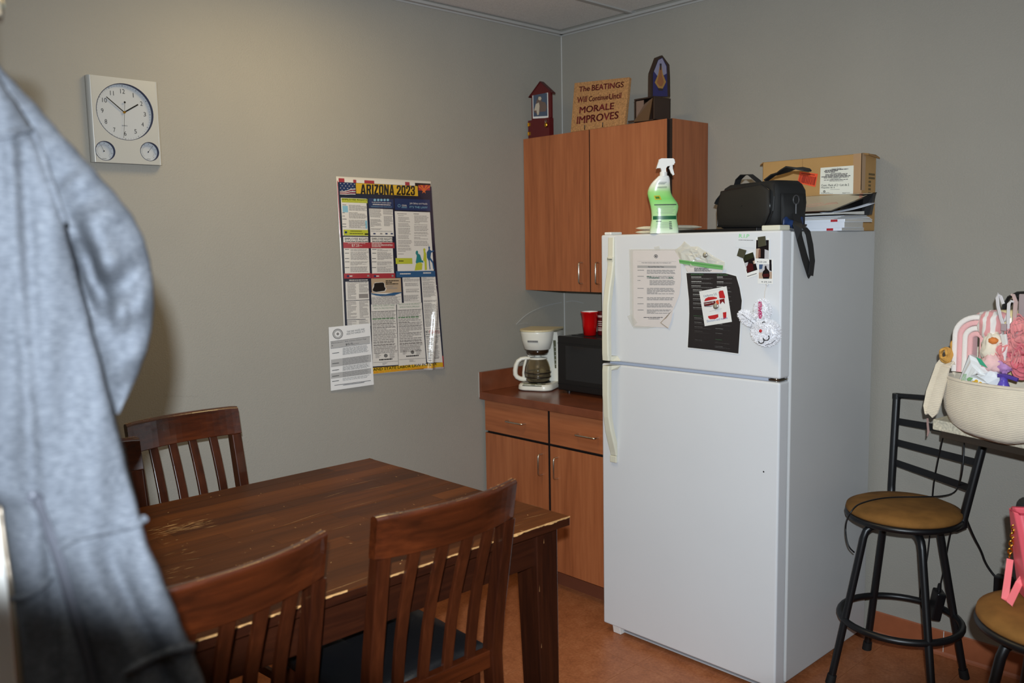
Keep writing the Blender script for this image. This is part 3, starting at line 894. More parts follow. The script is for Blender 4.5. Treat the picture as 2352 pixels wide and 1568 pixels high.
# kick grille with ridges
m = MB().box(FX0 + .05, FX1 - .005, FY + .075, FY + .085, .008, .036)
g = m.build('kick_grille', mat('grille_grey', (150, 152, 154), rough=.4), t)
for k in range(3):
    MB().box(FX0 + .06, FX1 - .005, FY + .040 - k * .006, FY + .075, .027 - k * .009, .032 - k * .009).build('ridge', mat('grille_ridge', (190, 192, 194), rough=.35), g)
for x in (FX0 + .06, FX1 - .06):
    for y in (FY + .12, -.1):
        MB().cyl((x, y, 0), (x, y, .032), .018, n=14).build('levelling_foot', M_white, t)
MB().hexa([(FX0 + .045, FY + .012, .001), (FX0 + .085, FY + .012, .001), (FX0 + .085, FY + .07, .001), (FX0 + .045, FY + .07, .001)], [(FX0 + .045, FY + .006, .034), (FX0 + .085, FY + .006, .034), (FX0 + .085, FY + .07, .034), (FX0 + .045, FY + .07, .034)]).build('grille_end', M_white, g, bevel=.002)
# little dent / screw dot on the lower door
MB().cyl((at(1754, 1083, 1, FY).x, FY + .001, at(1754, 1083, 1, FY).z), (at(1754, 1083, 1, FY).x, FY - .0006, at(1754, 1083, 1, FY).z), .003, n=10).build('dark_spot', M_ink, rd)

# ================================================================ papers and magnets on the freezer door
def C6(x, y): return (1420 + x / 4.752, 530 + y / 4.752)
def fsheet(cr, off=.0008, warp=None):
    return Sheet(cr, [at(*C6(*p), 1, FY - off) for p in cr], (0, -1, 0), warp)
M_film = mat('page_protector', (224, 222, 212), rough=.22, spec=.6, var=.03, vscale=14)
M_film.node_tree.nodes['Principled BSDF'].inputs['Alpha'].default_value = .38
M_page = mat('page_pinkish', (214, 206, 202), rough=.55, var=.015)
def cen(sh): return sh.P(.5, .5, .002).to_tuple()

# 1 notice in a page protector, lower right corner curled
cr = [(133, 195), (676, 200), (690, 1050), (140, 1052)]
sh = fsheet(cr)
t = thing('wage_act_notice', 'typed notice with curled corner in a clear sleeve, left of the black menu', 'notice', cen(sh))
m = MB(); sh.poly(m, [(133, 208), (640, 205), (682, 280), (690, 520), (672, 690), (612, 850), (540, 950), (478, 998), (560, 1058), (430, 1052), (330, 1048), (180, 1045), (160, 1000), (150, 700)], .0012, 0)
m.build('page', M_page, t)
m = MB(); sh.poly(m, [(612, 850), (540, 950), (478, 998), (560, 1062), (590, 980)], .0045, 0); sh.poly(m, [(470, 1000), (478, 996), (560, 1058), (556, 1064)], .0052, 1); sh.poly(m, [(612, 850), (604, 862), (486, 1000), (478, 996), (540, 950)], .005, 1)
m.build('curled_corner', [M_page, mat('curl_edge', (166, 150, 132), rough=.5)], t)
m = MB(); sh.poly(m, [(120, 200), (670, 195), (690, 260), (682, 300), (640, 215), (165, 215), (175, 1030), (340, 1040), (430, 1050), (330, 1066), (170, 1062), (130, 900), (128, 500)], .0018, 0)
sh.poly(m, [(400, 175), (460, 165), (470, 210), (410, 215)], .0022, 0); sh.poly(m, [(100, 930), (150, 905), (215, 1000), (160, 1045)], .0024, 0)
m.build('plastic_sleeve', M_film, t)
m = MB()
sh.ring(m, 421, 276, 15, 20, .002, 0); sh.ring(m, 421, 276, 0, 9, .002, 0, 10)
sh.rect(m, 215, 330, 638, 334, .002, 0); sh.rect(m, 215, 358, 638, 361, .002, 0)
sh.text(m, 'THE FAIR WAGES AND HEALTHY FAMILIES ACT', 262, 341, 586, 354, .002, 0)
sh.rect(m, 215, 376, 638, 404, .002, 1); sh.text(m, 'Earned Paid Sick Time', 338, 383, 508, 398, .0024, 0, .01)
for y, r in ((424, 4), (490, 3), (536, 5), (622, 6), (724, 3), (790, 4), (858, 4)):
    sh.lines(m, 218, y, 292, y + 12, 1, .002, 2); sh.lines(m, 322 if y != 536 else 352, y, 632 - max(0, (y - 700) * .28), y + r * 12, r, .002, 2, .42, .1)
sh.lines(m, 285, 940, 520, 952, 1, .002, 0); sh.lines(m, 340, 956, 480, 966, 1, .002, 0)
sh.lines(m, 320, 494, 420, 502, 1, .0024, 3, .8); sh.lines(m, 352, 508, 460, 516, 1, .0024, 3, .8); sh.lines(m, 558, 508, 632, 516, 1, .0024, 3, .8)
m.build('printed_text', [M_ink, mat('bar_grey', (165, 162, 160), rough=.6), M_grey, mat('marker_green', (60, 110, 90), rough=.6)], t)

# 2 zip bag with a magnet
cr = [(620, 110), (1165, 110), (1165, 420), (620, 420)]
sh = fsheet(cr)
t = thing('zip_bag', 'crumpled clear zip bag with a green seal on the freezer door, above the black menu', 'plastic bag', cen(sh))
M_bag = mat('clear_plastic', (232, 228, 212), rough=.12, spec=.8, bump=1.0, bscale=60, var=.03)
M_bag.node_tree.nodes['Principled BSDF'].inputs['Alpha'].default_value = .55
zb = [(612, 215), (690, 160), (728, 112), (775, 150), (800, 172), (880, 170), (930, 205), (990, 235), (1060, 285), (1165, 340), (1160, 420), (1140, 450), (760, 450), (735, 390), (690, 340)]
outer = [sh.P(*sh.uv(*p), .001) for p in zb]
c0 = sh.P(*sh.uv(890, 300), .001); rnd = random.Random(3)
rings = [[c0 + (p - c0) * k + Vector((0, -.006 * (1 - k ** 4) * (1 + .9 * rnd.uniform(-1, 1)), 0)) for p in outer] for k in (1, .85, .7, .55, .4, .25, .1)]
mb = MB(); mb.loft(rings, False, True, False); mb.build('bag_film', M_bag, t)
m = MB(); sh.poly(m, [(682, 312), (1162, 376), (1158, 424), (1000, 405), (690, 352)], .0105, 0); sh.poly(m, [(690, 326), (1160, 390), (1160, 398), (690, 334)], .0112, 1)
m.build('zip_seal', [mat('zip_green', (112, 172, 104), rough=.35), mat('zip_green_dark', (84, 140, 80), rough=.35)], t)
m = MB(); sh.poly(m, [(740, 380), (1150, 420), (1150, 452), (780, 452)], .0075, 0); m.build('note_slip', M_page, t)
m = MB(); sh.lines(m, 850, 402, 1040, 446, 5, .0085, 0, .55, .2); m.build('note_print', M_ink, t)
def magnet(x, y, r, lab, off=.002, h=.007, mt=None):
    p = at(*C6(x, y), 1, FY - off)
    R = r / 4.752 / FPX * 2.75
    tt = thing('round_magnet', lab, 'magnet', p.to_tuple())
    MB().lathe([(0, h), (R * .8, h), (R, h * .7), (R, 0), (0, 0)], (0, 0, 0), 20)
    mb = MB(); mb.M = Matrix.Translation(p) @ Matrix.Rotation(PI / 2, 4, 'X')
    mb.lathe([(R, 0), (R, h * .7), (R * .82, h), (0, h)], (0, 0, 0), 24); mb.build('rim', mat('magnet_silver', (190, 186, 176), rough=.25, metal=.8), tt)
    mb = MB(); mb.M = Matrix.Translation(p) @ Matrix.Rotation(PI / 2, 4, 'X')
    mb.lathe([(R * .62, h * 1.0), (R * .6, h * 1.25), (0, h * 1.3)], (0, 0, 0), 20); mb.build('cap', mt or mat('magnet_face', (150, 144, 126), rough=.35), tt)
magnet(955, 264, 33, 'round silver magnet holding the clear zip bag', off=.011)

# 3 black menu sheet
cr = [(742, 456), (1300, 456), (1345, 1348), (758, 1280)]
sh = fsheet(cr)
t = thing('menu_sheet', 'black printed menu sheet with wavy edge on the freezer door', 'menu', cen(sh))
bd = [(742, 456), (1180, 458), (1298, 490), (1335, 620), (1358, 760), (1348, 900), (1338, 1100), (1322, 1348), (1050, 1310), (757, 1278), (768, 1100), (775, 900), (772, 750), (756, 600)]
m = MB(); sh.poly(m, bd, .0022, 0); m.build('paper', M_paper, t)
m = MB(); sh.poly(m, [(748, 460), (1178, 462), (1292, 494), (1328, 622), (1351, 760), (1341, 900), (1331, 1100), (1317, 1338), (1050, 1302), (764, 1271), (774, 1100), (781, 900), (778, 750), (762, 600)], .0027, 0); m.build('black_print', mat('menu_black', (40, 36, 36), rough=.42), t)
m = MB()
for x0_, x1_, y0_, y1_ in ((805, 1050, 500, 600), (820, 1050, 640, 860), (830, 1020, 945, 1230)):
    y = y0_
    while y < y1_:
        k = (y - 500) * .02
        sh.lines(m, x0_ + k, y, x0_ + k + (x1_ - x0_) * .5, y + 9, 1, .0031, 0, .7); sh.lines(m, x0_ + k, y + 14, x1_ + k * .3, y + 32, 3, .0031, 2, .4); y += 48
for y0_, y1_ in ((500, 640), (640, 900), (1010, 1140), (1205, 1290)):
    y = y0_
    while y < y1_:
        sh.lines(m, 1090 - (y - 500) * .03, y, 1160, y + 9, 1, .0031, 0, .7); sh.lines(m, 1090 - (y - 500) * .03, y + 14, 1250, y + 30, 2, .0031, 2, .4); y += 52
sh.text(m, 'SEAFOOD PASTA', 800, 468, 942, 484, .0031, 1); sh.text(m, "LIL' PETUNIAS", 1090, 472, 1205, 488, .0031, 1); sh.text(m, 'SANDWICHES', 828, 920, 930, 934, .0031, 1); sh.text(m, 'DESSERT', 1074, 1180, 1146, 1193, .0031, 1)
m.build('printed_text', [mat('menu_white', (205, 205, 200), rough=.6), mat('menu_green', (70, 120, 74), rough=.6), mat('menu_grey', (120, 118, 116), rough=.6)], t)

# 4 uniform shop card
cr = [(884, 660), (1182, 604), (1240, 992), (944, 1040)]
sh = fsheet(cr, .0045)
t = thing('business_card', 'tilted white card with red clothing pictures pinned over the black menu', 'card', cen(sh))
m = MB(); sh.rect(m, 0, 0, 0, 0, 0, 0, uvs=(0, 0, 1, 1)); sh.rect(m, 0, 0, 0, 0, -.0006, 0, uvs=(0, 0, 1, 1)); m.build('card_stock', M_paper, t)
m = MB()
sh.poly(m, [(940, 770), (952, 740), (985, 722), (1040, 718), (1080, 726), (1082, 740)], .0006, 0)
sh.poly(m, [(934, 782), (1060, 762), (1068, 800), (990, 818), (940, 820)], .0006, 1)
sh.poly(m, [(1098, 668), (1112, 652), (1146, 650), (1168, 720), (1166, 735), (1108, 735)], .0006, 0)
sh.poly(m, [(1106, 750), (1160, 738), (1166, 798), (1140, 770), (1116, 802)], .0006, 2)
sh.poly(m, [(1064, 765), (1098, 750), (1104, 800), (1078, 800)], .0006, 3)
sh.poly(m, [(982, 930), (1094, 908), (1096, 940), (1060, 962), (1004, 964), (986, 950)], .0006, 0)
sh.poly(m, [(1144, 890), (1182, 884), (1182, 950), (1150, 965)], .0006, 0)
sh.poly(m, [(940, 826), (1010, 828), (1060, 806), (1010, 822), (944, 820)], .0008, 4)
m.build('clothing_picture', [mat('card_red', (186, 40, 42), rough=.4), mat('card_dark_red', (96, 22, 26), rough=.4), mat('card_maroon', (120, 26, 28), rough=.4), mat('card_orange', (214, 84, 50), rough=.4), M_ink], t)
m = MB()
def ctext(s, a, b, hgt, mi, lift=.001):
    pa_, pb_ = sh.P(*sh.uv(*a), lift), sh.P(*sh.uv(*b), lift)
    X = pb_ - pa_; Y = Vector((0, -1, 0)).cross(X).normalized() * (-hgt)
    if Y.z < 0: Y = -Y
    vs, fs = glyphs(s, .0, 2)
    m.mi = mi; m.add([pa_ + X * p[0] + Y * p[1] for p in vs], fs, False)
ctext('Uniforms S.E.', (936, 724), (1084, 698), .0082, 0)
ctext('Uniforms S.E.', (944, 804), (1050, 784), .005, 1, .0014)
ctext('Doctors and nurses', (972, 998), (1196, 958), .0082, 2)
ctext('Uniforms School Scrubs', (950, 672), (1120, 640), .004, 3)
ctext('Security nurses', (1000, 884), (1136, 852), .003, 4)
m.build('lettering', [mat('ink_slate', (92, 104, 122), rough=.6), M_paper, mat('ink_blue', (86, 108, 160), rough=.6), mat('ink_pale', (190, 190, 196), rough=.6), M_grey], t)
magnet(1070, 822, 38, 'round silver magnet holding the white uniform card', off=.0065)

# 5 RIP note
cr = [(1282, 30), (1505, 36), (1488, 186), (1272, 180)]
sh = fsheet(cr)
t = thing('memorial_note', 'white slip with green handwritten letters at the top of the freezer door', 'note', cen(sh))
m = MB(); sh.rect(m, 0, 0, 0, 0, .0004, 0, uvs=(0, 0, 1, 1)); m.build('paper', mat('paper_bluish', (214, 216, 218), rough=.6), t)
m = MB(); sh.text(m, 'R.I.P', 1322, 34, 1430, 78, .0008, 0, 0); m.build('handwriting', mat('marker_bright_green', (112, 208, 120), rough=.6), t)
m = MB(); sh.lines(m, 1316, 96, 1476, 108, 1, .0008, 0, .8, 0); m.build('printed_text', M_grey, t)

# 6 instant photos with dark magnets
PH = [mat('photo_dark', (26, 20, 22), rough=.25), mat('photo_sky', (186, 184, 186), rough=.25), mat('photo_sand', (176, 150, 130), rough=.25), mat('photo_skin', (120, 84, 70), rough=.25), mat('photo_blue', (70, 88, 120), rough=.25), mat('photo_maroon', (70, 22, 24), rough=.25), mat('photo_green', (44, 46, 30), rough=.25)]
def photo(cr, pic, lab, off, paint, cap):
    sh = fsheet(cr, off)
    t = thing('instant_photo', lab, 'photograph', cen(sh), 0, 'instant photos on the freezer door')
    m = MB(); sh.rect(m, 0, 0, 0, 0, .0003, 0, uvs=(0, 0, 1, 1)); m.build('frame', M_paper, t)
    m = MB(); paint(sh, m); m.build('picture', PH, t)
    if cap:
        m = MB(); sh.text(m, cap[0], *cap[1], .0008, 0, cap[2]); m.build('handwriting', M_ink, t)
    return t
def p1(s, m):
    s.poly(m, [(1358, 270), (1472, 232), (1520, 425), (1408, 462)], .0005, 0)
    s.poly(m, [(1358, 270), (1472, 232), (1485, 290), (1372, 335)], .0007, 6)
    s.poly(m, [(1376, 352), (1420, 340), (1400, 430)], .0007, 1)
    s.poly(m, [(1400, 390), (1432, 352), (1470, 360), (1480, 430), (1412, 455)], .0009, 5)
    s.poly(m, [(1470, 330), (1496, 322), (1506, 356), (1480, 362)], .0009, 2)
    for k in range(9): s.poly(m, [(1410 + k * 11.5, 492 - k * 3.6), (1418 + k * 11.5, 489 - k * 3.6), (1420 + k * 11.5, 497 - k * 3.6), (1412 + k * 11.5, 500 - k * 3.6)], .0009, 0)
photo([(1350, 262), (1470, 222), (1535, 480), (1408, 520)], None, 'tilted instant photo showing a dark group, left of the other two', .001, p1, None)
def p3(s, m):
    s.poly(m, [(1538, 365), (1678, 365), (1678, 522), (1536, 520)], .0005, 1)
    s.poly(m, [(1650, 315), (1674, 315), (1676, 440), (1652, 430)], .0007, 0)
    s.poly(m, [(1538, 366), (1580, 366), (1572, 415), (1540, 420)], .0007, 4)
    s.poly(m, [(1536, 455), (1678, 445), (1678, 522), (1536, 520)], .0006, 2)
    s.poly(m, [(1600, 395), (1606, 380), (1618, 380), (1624, 410), (1650, 440), (1655, 490), (1646, 522), (1584, 522), (1572, 480), (1582, 440), (1600, 425)], .0009, 0)
    s.poly(m, [(1582, 470), (1648, 465), (1650, 500), (1585, 505)], .0011, 5)
photo([(1524, 312), (1694, 312), (1690, 582), (1524, 576)], None, 'instant photo of one standing figure, lowest of the three', .0012, p3, ('4-29-24', (1562, 548, 1672, 566), .01))
def p2(s, m):
    s.poly(m, [(1508, 100), (1644, 100), (1642, 305), (1502, 300)], .0005, 0)
    s.poly(m, [(1508, 195), (1545, 190), (1532, 300), (1503, 300)], .0007, 2)
    s.poly(m, [(1600, 200), (1642, 215), (1642, 304), (1598, 304)], .0007, 1)
    s.poly(m, [(1536, 205), (1556, 195), (1562, 290), (1530, 290)], .0009, 3)
    s.poly(m, [(1556, 190), (1600, 190), (1598, 300), (1556, 300)], .0009, 0)
photo([(1500, 72), (1652, 76), (1648, 362), (1488, 356)], None, 'instant photo of two people, topmost, held by a dark square magnet', .0022, p2, ('4-23-24', (1514, 328, 1618, 348), .01))
M_sqm = mat('square_magnet', (70, 68, 52), rough=.4, var=.05)
for cr, lab, off in (([(1322, 190), (1402, 212), (1372, 302), (1298, 272)], 'dark square magnet holding the tilted photo', .0028), ([(1526, 68), (1608, 56), (1618, 160), (1530, 180)], 'dark square magnet at the top of the upper photo', .0036)):
    sh = fsheet(cr, off)
    m = MB(); a, b, c, d = [sh.P(u, v, 0) for u, v in ((0, 0), (1, 0), (1, 1), (0, 1))]
    q = [p + Vector((0, -.003, 0)) for p in (a, b, c, d)]
    m.hexa([d, c, b, a], [q[3], q[2], q[1], q[0]])
    tag(m.build('square_magnet', M_sqm, None, bevel=.0006), lab, 'magnet', 'square magnets')

# 7 bunny head of white tinsel hanging from a round pin
pin = at(*C6(1624, 586), 1, FY - .003)
t = thing('push_pin_magnet', 'small pale round magnet below the lowest photo, carrying the bunny string', 'magnet', pin.to_tuple())
mb = MB(); mb.sphere(pin, .0052, .003, .0052, 14); mb.build('knob', mat('pin_grey', (206, 206, 206), rough=.3), t)
mb = MB(); mb.cyl(pin + Vector((0, .0035, 0)), pin + Vector((0, .001, 0)), .006, n=14); mb.build('disc', mat('pin_grey', (206, 206, 206), rough=.3), t)
hc = at(*C6(1612, 1110), 1, FY - .03)
k_ = 2.75 / FPX / 4.752     # metres per measuring unit here
t = thing('tinsel_bunny', 'white tinsel bunny head ornament with red nose hanging on the freezer door', 'ornament', hc.to_tuple())
M_tin = mat('white_tinsel', (244, 242, 244), rough=.4, spec=.5)
rnd = random.Random(11)
def ell(c, rx, ry, rz, ax, n_s, name, base=True, par=None):
    R = Matrix.Rotation(ax, 3, 'Y')
    core = MB(); rings = []
    for i in range(9):
        th = PI * i / 8
        rings.append([Vector(c) + R @ Vector((rx * .80 * max(.01, math.sin(th)) * math.cos(2 * PI * k / 14), ry * .80 * max(.01, math.sin(th)) * math.sin(2 * PI * k / 14), -rz * .80 * math.cos(th))) for k in range(14)])
    core.loft(rings, False)
    for _ in range(n_s):
        d = Vector((rnd.gauss(0, 1), rnd.gauss(0, 1), rnd.gauss(0, 1))).normalized()
        if d.y > .75: continue
        p = Vector(c) + R @ Vector((d.x * rx * .82, d.y * ry * .82, d.z * rz * .82))
        q = p + (R @ Vector((d.x, d.y, d.z)) + Vector((rnd.uniform(-.8, .8), rnd.uniform(-.8, .3), rnd.uniform(-.8, .8)))).normalized() * rnd.uniform(.007, .013)
        s = (q - p).cross(Vector((rnd.uniform(-1, 1), rnd.uniform(-1, 1), rnd.uniform(-1, 1)))).normalized() * .0010
        if q.y > FY - .001: continue
        core.add([p - s, p + s, q + s * .6, q - s * .6], [(0, 1, 2, 3)], False)
    return core.build(name, M_tin, par or t)
ell(hc, 160 * k_ * 1.25, .024, 150 * k_ * 1.12, 0, 3600, 'head')
ea = hc + Vector((-48 * k_ * 1.2, 0.004, 265 * k_))
e1 = ell(ea, 82 * k_ * 1.3, .016, 135 * k_, 0, 1500, 'ear')
eb = hc + Vector((-205 * k_ * 1.2, 0.004, 150 * k_))
e2 = ell(eb, 125 * k_ * 1.2, .016, 66 * k_, .55, 1500, 'ear')
m = MB()
for _ in range(320):
    p = ea + Vector((rnd.uniform(-16, 16) * k_ * 1.3, -.015 + rnd.uniform(-.002, .001), rnd.uniform(-90, 95) * k_))
    q = p + Vector((rnd.uniform(-.005, .005), -.002, rnd.uniform(-.006, .006)))
    m.add([p + Vector((-.0011, 0, 0)), p + Vector((.0011, 0, 0)), q + Vector((.0006, 0, .0004)), q - Vector((.0006, 0, 0))], [(0, 1, 2, 3)], False)
m.build('inner_ear', mat('magenta_tinsel', (196, 22, 104), rough=.3), e1)
nz = at(*C6(1553, 1092), 1, FY - .056); mb = MB(); mb.sphere(nz, .0058, .004, .0058, 14); mb.build('nose', mat('red_gem', (190, 20, 24), rough=.1), t)
def inkline(pts, name, off=.0585, r=.0016):
    mb = MB(); mb.tube([at(*C6(*p), 1, FY - off) for p in pts], r, 6); mb.build(name, M_black, t)
inkline([(1532, 1200), (1536, 1218), (1556, 1228), (1580, 1222), (1592, 1204), (1586, 1184), (1580, 1170), (1590, 1186), (1606, 1196), (1632, 1192), (1648, 1172), (1646, 1150), (1636, 1144)], 'mouth')
inkline([(1574, 1006), (1580, 996), (1592, 992), (1600, 998)], 'eye', .052); inkline([(1480, 1066), (1482, 1056), (1490, 1050)], 'eye', .045)
inkline([(1345, 908), (1420, 965), (1500, 1028)], 'ear_wire', .045, .0006); inkline([(1605, 1248), (1670, 1228), (1715, 1192)], 'cheek_wire', .052, .0007)
tp = pin + Vector((0, -.004, -.003))
mb = MB(); mb.tube([tp, tp + Vector((-.004, -.002, -.02)), Vector((ea.x + .01, ea.y - .012, ea.z + .012))], .0009, 6); mb.build('string', mat('cream_string', (214, 204, 190), rough=.6), t)
# ================================================================ on top of the refrigerator
TOP = FH - .004
# folded cream cloth
def cloth_fold(x0, x1, y0, y1, z0, layers, th, seed=1):
    mb = MB(); rnd = random.Random(seed)
    for l in range(layers):
        z = z0 + l * th
        ox, oy = rnd.uniform(-.006, .006), rnd.uniform(-.006, .006)
        rings = []
        N = 14
        for i in range(N + 1):
            s = i / N; x = x0 + (x1 - x0) * s + ox
            k = math.sin(min(1, min(s, 1 - s) * 8) * PI / 2)
            hh = th * (.50 + .10 * mnoise.noise(Vector((s * 5, l, seed)))) * max(.25, k)
            zc = z + th * .48 + .0022 * mnoise.noise(Vector((s * 4 + 3, l * 2, seed)))* (1 if l else 0)
            yy0 = y0 + oy + .006 * mnoise.noise(Vector((s * 6, l, 9))); yy1 = y1 + oy
            ring = []
            for a in range(12):
                an = 2 * PI * a / 12
                cy_ = (yy0 + yy1) / 2 + (yy1 - yy0) / 2 * (abs(math.cos(an)) ** .35) * (1 if math.cos(an) > 0 else -1)
                ring.append(Vector((x, cy_, zc + hh * (abs(math.sin(an)) ** .6) * (1 if math.sin(an) > 0 else -1))))
            rings.append(ring)
        mb.loft(rings, True)
    return mb
M_towel = mat('cream_terry', (218, 206, 176), rough=.95, bump=.8, bscale=400, var=.08, vscale=60, sheen=.3)
xL = at(1457, 530, 1, -.69).x; xR = at(1590, 525, 1, -.60).x
tag(cloth_fold(xL + .004, xR - .01, -.688, -.52, FH + .0012, 2, .0155).build('folded_towel', M_towel), 'folded cream terry cloth under the green spray bottle on the refrigerator', 'towel')

# spray bottle : loft of ellipses following its silhouette
SY = -.728
def C5(x, y): return (1420 + x / 3.675, 340 + y / 3.675)
sil = [(714, 265, 515), (705, 264, 516), (680, 268, 513), (640, 274, 505), (600, 281, 497), (560, 281, 496), (520, 278, 508), (490, 273, 511), (460, 266, 500), (430, 258, 476), (405, 251, 458), (380, 247, 447), (355, 250, 442), (330, 259, 440), (300, 275, 438), (275, 295, 437), (255, 315, 434), (240, 330, 430), (230, 340, 424)]
zb = at(*C5(390, 714), 1, SY).z
base_z = FH + .0008
rings = []
for y, a, b in sil:
    pa_, pb_ = at(*C5(a, y), 1, SY), at(*C5(b, y), 1, SY)
    c = (pa_ + pb_) / 2; rx = (pb_ - pa_).length / 2 * .80
    z = base_z + (pa_.z - at(*C5(265, 714), 1, SY).z)
    ry = min(.026, rx * .62)
    # the wide face of the bottle is turned towards the camera
    ex = Vector((rt.x, rt.y, 0)).normalized(); ey = Vector((-ex.y, ex.x, 0))
    rings.append([Vector((c.x, c.y, z)) + ex * (rx * math.copysign(abs(math.cos(q)) ** .75, math.cos(q))) + ey * (ry * math.copysign(abs(math.sin(q)) ** .75, math.sin(q))) for q in [2 * PI * k / 28 for k in range(28)]])
tb = rings[0][0]
bc = sum(rings[0], Vector()) / 28
t = thing('spray_bottle', 'green and white trigger spray bottle standing on the refrigerator front edge', 'spray bottle', (bc.x, bc.y, base_z))
M_bot = mat('bottle_gradient', (226, 232, 220), rough=.22)
nt = M_bot.node_tree; b_ = nt.nodes['Principled BSDF']
tc = nt.nodes.new('ShaderNodeTexCoord'); sp = nt.nodes.new('ShaderNodeSeparateXYZ'); mr = nt.nodes.new('ShaderNodeMapRange')
H_ = rings[-1][0].z - base_z
mr.inputs['From Min'].default_value = 0; mr.inputs['From Max'].default_value = H_
nt.links.new(tc.outputs['Object'], sp.inputs[0]); nt.links.new(sp.outputs['Z'], mr.inputs['Value'])
cr_ = ramp(nt, [(0, (226, 236, 214)), (.12, (196, 226, 176)), (.4, (176, 220, 150)), (.6, (128, 210, 110)), (.72, (158, 216, 128)), (.82, (222, 230, 200)), (.9, (232, 232, 226))])
nt.links.new(mr.outputs[0], cr_.inputs[0]); nt.links.new(cr_.outputs[0], b_.inputs['Base Color'])
mb = MB(); mb.loft(rings, True); body = mb.build('bottle_body', M_bot, t)
# printed label: follows the front of the bottle
def bottle_pt(y, s, off=.0006):
    """point on the camera side of the bottle; y in measuring units, s in -1..1 across"""
    for i in range(len(sil) - 1):
        if sil[i][0] >= y >= sil[i + 1][0]:
            k = (sil[i][0] - y) / (sil[i][0] - sil[i + 1][0]); break
    r0, r1 = rings[i], rings[i + 1]
    def cr3(r):
        c = sum(r, Vector()) / 28
        ax = (r[0] - r[14]) / 2; ay = (r[7] - r[21]) / 2
        q = math.acos(max(-1, min(1, s)))
        p = c + ax * math.copysign(abs(math.cos(q)) ** .75, math.cos(q)) - ay * (abs(math.sin(q)) ** .75)
        return p, -ay.normalized()
    p0, n0 = cr3(r0); p1_, n1 = cr3(r1)
    return p0.lerp(p1_, k) + n0 * off
def bpatch(mb, ya, yb, sa, sb, mi, off=.0006, nu=10, nv=3):
    mb.mi = mi
    mb.grid(lambda u, v: bottle_pt(yb + (ya - yb) * v, sa + (sb - sa) * u, off), nu, nv)
m = MB()
bpatch(m, 570, 600, -.92, .88, 0)
for k in range(9): bpatch(m, 484 + k * 8.5, 487 + k * 8.5, -.62 + .05 * (k % 3), .62 - .06 * (k % 4), 1)
for k in range(6): bpatch(m, 622 + k * 9, 625 + k * 9, -.6, .15 + .06 * (k % 3), 1)
for k in range(3): bpatch(m, 288 + k * 8, 291 + k * 8, -.25, .45 - .1 * k, 2)
for k in range(2): bpatch(m, 328 + k * 8, 331 + k * 8, -.2, .5, 2)
bpatch(m, 474, 482, -.72, .78, 2); bpatch(m, 610, 617, -.62, -.2, 2)
bpatch(m, 402, 436, -.5, -.05, 3, .0007); bpatch(m, 410, 428, -.42, -.12, 4, .0010)
for k in range(5): bpatch(m, 618 + k * 14, 625 + k * 14, .18, .38, 2, .0008, 2, 1)
m.build('label_print', [mat('label_dark_green', (36, 98, 62), rough=.35), mat('label_grey', (150, 160, 140), rough=.5), mat('label_ink', (60, 70, 64), rough=.5), mat('label_gold', (190, 170, 40), rough=.4), mat('label_green2', (60, 120, 40), rough=.4)], body)
nb = sum(rings[-1], Vector()) / 28
kk = (at(*C5(430, 300), 1, SY) - at(*C5(330, 300), 1, SY)).length / 100 * .8
def SP(dx, dz, dy=0): return nb + ex * (dx * kk) + Vector((0, 0, dz * kk)) + ey * (dy * kk)
m = MB(); m.cyl(SP(0, -4), SP(0, 32), 33 * kk, 31 * kk, 22); m.build('collar', M_white, t, bevel=.0015)
def sprism(pts, wdt): 
    mb = MB(); O = nb - ey * (-wdt / 2)
    mb.prism([(x * kk, z * kk) for x, z in pts], [], nb + ey * (wdt / 2), ex, (0, 0, 1), wdt)
    return mb
sp_h = sprism([(-20, 32), (20, 32), (18, 62), (30, 78), (88, 92), (92, 132), (80, 144), (-20, 146), (-38, 138), (-58, 78), (-60, 64), (-30, 66), (-22, 56)], .019)
sp_h.build('spray_head', M_white, t, bevel=.004, seg=3)
sprism([(58, 96), (76, 96), (78, 60), (92, 10), (80, 2), (62, 24), (50, 56), (46, 62)], .010).build('trigger', M_white, t, bevel=.002)
m = MB(); m.cyl(SP(90, 113), SP(98, 113), 9 * kk, n=12); m.build('nozzle', M_white, t)

# thin black tray under the bag
x_ = at(1562, 530, 1, -.68).x
tag(MB().prism([(x_, -.70), (1.60, -.70), (1.60, -.30), (x_, -.30)], [], (0, 0, FH - .003), (1, 0, 0), (0, 1, 0), .0145).build('flat_tray', mat('tray_black', (18, 17, 18), rough=.3), bevel=.003), 'thin black tray lying under the black bag on the refrigerator', 'tray')

# black lunch bag
M_bagb = mat('black_nylon', (20, 20, 20), rough=.7, bump=.4, bscale=800, var=.1, vscale=12)
M_bagw = mat('black_webbing', (22, 22, 24), rough=.6, bump=.5, bscale=900)
M_vinyl = mat('black_vinyl', (20, 20, 22), rough=.18)
BZ = FH + .012
b0 = at(1648, 517, 1, -.50); b1 = at(1768, 520, 1, -.62); b2 = at(1858, 500, 1, -.42)
F0 = Vector((b0.x, -.50, 0)); F1 = Vector((b1.x + .005, -.615, 0)); 
fd_ = (F1 - F0); u_ = fd_.normalized(); d_ = Vector((-u_.y, u_.x, 0))
DEP = .155
zt_ = .185
t = thing('lunch_bag', 'black soft-sided carry bag with hanging shoulder strap on the refrigerator', 'bag', (F0 + fd_ / 2 + d_ * DEP / 2 + Vector((0, 0, BZ))).to_tuple())
def BP(a, b, z): return F0 + u_ * (a * fd_.length) + d_ * (b * DEP) + Vector((0, 0, BZ + z))
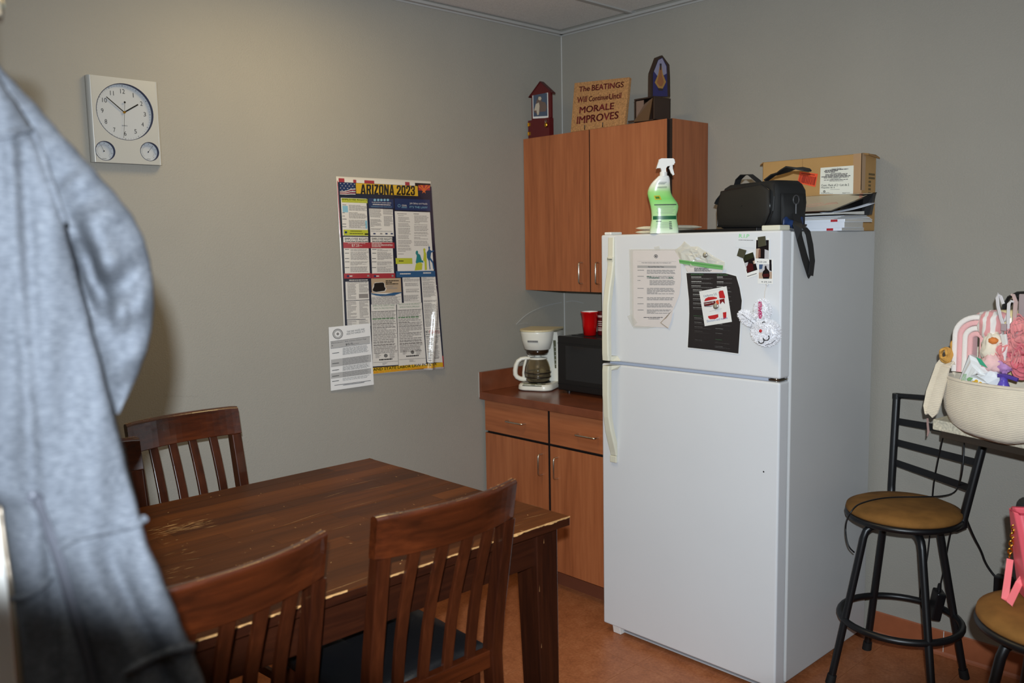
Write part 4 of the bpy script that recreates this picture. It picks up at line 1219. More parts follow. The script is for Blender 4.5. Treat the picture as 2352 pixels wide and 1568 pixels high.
def bagring(z, sa0, sa1, b0_, b1_, r=.03):
    out = []
    L_, D_ = fd_.length, DEP
    x0_, x1_, y0_, y1_ = sa0 * L_, sa1 * L_, b0_ * D_, b1_ * D_
    for cx_, cy_, a0 in ((x1_ - r, y0_ + r, -PI / 2), (x1_ - r, y1_ - r, 0), (x0_ + r, y1_ - r, PI / 2), (x0_ + r, y0_ + r, PI)):
        for k in range(6):
            a = a0 + PI / 2 * k / 5
            x = cx_ + r * math.cos(a); y = cy_ + r * math.sin(a)
            w_ = .003 * mnoise.noise(Vector((x * 18, y * 18, z * 16)))
            out.append(F0 + u_ * (x + w_) + d_ * (y + w_) + Vector((0, 0, BZ + z)))
    return out
mb = MB(); mb.loft([bagring(0, .05, .95, .08, .92), bagring(.006, .0, 1.0, .02, .98), bagring(.04, -.035, 1.035, -.02, 1.02), bagring(.09, -.02, 1.04, -.02, 1.03), bagring(.135, .02, 1.03, .0, 1.02), bagring(.158, .06, 1.0, .02, .97), bagring(.170, .14, .95, .1, .9, .02), bagring(.174, .3, .85, .3, .7, .012)], True)
bag = mb.build('bag_body', M_bagb, t)
# front pocket with piping and zip
pk = [(.04, .012), (.90, .004), (1.0, .055), (.985, .135), (.86, .158), (.10, .146), (.03, .08)]
mb = MB()
cpk = Vector((sum(p[0] for p in pk) / 7, sum(p[1] for p in pk) / 7))
mb.loft([[BP(cpk.x + (p[0] - cpk.x) * s, -.02 - o, cpk.y + (p[1] - cpk.y) * s) for p in pk] for s, o in ((1, 0), (.98, .05), (.9, .09), (.5, .12), (.02, .13))], False, True, True)
mb.build('front_pocket', mat('black_nylon_warm', (30, 27, 23), rough=.75, bump=.3, bscale=800), t)
mb = MB(); mb.tube([BP(p[0], -.05, p[1]) for p in pk], .003, 8, closed=True); mb.build('piping', M_vinyl, t)
mb = MB(); mb.ribbon([BP(.985, -.06, .02), BP(1.045, -.04, .06), BP(1.05, -.02, .11), BP(1.02, .0, .155)], .018, .003, tuple(u_ * .7 - d_ * .7)); mb.build('corner_trim', M_vinyl, t)
# side pocket with a blue lining showing and a buckle
mb = MB(); mb.grid(lambda a, b: BP(1.045 + .05 * math.sin(PI * a) * math.sin(PI * min(1, b * 1.3)), .18 + .7 * a, .012 + .11 * b), 8, 6); mb.build('side_pocket', M_bagb, t, solid=.004)
mb = MB(); mb.grid(lambda a, b: BP(1.07, .2 + .6 * a, .003 + .028 * b + .008 * math.sin(a * 9)), 8, 3); mb.build('blue_lining', mat('blue_cloth', (30, 52, 96), rough=.5, var=.4, vscale=60), t, solid=.003)
pB = BP(1.10, .52, .098)
mb = MB(); mb.tube([pB + d_ * (.013 * math.cos(a)) + Vector((0, 0, .016 * math.sin(a))) for a in [2 * PI * k / 16 for k in range(16)]], .0026, 8, closed=True); mb.cyl(pB + Vector((0, 0, -.014)), pB + Vector((0, 0, -.05)), .0035, n=8); mb.build('swivel_clip', mat('clip_grey', (60, 60, 62), rough=.35), t)
# handles on top
mb = MB(); mb.ribbon([BP(.20, .25, .160), BP(.26, .22, .190), BP(.36, .2, .205), BP(.48, .22, .203), BP(.56, .25, .185), BP(.6, .3, .172)], .026, .003, tuple(d_)); mb.build('top_handle', M_bagw, t)
mb = MB(); mb.ribbon([BP(.62, .45, .178), BP(.72, .5, .196), BP(.84, .5, .200), BP(.92, .5, .206), BP(1.0, .55, .216), BP(1.08, .6, .212), BP(1.16, .7, .204), BP(1.2, .72, .198)], [.02, .024, .03, .05, .07, .074, .05, .02], .005, tuple(d_)); mb.build('handle_wrap', M_bagw, t)
mb = MB(); mb.ribbon([BP(.02, .1, .135), BP(-.03, .05, .115), BP(-.045, .02, .10)], .02, .003, tuple(d_)); mb.build('side_tab', M_bagw, t)
# shoulder strap: down from the clip, over the edge and hanging in a loop along the fridge side
xs_ = FX1 + .006
def SS(px_, py_, o=0): return at(px_, py_, 0, xs_ + o)
Pa = pB + Vector((0, 0, -.05))
mb = MB()
mb.ribbon([Pa, Pa + Vector((.015, -.01, -.03)), Vector((FX1 + .004, SS(1832, 532).y, FH + .012)), SS(1836, 545, .002), SS(1848, 590, .002), SS(1860, 628, .002), SS(1862, 632, .003)], [.03, .034, .036, .038, .038, .038, .038], .0025, [tuple(d_), (0, 1, 0), (0, 1, 0), (0, 1, 0), (0, 1, .0), (0, 1, .3), (0, 1, .3)])
mb.build('shoulder_strap', M_bagw, t)
mb = MB()
mb.ribbon([SS(1862, 632, .005), SS(1866, 600, .006), SS(1862, 565, .007), SS(1856, 535, .007), Vector((FX1 + .003, SS(1850, 530).y, FH + .008)), Vector((FX1 - .02, SS(1845, 530).y + .02, FH + .012)), BP(1.0, .9, .012)], .034, .0025, (0, 1, 0))
mb.build('shoulder_strap', M_bagw, t)

# long cardboard box against the wall
M_card = mat('cardboard', (178, 138, 84), rough=.8, var=.06, vscale=6, bump=.15, bscale=60)
M_card2 = mat('cardboard_edge', (150, 112, 66), rough=.85)
cy0, cy1 = -.150, -.022
p = at(1980, 360, 1, cy0); q = at(1752, 367, 1, cy0)
cx0, cx1, cz1 = q.x, p.x, at(1980, 352, 1, cy0).z
t = thing('cardboard_box', 'long brown cardboard box with white and orange labels at the back of the refrigerator top', 'box', ((cx0 + cx1) / 2, (cy0 + cy1) / 2, TOP))
MB().box(cx0, cx1, cy0, cy1, TOP + .0005, cz1).build('carton', M_card, t, bevel=.004, seg=2)
m = MB(); m.hexa([(cx0 - .012, cy0 - .002, cz1 - .012), (cx0 + .002, cy0 - .002, cz1 - .004), (cx0 + .002, cy1, cz1 - .004), (cx0 - .012, cy1, cz1 - .012)], [(cx0 - .010, cy0 - .002, cz1 - .008), (cx0 + .002, cy0 - .002, cz1), (cx0 + .002, cy1, cz1), (cx0 - .010, cy1, cz1 - .008)])
m.build('flap', M_card2, t)
m = MB(); m.hexa([(cx1 - .004, cy0 + .01, cz1 - .002), (cx1 + .012, cy0 + .03, cz1 - .006), (cx1 + .016, cy1 - .006, cz1 - .016), (cx1 - .004, cy1, cz1 - .002)], [(cx1 - .004, cy0 + .01, cz1 + .003), (cx1 + .012, cy0 + .03, cz1 + .001), (cx1 + .016, cy1 - .006, cz1 - .011), (cx1 - .004, cy1, cz1 + .003)])
m.build('flap', M_card2, t)
def C9(x, y): return (1840 + x / 7.129, 330 + y / 7.129)
tp_ = MB(); a_ = at(*C9(860, 140), 1, cy0).x
tp_.box(a_, cx1 + .0008, cy0 - .0008, cy0 + .002, at(*C9(900, 820), 1, cy0).z, cz1 + .0006)
tp_.box(cx1 - .002, cx1 + .0010, cy0 - .0008, cy0 + .03, cz1 - .14, cz1 + .0006)
tp_.build('packing_tape', mat('clear_tape', (176, 142, 108), rough=.2), t)
MB().box(cx0 + .18, cx0 + .1815, cy0 - .0006, cy0 + .001, 1.72, cz1 - .001).build('crease', M_card2, t)
cr = [(320, 395), (862, 355), (852, 826), (304, 828)]
sh = Sheet(cr, [at(*C9(*p), 1, cy0 - .0006) for p in cr], (0, -1, 0))
m = MB(); sh.rect(m, 0, 0, 0, 0, .0004, 0, uvs=(0, 0, 1, 1)); m.build('white_label', mat('label_white', (226, 226, 214), rough=.35), t)
m = MB(); sh.text(m, 'amazon basics', 505, 398, 662, 420, .0008, 0, .01)
for i, (a, b) in enumerate(((400, 780), (380, 780), (395, 765), (490, 665), (400, 770), (400, 760), (335, 820), (375, 790), (495, 660), (378, 780), (470, 700))):
    sh.lines(m, a, 428 + i * 18, b, 437 + i * 18, 1, .0008, 1, .5, .05)
sh.text(m, 'Cont.: Pack of 2 \u2022 Lot de 2', 334, 664, 788, 688, .0008, 0, .015); sh.text(m, 'Paquete de 2', 334, 708, 556, 733, .0008, 0, .015)
sh.lines(m, 485, 746, 655, 754, 1, .0008, 1); sh.ring(m, 384, 780, 8, 18, .0008, 0, 16); sh.lines(m, 330, 800, 560, 822, 2, .0008, 1, .5); sh.lines(m, 680, 800, 820, 818, 2, .0008, 0, .5)
m.build('printed_text', [M_ink, M_grey], t)
cr = [(-20, 455), (276, 492), (232, 708), (-60, 640)]
sh = Sheet(cr, [at(*C9(*p), 1, cy0 - .0006) for p in cr], (0, -1, 0))
m = MB(); sh.rect(m, 0, 0, 0, 0, .0004, 0, uvs=(0, 0, 1, 1)); m.build('orange_label', mat('label_orange', (232, 84, 50), rough=.4), t)
m = MB(); rnd = random.Random(2); u = .06
while u < .9:
    w_ = rnd.choice((.02, .035, .05)); sh.rect(m, 0, 0, 0, 0, .0008, 0, uvs=(u, .26, u + w_, .9)); u += w_ + rnd.choice((.015, .03))
sh.rect(m, 0, 0, 0, 0, .0008, 0, uvs=(.1, .1, .85, .16)); m.build('bar_print', mat('label_dark_red', (130, 24, 20), rough=.5), t)
m = MB()
for k in range(9):
    z = at(2004, 403 + k * 8.6, 0, cx1).z
    y = cy0 + .062
    for j in range(5 if k < 2 else rnd.choice((2, 3, 4))):
        m.box(cx1, cx1 + .0008, y + j * .011, y + j * .011 + .008, z, z + .008)
m.build('carton_print', mat('carton_ink', (84, 70, 40), rough=.7), t)

# stack of books and a binder, beside the bag
M_pg = mat('book_pages', (206, 202, 194), rough=.8, bump=.5, bscale=300, stretch=(1, 1, 25), var=.06, vscale=40)
M_cov = mat('book_cover_white', (222, 226, 234), rough=.3)
SYF = -.36
def xat(px_, y_): return at(px_, 520, 1, y_).x
def book(z0, z1, y0, x1, y1, lab, mark, name='book', cat='book', skew=0.0):
    # spine faces the room (-y), page edges face +x
    x0_ = x1 - .27
    t = thing(name, lab, cat, ((x0_ + x1) / 2, (y0 + y1) / 2, z0), 0, 'books on the refrigerator')
    s = Vector((skew, 0, 0))
    A = [Vector((x0_, y0, 0)), Vector((x1, y0, 0)), Vector((x1, y1, 0)) + s, Vector((x0_, y1, 0)) + s]
    up_ = lambda z: [p + Vector((0, 0, z)) for p in A]
    MB().hexa(up_(z0), up_(z0 + .0012)).hexa(up_(z1 - .0012), up_(z1)).build('cover', M_cov, t)
    MB().box(x0_, x1, y0 - .0008, y0 + .0012, z0, z1).build('spine', M_cov, t, bevel=.0008)
    In = [p + Vector((-.002, .002, 0)) for p in A]
    MB().hexa([p + Vector((0, 0, z0 + .0012)) for p in In], [p + Vector((0, 0, z1 - .0012)) for p in In]).build('page_block', M_pg, t)
    if mark:
        a = xat(mark[0], y0); b = xat(mark[1], y0)
        MB().box(a, b, y0 - .0014, y0, z0 + .001, z1 - .001).build('spine_mark', M_red, t)
    return t
def zpy(py, y_): return at(1920, py, 1, y_).z
def cpy(y): return 330 + y / 7.129
z0 = TOP + .001
yb0 = SYF
zz = [z0, zpy(cpy(1364), yb0), zpy(cpy(1268), yb0), zpy(cpy(1222), yb0), zpy(cpy(1160), yb0)]
dz = zz[0] - zpy(cpy(1412), yb0)
zz = [z0] + [z + dz for z in zz[1:]]
xr = xat(1840 + 665 / 7.129, yb0)
book(zz[0], zz[1], yb0, xr, -.175, 'white paperback with red spine mark at the bottom of the book stack', (1840 + 420 / 7.129, 1840 + 528 / 7.129))
book(zz[1], zz[2], yb0, xr + .010, -.205, 'thick white book without a spine mark, second from the bottom of the stack', None)
book(zz[2], zz[3], yb0, xr + .012, -.165, 'thin white paperback with red spine mark in the middle of the book stack', (1840 + 485 / 7.129, 1840 + 596 / 7.129), skew=.015)
t = thing('magazine_pile', 'thin loose magazines between the books and the binder', 'magazines', (xr - .12, -.27, zz[3]))
nl = 4
for k in range(nl):
    a = zz[3] + (zz[4] - zz[3]) * k / nl
    MB().hexa([(xr - .26, yb0 + .004 * k, a), (xr - .03 + .012 * k, yb0 + .002 * k, a), (xr + .02 - .006 * k, -.16, a + .002), (xr - .26, -.16, a)], [(xr - .26, yb0 + .004 * k, a + .003), (xr - .03 + .012 * k, yb0 + .002 * k, a + .0025), (xr + .02 - .006 * k, -.16, a + .0048), (xr - .26, -.16, a + .003)]).build('magazine', M_cov if k % 2 else M_pg, t)
# open ring binder on top
zb_ = zz[4] + .0015
zc_ = zpy(cpy(1100), yb0) + dz
t = thing('ring_binder', 'black ring binder with beige cover insert, lying open on top of the book stack', 'binder', (xr - .12, -.27, zb_))
bx0, bx1 = xr - .30, xr - .005
MB().box(bx0, bx1 + .02, yb0 - .004, -.165, zb_, zb_ + .0025).build('back_cover', M_vinyl, t, bevel=.0008)
MB().hexa([(bx0 + .01, yb0 + .004, zb_ + .003), (bx1 - .028, yb0 + .004, zb_ + .003), (bx1 + .018, -.205, zb_ + .003), (bx0 + .01, -.205, zb_ + .003)], [(bx0 + .01, yb0 + .004, zc_ - .003), (bx1 - .028, yb0 + .004, zc_ - .003), (bx1 + .018, -.205, zc_ + .003), (bx0 + .01, -.205, zc_ + .003)]).build('paper_stack', M_pg, t)
zh = zpy(cpy(835), -.185) + dz * .3
cvr = MB(); 
A_ = [Vector((bx0, yb0 - .004, zc_)), Vector((bx1 - .034, yb0 - .004, zc_ - .002)), Vector((bx1 + .045, -.16, zh)), Vector((bx0, -.16, zh))]
_k = (zh - zc_) / (-.16 - (yb0 - .004)); A_[1].z = zc_; A_[2].z = zh; A_[3].z = zh
cvr.hexa(A_, [p + Vector((0, 0, .003)) for p in A_]); cvr.build('front_cover', M_vinyl, t, bevel=.0008)
ins = MB(); 
_bl = lambda a, b: (A_[0] * (1 - a) + A_[1] * a) * (1 - b) + (A_[3] * (1 - a) + A_[2] * a) * b + Vector((0, 0, .0036))
B_ = [_bl(.02, .03), _bl(.97, .03), _bl(.97, .97), _bl(.02, .97)]
ins.quad(*B_); ins.build('cover_insert', mat('insert_beige', (206, 196, 172), rough=.5), t)
sw = MB(); 
def insP(a, b): return (B_[0] * (1 - a) + B_[1] * a) * (1 - b) + (B_[3] * (1 - a) + B_[2] * a) * b + Vector((0, -.0003, .0006))
sw.tube([insP(a, b) for a, b in ((.60, .5), (.5, .45), (.42, .40), (.40, .32), (.5, .28), (.62, .36), (.72, .40), (.85, .42), (.78, .50), (.66, .44))], .0008, 5); sw.build('insert_script', mat('insert_pink', (196, 140, 124), rough=.5), t)
MB().beam(insP(.86, .995), insP(.99, .72), .012, .0006, (1, 0, 0)).build('pink_ribbon_print', mat('insert_pink', (196, 140, 124)), t)
MB().grid(lambda a, b: Vector((bx1 - .10 + .13 * b + .02 * a, yb0 + .02 + .16 * b, zc_ + .002 + .035 * b * b * (1 - .0 * a) - .004 * a)), 6, 10).build('curled_sheet', M_cov, t, solid=.001)
MB().hexa([(bx1 + .005, -.200, zb_ + .002), (bx1 + .028, -.185, zb_ + .002), (bx1 + .028, -.160, zb_ + .002), (bx1 - .1, -.160, zb_ + .002)], [(bx1 + .012, -.200, zh - .004), (bx1 + .040, -.180, zh - .002), (bx1 + .042, -.160, zh), (bx1 - .1, -.160, zh)]).build('binder_spine', M_vinyl, t)
# ================================================================ dining table
def tablewood(name, base, dark, light, grain='Y'):
    m = wood(name, dark, base, light, grain, 1.6, rough=.42, coat=.0, spec=.08)
    return m
TW = [tablewood('stave_wood_a', (88, 47, 20), (70, 37, 16), (100, 54, 24)), tablewood('stave_wood_b', (82, 44, 20), (66, 36, 16), (95, 52, 24)),
      tablewood('stave_wood_c', (94, 51, 22), (75, 41, 18), (108, 60, 27)), tablewood('stave_wood_d', (76, 41, 20), (60, 33, 17), (88, 48, 23))]
M_leg = wood('dark_stained_wood', (31, 14, 8), (46, 20, 10), (60, 28, 14), 'Z', 1.5, rough=.3, coat=.25)
M_legy = wood('dark_stained_wood_long', (31, 14, 8), (46, 20, 10), (60, 28, 14), 'Y', 1.5, rough=.3, coat=.25)
M_worn = mat('worn_bare_wood', (196, 150, 96), rough=.6, var=.3, vscale=60)
TZ = .89
TX0, TX1, TY1, TY0 = .671, 1.655, -1.753, -3.12
XS = 1.142
t = thing('dining_table', 'dark wood counter-height dining table with a scratched butcher-block top and worn edges', 'table', ((TX0 + TX1) / 2, (TY0 + TY1) / 2, 0))
table = t
for a, b in ((TX0, XS - .0008), (XS + .0008, TX1)):
    MB().box(a, b, TY0, TY1, TZ - .026, TZ - .003).build('top_board', M_legy, t, bevel=.002)
# staves of the butcher-block top: each its own piece
rnd = random.Random(21)
cols = []
for a, b in ((TX0, XS - .0008), (XS + .0008, TX1)):
    n = 7 if a < 1 else 8
    for k in range(n):
        cols.append((a + (b - a) * k / n, a + (b - a) * (k + 1) / n))
for a, b in cols:
    y = TY1
    first = True
    while y > TY0 + .02:
        L_ = rnd.uniform(.25, .62) if not first else rnd.uniform(.12, .5)
        y2 = max(TY0, y - L_)
        if y2 - TY0 < .08: y2 = TY0
        g = .0002
        h = TZ - rnd.uniform(0, .0003)
        MB().box(a + g, b - g, y2 + g, y - g, TZ - .0035, h).build('stave', rnd.choice(TW), t)
        y = y2; first = False
# bare, chipped top edges
def worn_edge(p0, p1, inward, seed, full=.75):
    mb = MB(); p0 = Vector(p0); p1 = Vector(p1); n = Vector(inward); N = 220; rn = random.Random(seed)
    pts = []
    for i in range(N + 1):
        s = i / N
        w_ = .0012 + .0016 * max(0, mnoise.noise(Vector((s * 22, seed, 0)))) + .0035 * max(0, mnoise.noise(Vector((s * 70, seed, 4))))
        v_ = .002 + .005 * max(0, mnoise.noise(Vector((s * 30, seed, 8)))) + .002 * rn.random()
        pts.append((p0.lerp(p1, s), w_, v_))
    for i in range(N):
        if mnoise.noise(Vector((i / N * 9, seed * 3.1, 2))) < -full + .25: continue
        (a, wa, va), (b, wb, vb) = pts[i], pts[i + 1]
        up_ = Vector((0, 0, .0005)); ou = -n * .0005
        mb.quad(a + n * wa + up_, a + ou + up_, b + ou + up_, b + n * wb + up_)
        mb.quad(a + ou + up_, a + ou - Vector((0, 0, va)), b + ou - Vector((0, 0, vb)), b + ou + up_)
    return mb
worn_edge((TX1, TY0, TZ), (TX1, TY1, TZ), (-1, 0, 0), 3).build('worn_edge', M_worn, t)
worn_edge((TX0, TY1, TZ), (TX1, TY1, TZ), (0, -1, 0), 5, .1).build('worn_edge', mat('worn_edge_dark', (120, 78, 44), rough=.5), t)
# scratches and chips
mb = MB()
def scratch(px, py, L_, w_, ang):
    p = at(px, py, 2, TZ); p.z = TZ + .0003
    a = Vector((math.sin(ang), math.cos(ang), 0)); s = Vector((a.y, -a.x, 0)) * w_ / 2
    q = [p - a * L_ / 2, p - a * L_ * .1 - s, p + a * L_ / 2, p + a * L_ * .1 + s]
    if all(TX0 < v.x < TX1 and TY0 < v.y < TY1 for v in q): mb.quad(*q)
for _ in range(80): 
    f_ = rnd.random(); scratch(352 + 135 * f_ + rnd.gauss(0, 5), 1226 - 30 * f_ + rnd.gauss(0, 7), rnd.uniform(.012, .05), rnd.uniform(.0008, .0026), rnd.gauss(0, .12))
for _ in range(14): scratch(rnd.uniform(380, 450), rnd.uniform(1245, 1330), rnd.uniform(.01, .05), .001, rnd.gauss(0, .3))
for _ in range(150):
    p = at(rnd.uniform(340, 1250), rnd.uniform(1070, 1420), 2, TZ)
    scratch(rnd.uniform(340, 1250), rnd.uniform(1070, 1420), rnd.uniform(.003, .012), rnd.uniform(.0008, .003), rnd.uniform(0, 3))
for a_, b_, L_ in ((830, 1108, .16), (770, 1135, .10), (785, 1210, .07), (1165, 1213, .13), (1170, 1196, .03), (700, 1190, .2), (820, 1160, .16), (790, 1345, .2), (860, 1120, .1), (1230, 1185, .1), (1010, 1175, .12), (400, 1305, .06), (960, 1265, .1), (640, 1420, .2), (760, 1380, .15)):
    scratch(a_, b_, L_, .0011, rnd.gauss(0, .08))
mb.build('scratch_mark', M_worn, t)
# apron and tapering legs
AI = .035
MB().box(TX1 - AI - .022, TX1 - AI, TY0 + .06, TY1 - .10, TZ - .125, TZ - .026).build('apron', M_legy, t, bevel=.002)
MB().box(TX0 + AI, TX0 + AI + .022, TY0 + .06, TY1 - .10, TZ - .125, TZ - .026).build('apron', M_legy, t, bevel=.002)
MB().box(TX0 + .10, TX1 - .10, TY1 - AI - .022, TY1 - AI, TZ - .125, TZ - .026).build('apron', M_leg, t, bevel=.002)
MB().box(TX0 + .10, TX1 - .10, TY0 + AI, TY0 + AI + .022, TZ - .125, TZ - .026).build('apron', M_leg, t, bevel=.002)
for sx, ex_ in ((-1, TX0 + .025), (1, TX1 - .025)):
    for sy, ey_ in ((-1, TY0 + .025), (1, TY1 - .025)):
        def rg(w_, z): return [Vector((ex_ - (w_ if sx > 0 else 0), ey_ - (w_ if sy > 0 else 0), z)), Vector((ex_ + (0 if sx > 0 else w_), ey_ - (w_ if sy > 0 else 0), z)), Vector((ex_ + (0 if sx > 0 else w_), ey_ + (0 if sy > 0 else w_), z)), Vector((ex_ - (w_ if sx > 0 else 0), ey_ + (0 if sy > 0 else w_), z))]
        MB().loft([rg(.062, 0), rg(.082, TZ - .14), rg(.082, TZ - .026)], True, True, False).build('leg', M_leg, t, bevel=.003)
# bare-wood nicks down the front leg
mb = MB()
for k in range(5):
    z = TZ - .05 - k * .16 + rnd.uniform(-.02, .02); xx = TX1 - .025 + .0005
    w_ = .082 - .02 * (1 - z / TZ)
    yy = TY1 - .025 - w_ + .001 + (rnd.random() * .002 if k % 3 else rnd.random() * .05)
    mb.quad((xx, yy, z), (xx, yy + .0018, z), (xx, yy + .0016, z + rnd.uniform(.004, .03)), (xx, yy, z + .004))
mb.build('leg_nick', mat('nick_wood', (150, 106, 66), rough=.6), t)

# ================================================================ dining chairs
M_chr = wood('chair_wood', (44, 18, 7), (66, 28, 11), (88, 40, 17), 'Y', 1.2, rough=.26, coat=.35)
M_chz = wood('chair_wood_upright', (42, 17, 8), (58, 25, 11), (74, 34, 16), 'Z', 1.2, rough=.28, coat=.3)
M_seat = mat('black_leatherette', (20, 20, 22), rough=.38, bump=.25, bscale=250)
CG = 'counter-height slat-back dining chairs around the table'
RZ = 1.092
def arc(y): return -.272 - .038 * (1 - (y / .2) ** 2)
def make_chair():
    t = thing('dining_chair', 'x', 'chair', (0, 0, 0), 0, CG)
    # curved top rail
    rings = []
    N = 18
    for i in range(N + 1):
        y = -.2 + .4 * i / N; x = arc(y)
        e = min(1.0, min(i, N - i) / 1.0)
        th = .011; zt_, zb_ = RZ - (.0015 if e < 1 else 0), RZ - .098 + (.0015 if e < 1 else 0)
        lean = .016
        rings.append([Vector((x - th + lean, y, zb_)), Vector((x + th + lean, y, zb_)), Vector((x + th + .002, y, zt_ - .006)), Vector((x + th - .006, y, zt_)), Vector((x - th + .004, y, zt_)), Vector((x - th - .001, y, zt_ - .006))])
    MB().loft(rings, True, True, False).build('top_rail', M_chr, t, bevel=.003)
    mb = MB()
    rn = random.Random(5)
    for i in range(120):
        s = i / 120
        if mnoise.noise(Vector((s * 17, 1.3, 0))) < .0 and not (.02 > s or s > .975): continue
        y = -.199 + .398 * s; y2 = -.199 + .398 * (i + 1) / 120
        w_ = .0004 + .0013 * abs(mnoise.noise(Vector((s * 60, 5, 0))))
        for sg in (-1, 1):
            if sg > 0 and rn.random() < .5: continue
            xa_, xb_ = arc(y), arc(y2)
            o_ = -.0075 if sg < 0 else .0055
            mb.quad((xa_ + o_ - w_, y, RZ + .0003), (xb_ + o_ - w_, y2, RZ + .0003), (xb_ + o_ + w_, y2, RZ + .0003), (xa_ + o_ + w_, y, RZ + .0003))
    mb.build('worn_edge', M_worn, t)
    SZ = .64
    for s in (-1, 1):
        y = s * .181
        mb = MB()
        mb.loft([[Vector((xc - .017, y - .0175, z)), Vector((xc + dx_, y - .0175, z)), Vector((xc + dx_, y + .0175, z)), Vector((xc - .017, y + .0175, z))] for xc, dx_, z in ((-.245, .016, 0), (-.215, .02, .45), (-.205, .022, SZ), (-.218, .02, .75), (arc(y) + .018, .016, RZ - .097))], True, True, False)
        mb.build('back_post', M_chz, t, bevel=.003)
        MB().loft([[Vector((.175, s * .17 - .018, z)), Vector((.211, s * .17 - .018, z)), Vector((.211, s * .17 + .018, z)), Vector((.175, s * .17 + .018, z))] if z > .3 else [Vector((.183, s * .17 - .013, z)), Vector((.209, s * .17 - .013, z)), Vector((.209, s * .17 + .013, z)), Vector((.183, s * .17 + .013, z))] for z in (0, SZ - .05)], True, True, False).build('leg', M_chz, t, bevel=.002)
    for k in range(4):
        y = -.108 + .072 * k
        x = arc(y) + .016
        MB().loft([[Vector((xc - .006, y - .0145, z)), Vector((xc + .006, y - .0145, z)), Vector((xc + .006, y + .0145, z)), Vector((xc - .006, y + .0145, z))] for xc, z in [((-.200) * (1 - q) + x * q + .012 * math.sin(PI * q), SZ + (RZ - .097 - SZ) * q) for q in (0, .2, .4, .6, .8, 1)]], True, True, False).build('slat', M_chz, t, bevel=.002)
    MB().box(-.215, -.19, -.164, .164, SZ - .03, SZ + .015).build('back_rail', M_chr, t, bevel=.002)
    MB().box(-.19, .205, -.152, -.130, SZ - .085, SZ - .03).box(-.19, .205, .130, .152, SZ - .085, SZ - .03).box(.185, .207, -.15, .15, SZ - .085, SZ - .03).build('seat_frame', M_chz, t, bevel=.002)
    rg = lambda z, g: [Vector(p) for p in ((-.185 + g, -.185 + g, z), (.0, -.195 + g, z), (.19, -.198 + g, z), (.222 - g, -.16 + g, z), (.226 - g, 0, z), (.222 - g, .16 - g, z), (.19, .198 - g, z), (0, .195 - g, z), (-.185 + g, .185 - g, z))]
    mb = MB(); mb.loft([rg(SZ - .03, .01), rg(SZ - .02, 0), rg(SZ + .008, .0), rg(SZ + .022, .018), rg(SZ + .027, .06), rg(SZ + .029, .12)], True); mb.build('seat', M_seat, t)
    for a, b in (((-.235, -.17, .16), (.19, -.17, .16)), ((-.235, .17, .16), (.19, .17, .16)), ((.196, -.165, .24), (.196, .165, .24)), ((-.232, -.165, .30), (-.232, .165, .30))):
        MB().beam(a, b, .018, .03, (0, 1, 0) if a[0] != b[0] else (1, 0, 0)).build('stretcher', M_chz, t, bevel=.002)
    return t
ch = make_chair()
spots = [((1.518, -2.293), PI, 'near chair on the right, its back between the camera and the table end'),
         ((1.549, -2.849), -3.0, 'near chair on the left, its back partly behind the grey hoodie'),
         ((.642, -2.273), .089, 'far chair between the table and the left wall, seen below the clock'),
         ((.89, -2.74), .0, 'far chair almost hidden behind the grey hoodie, beside another far chair')]
labs = ['dark brown slat-back chair nearest the table corner, turned with its back to the camera',
        'dark brown slat-back chair with its back to the camera, partly behind the grey hoodie',
        'dark brown slat-back chair between the table and the left wall',
        'dark brown slat-back chair on the wall side, mostly hidden behind the hoodie']
for i, ((x, y), rz, _) in enumerate(spots):
    if i == 0:
        ch.location = (x, y, 0); ch.rotation_euler = (0, 0, rz); ch['label'] = labs[0]
    else:
        copy_tree(ch, (x, y, 0), rz, labs[i])

# ================================================================ bar stools
M_tub = mat('black_powder_coat', (17, 17, 19), rough=.38, bump=.1, bscale=900)
M_sued = mat('tan_suede', (128, 88, 42), rough=.85, var=.22, vscale=14, sheen=.0, spec=.2, bump=.2, bscale=400)
SG = 'black metal bar stools with tan seats'
def make_stool(cx, cy, rot):
    t = thing('bar_stool', 'x', 'stool', (0, 0, 0), 0, SG)
    R = .198
    mb = MB(); mb.lathe([(0, .624), (R - .012, .624), (R, .630), (R + .002, .640), (R - .004, .648), (0, .648)], (0, 0, 0), 48); mb.build('seat_ring', M_tub, t)
    mb = MB(); mb.lathe([(0, .648), (R - .006, .648), (R - .001, .655), (R - .004, .668), (R - .03, .679), (R - .09, .685), (0, .687)], (0, 0, 0), 48); mb.build('seat', M_sued, t)
    mb = MB(); mb.cyl((0, 0, .595), (0, 0, .624), .09, .10, 24); mb.build('swivel_plate', M_tub, t)
    for k in range(4):
        a = PI / 4 + k * PI / 2
        d = Vector((math.cos(a), math.sin(a), 0))
        P_ = [d * .03 + Vector((0, 0, .602)), d * .09 + Vector((0, 0, .602)), d * .118 + Vector((0, 0, .597)), d * .135 + Vector((0, 0, .583)), d * .144 + Vector((0, 0, .558)), d * .155 + Vector((0, 0, .50)), d * .205 + Vector((0, 0, .25)), d * .252 + Vector((0, 0, .02))]
        mb = MB(); mb.tube(P_, .0135, 14); lg = mb.build('leg', M_tub, t)
        mb = MB(); mb.cyl(d * .249 + Vector((0, 0, .035)), d * .257 + Vector((0, 0, 0)), .0165, .018, 14); mb.build('foot_cap', mat('rubber_black', (14, 14, 14), rough=.7), lg)
    mb = MB(); mb.tube([Vector((.208 * math.cos(a), .208 * math.sin(a), .245)) for a in [2 * PI * k / 40 for k in range(40)]], .0125, 12, closed=True); mb.build('foot_ring', M_tub, t)
    return t
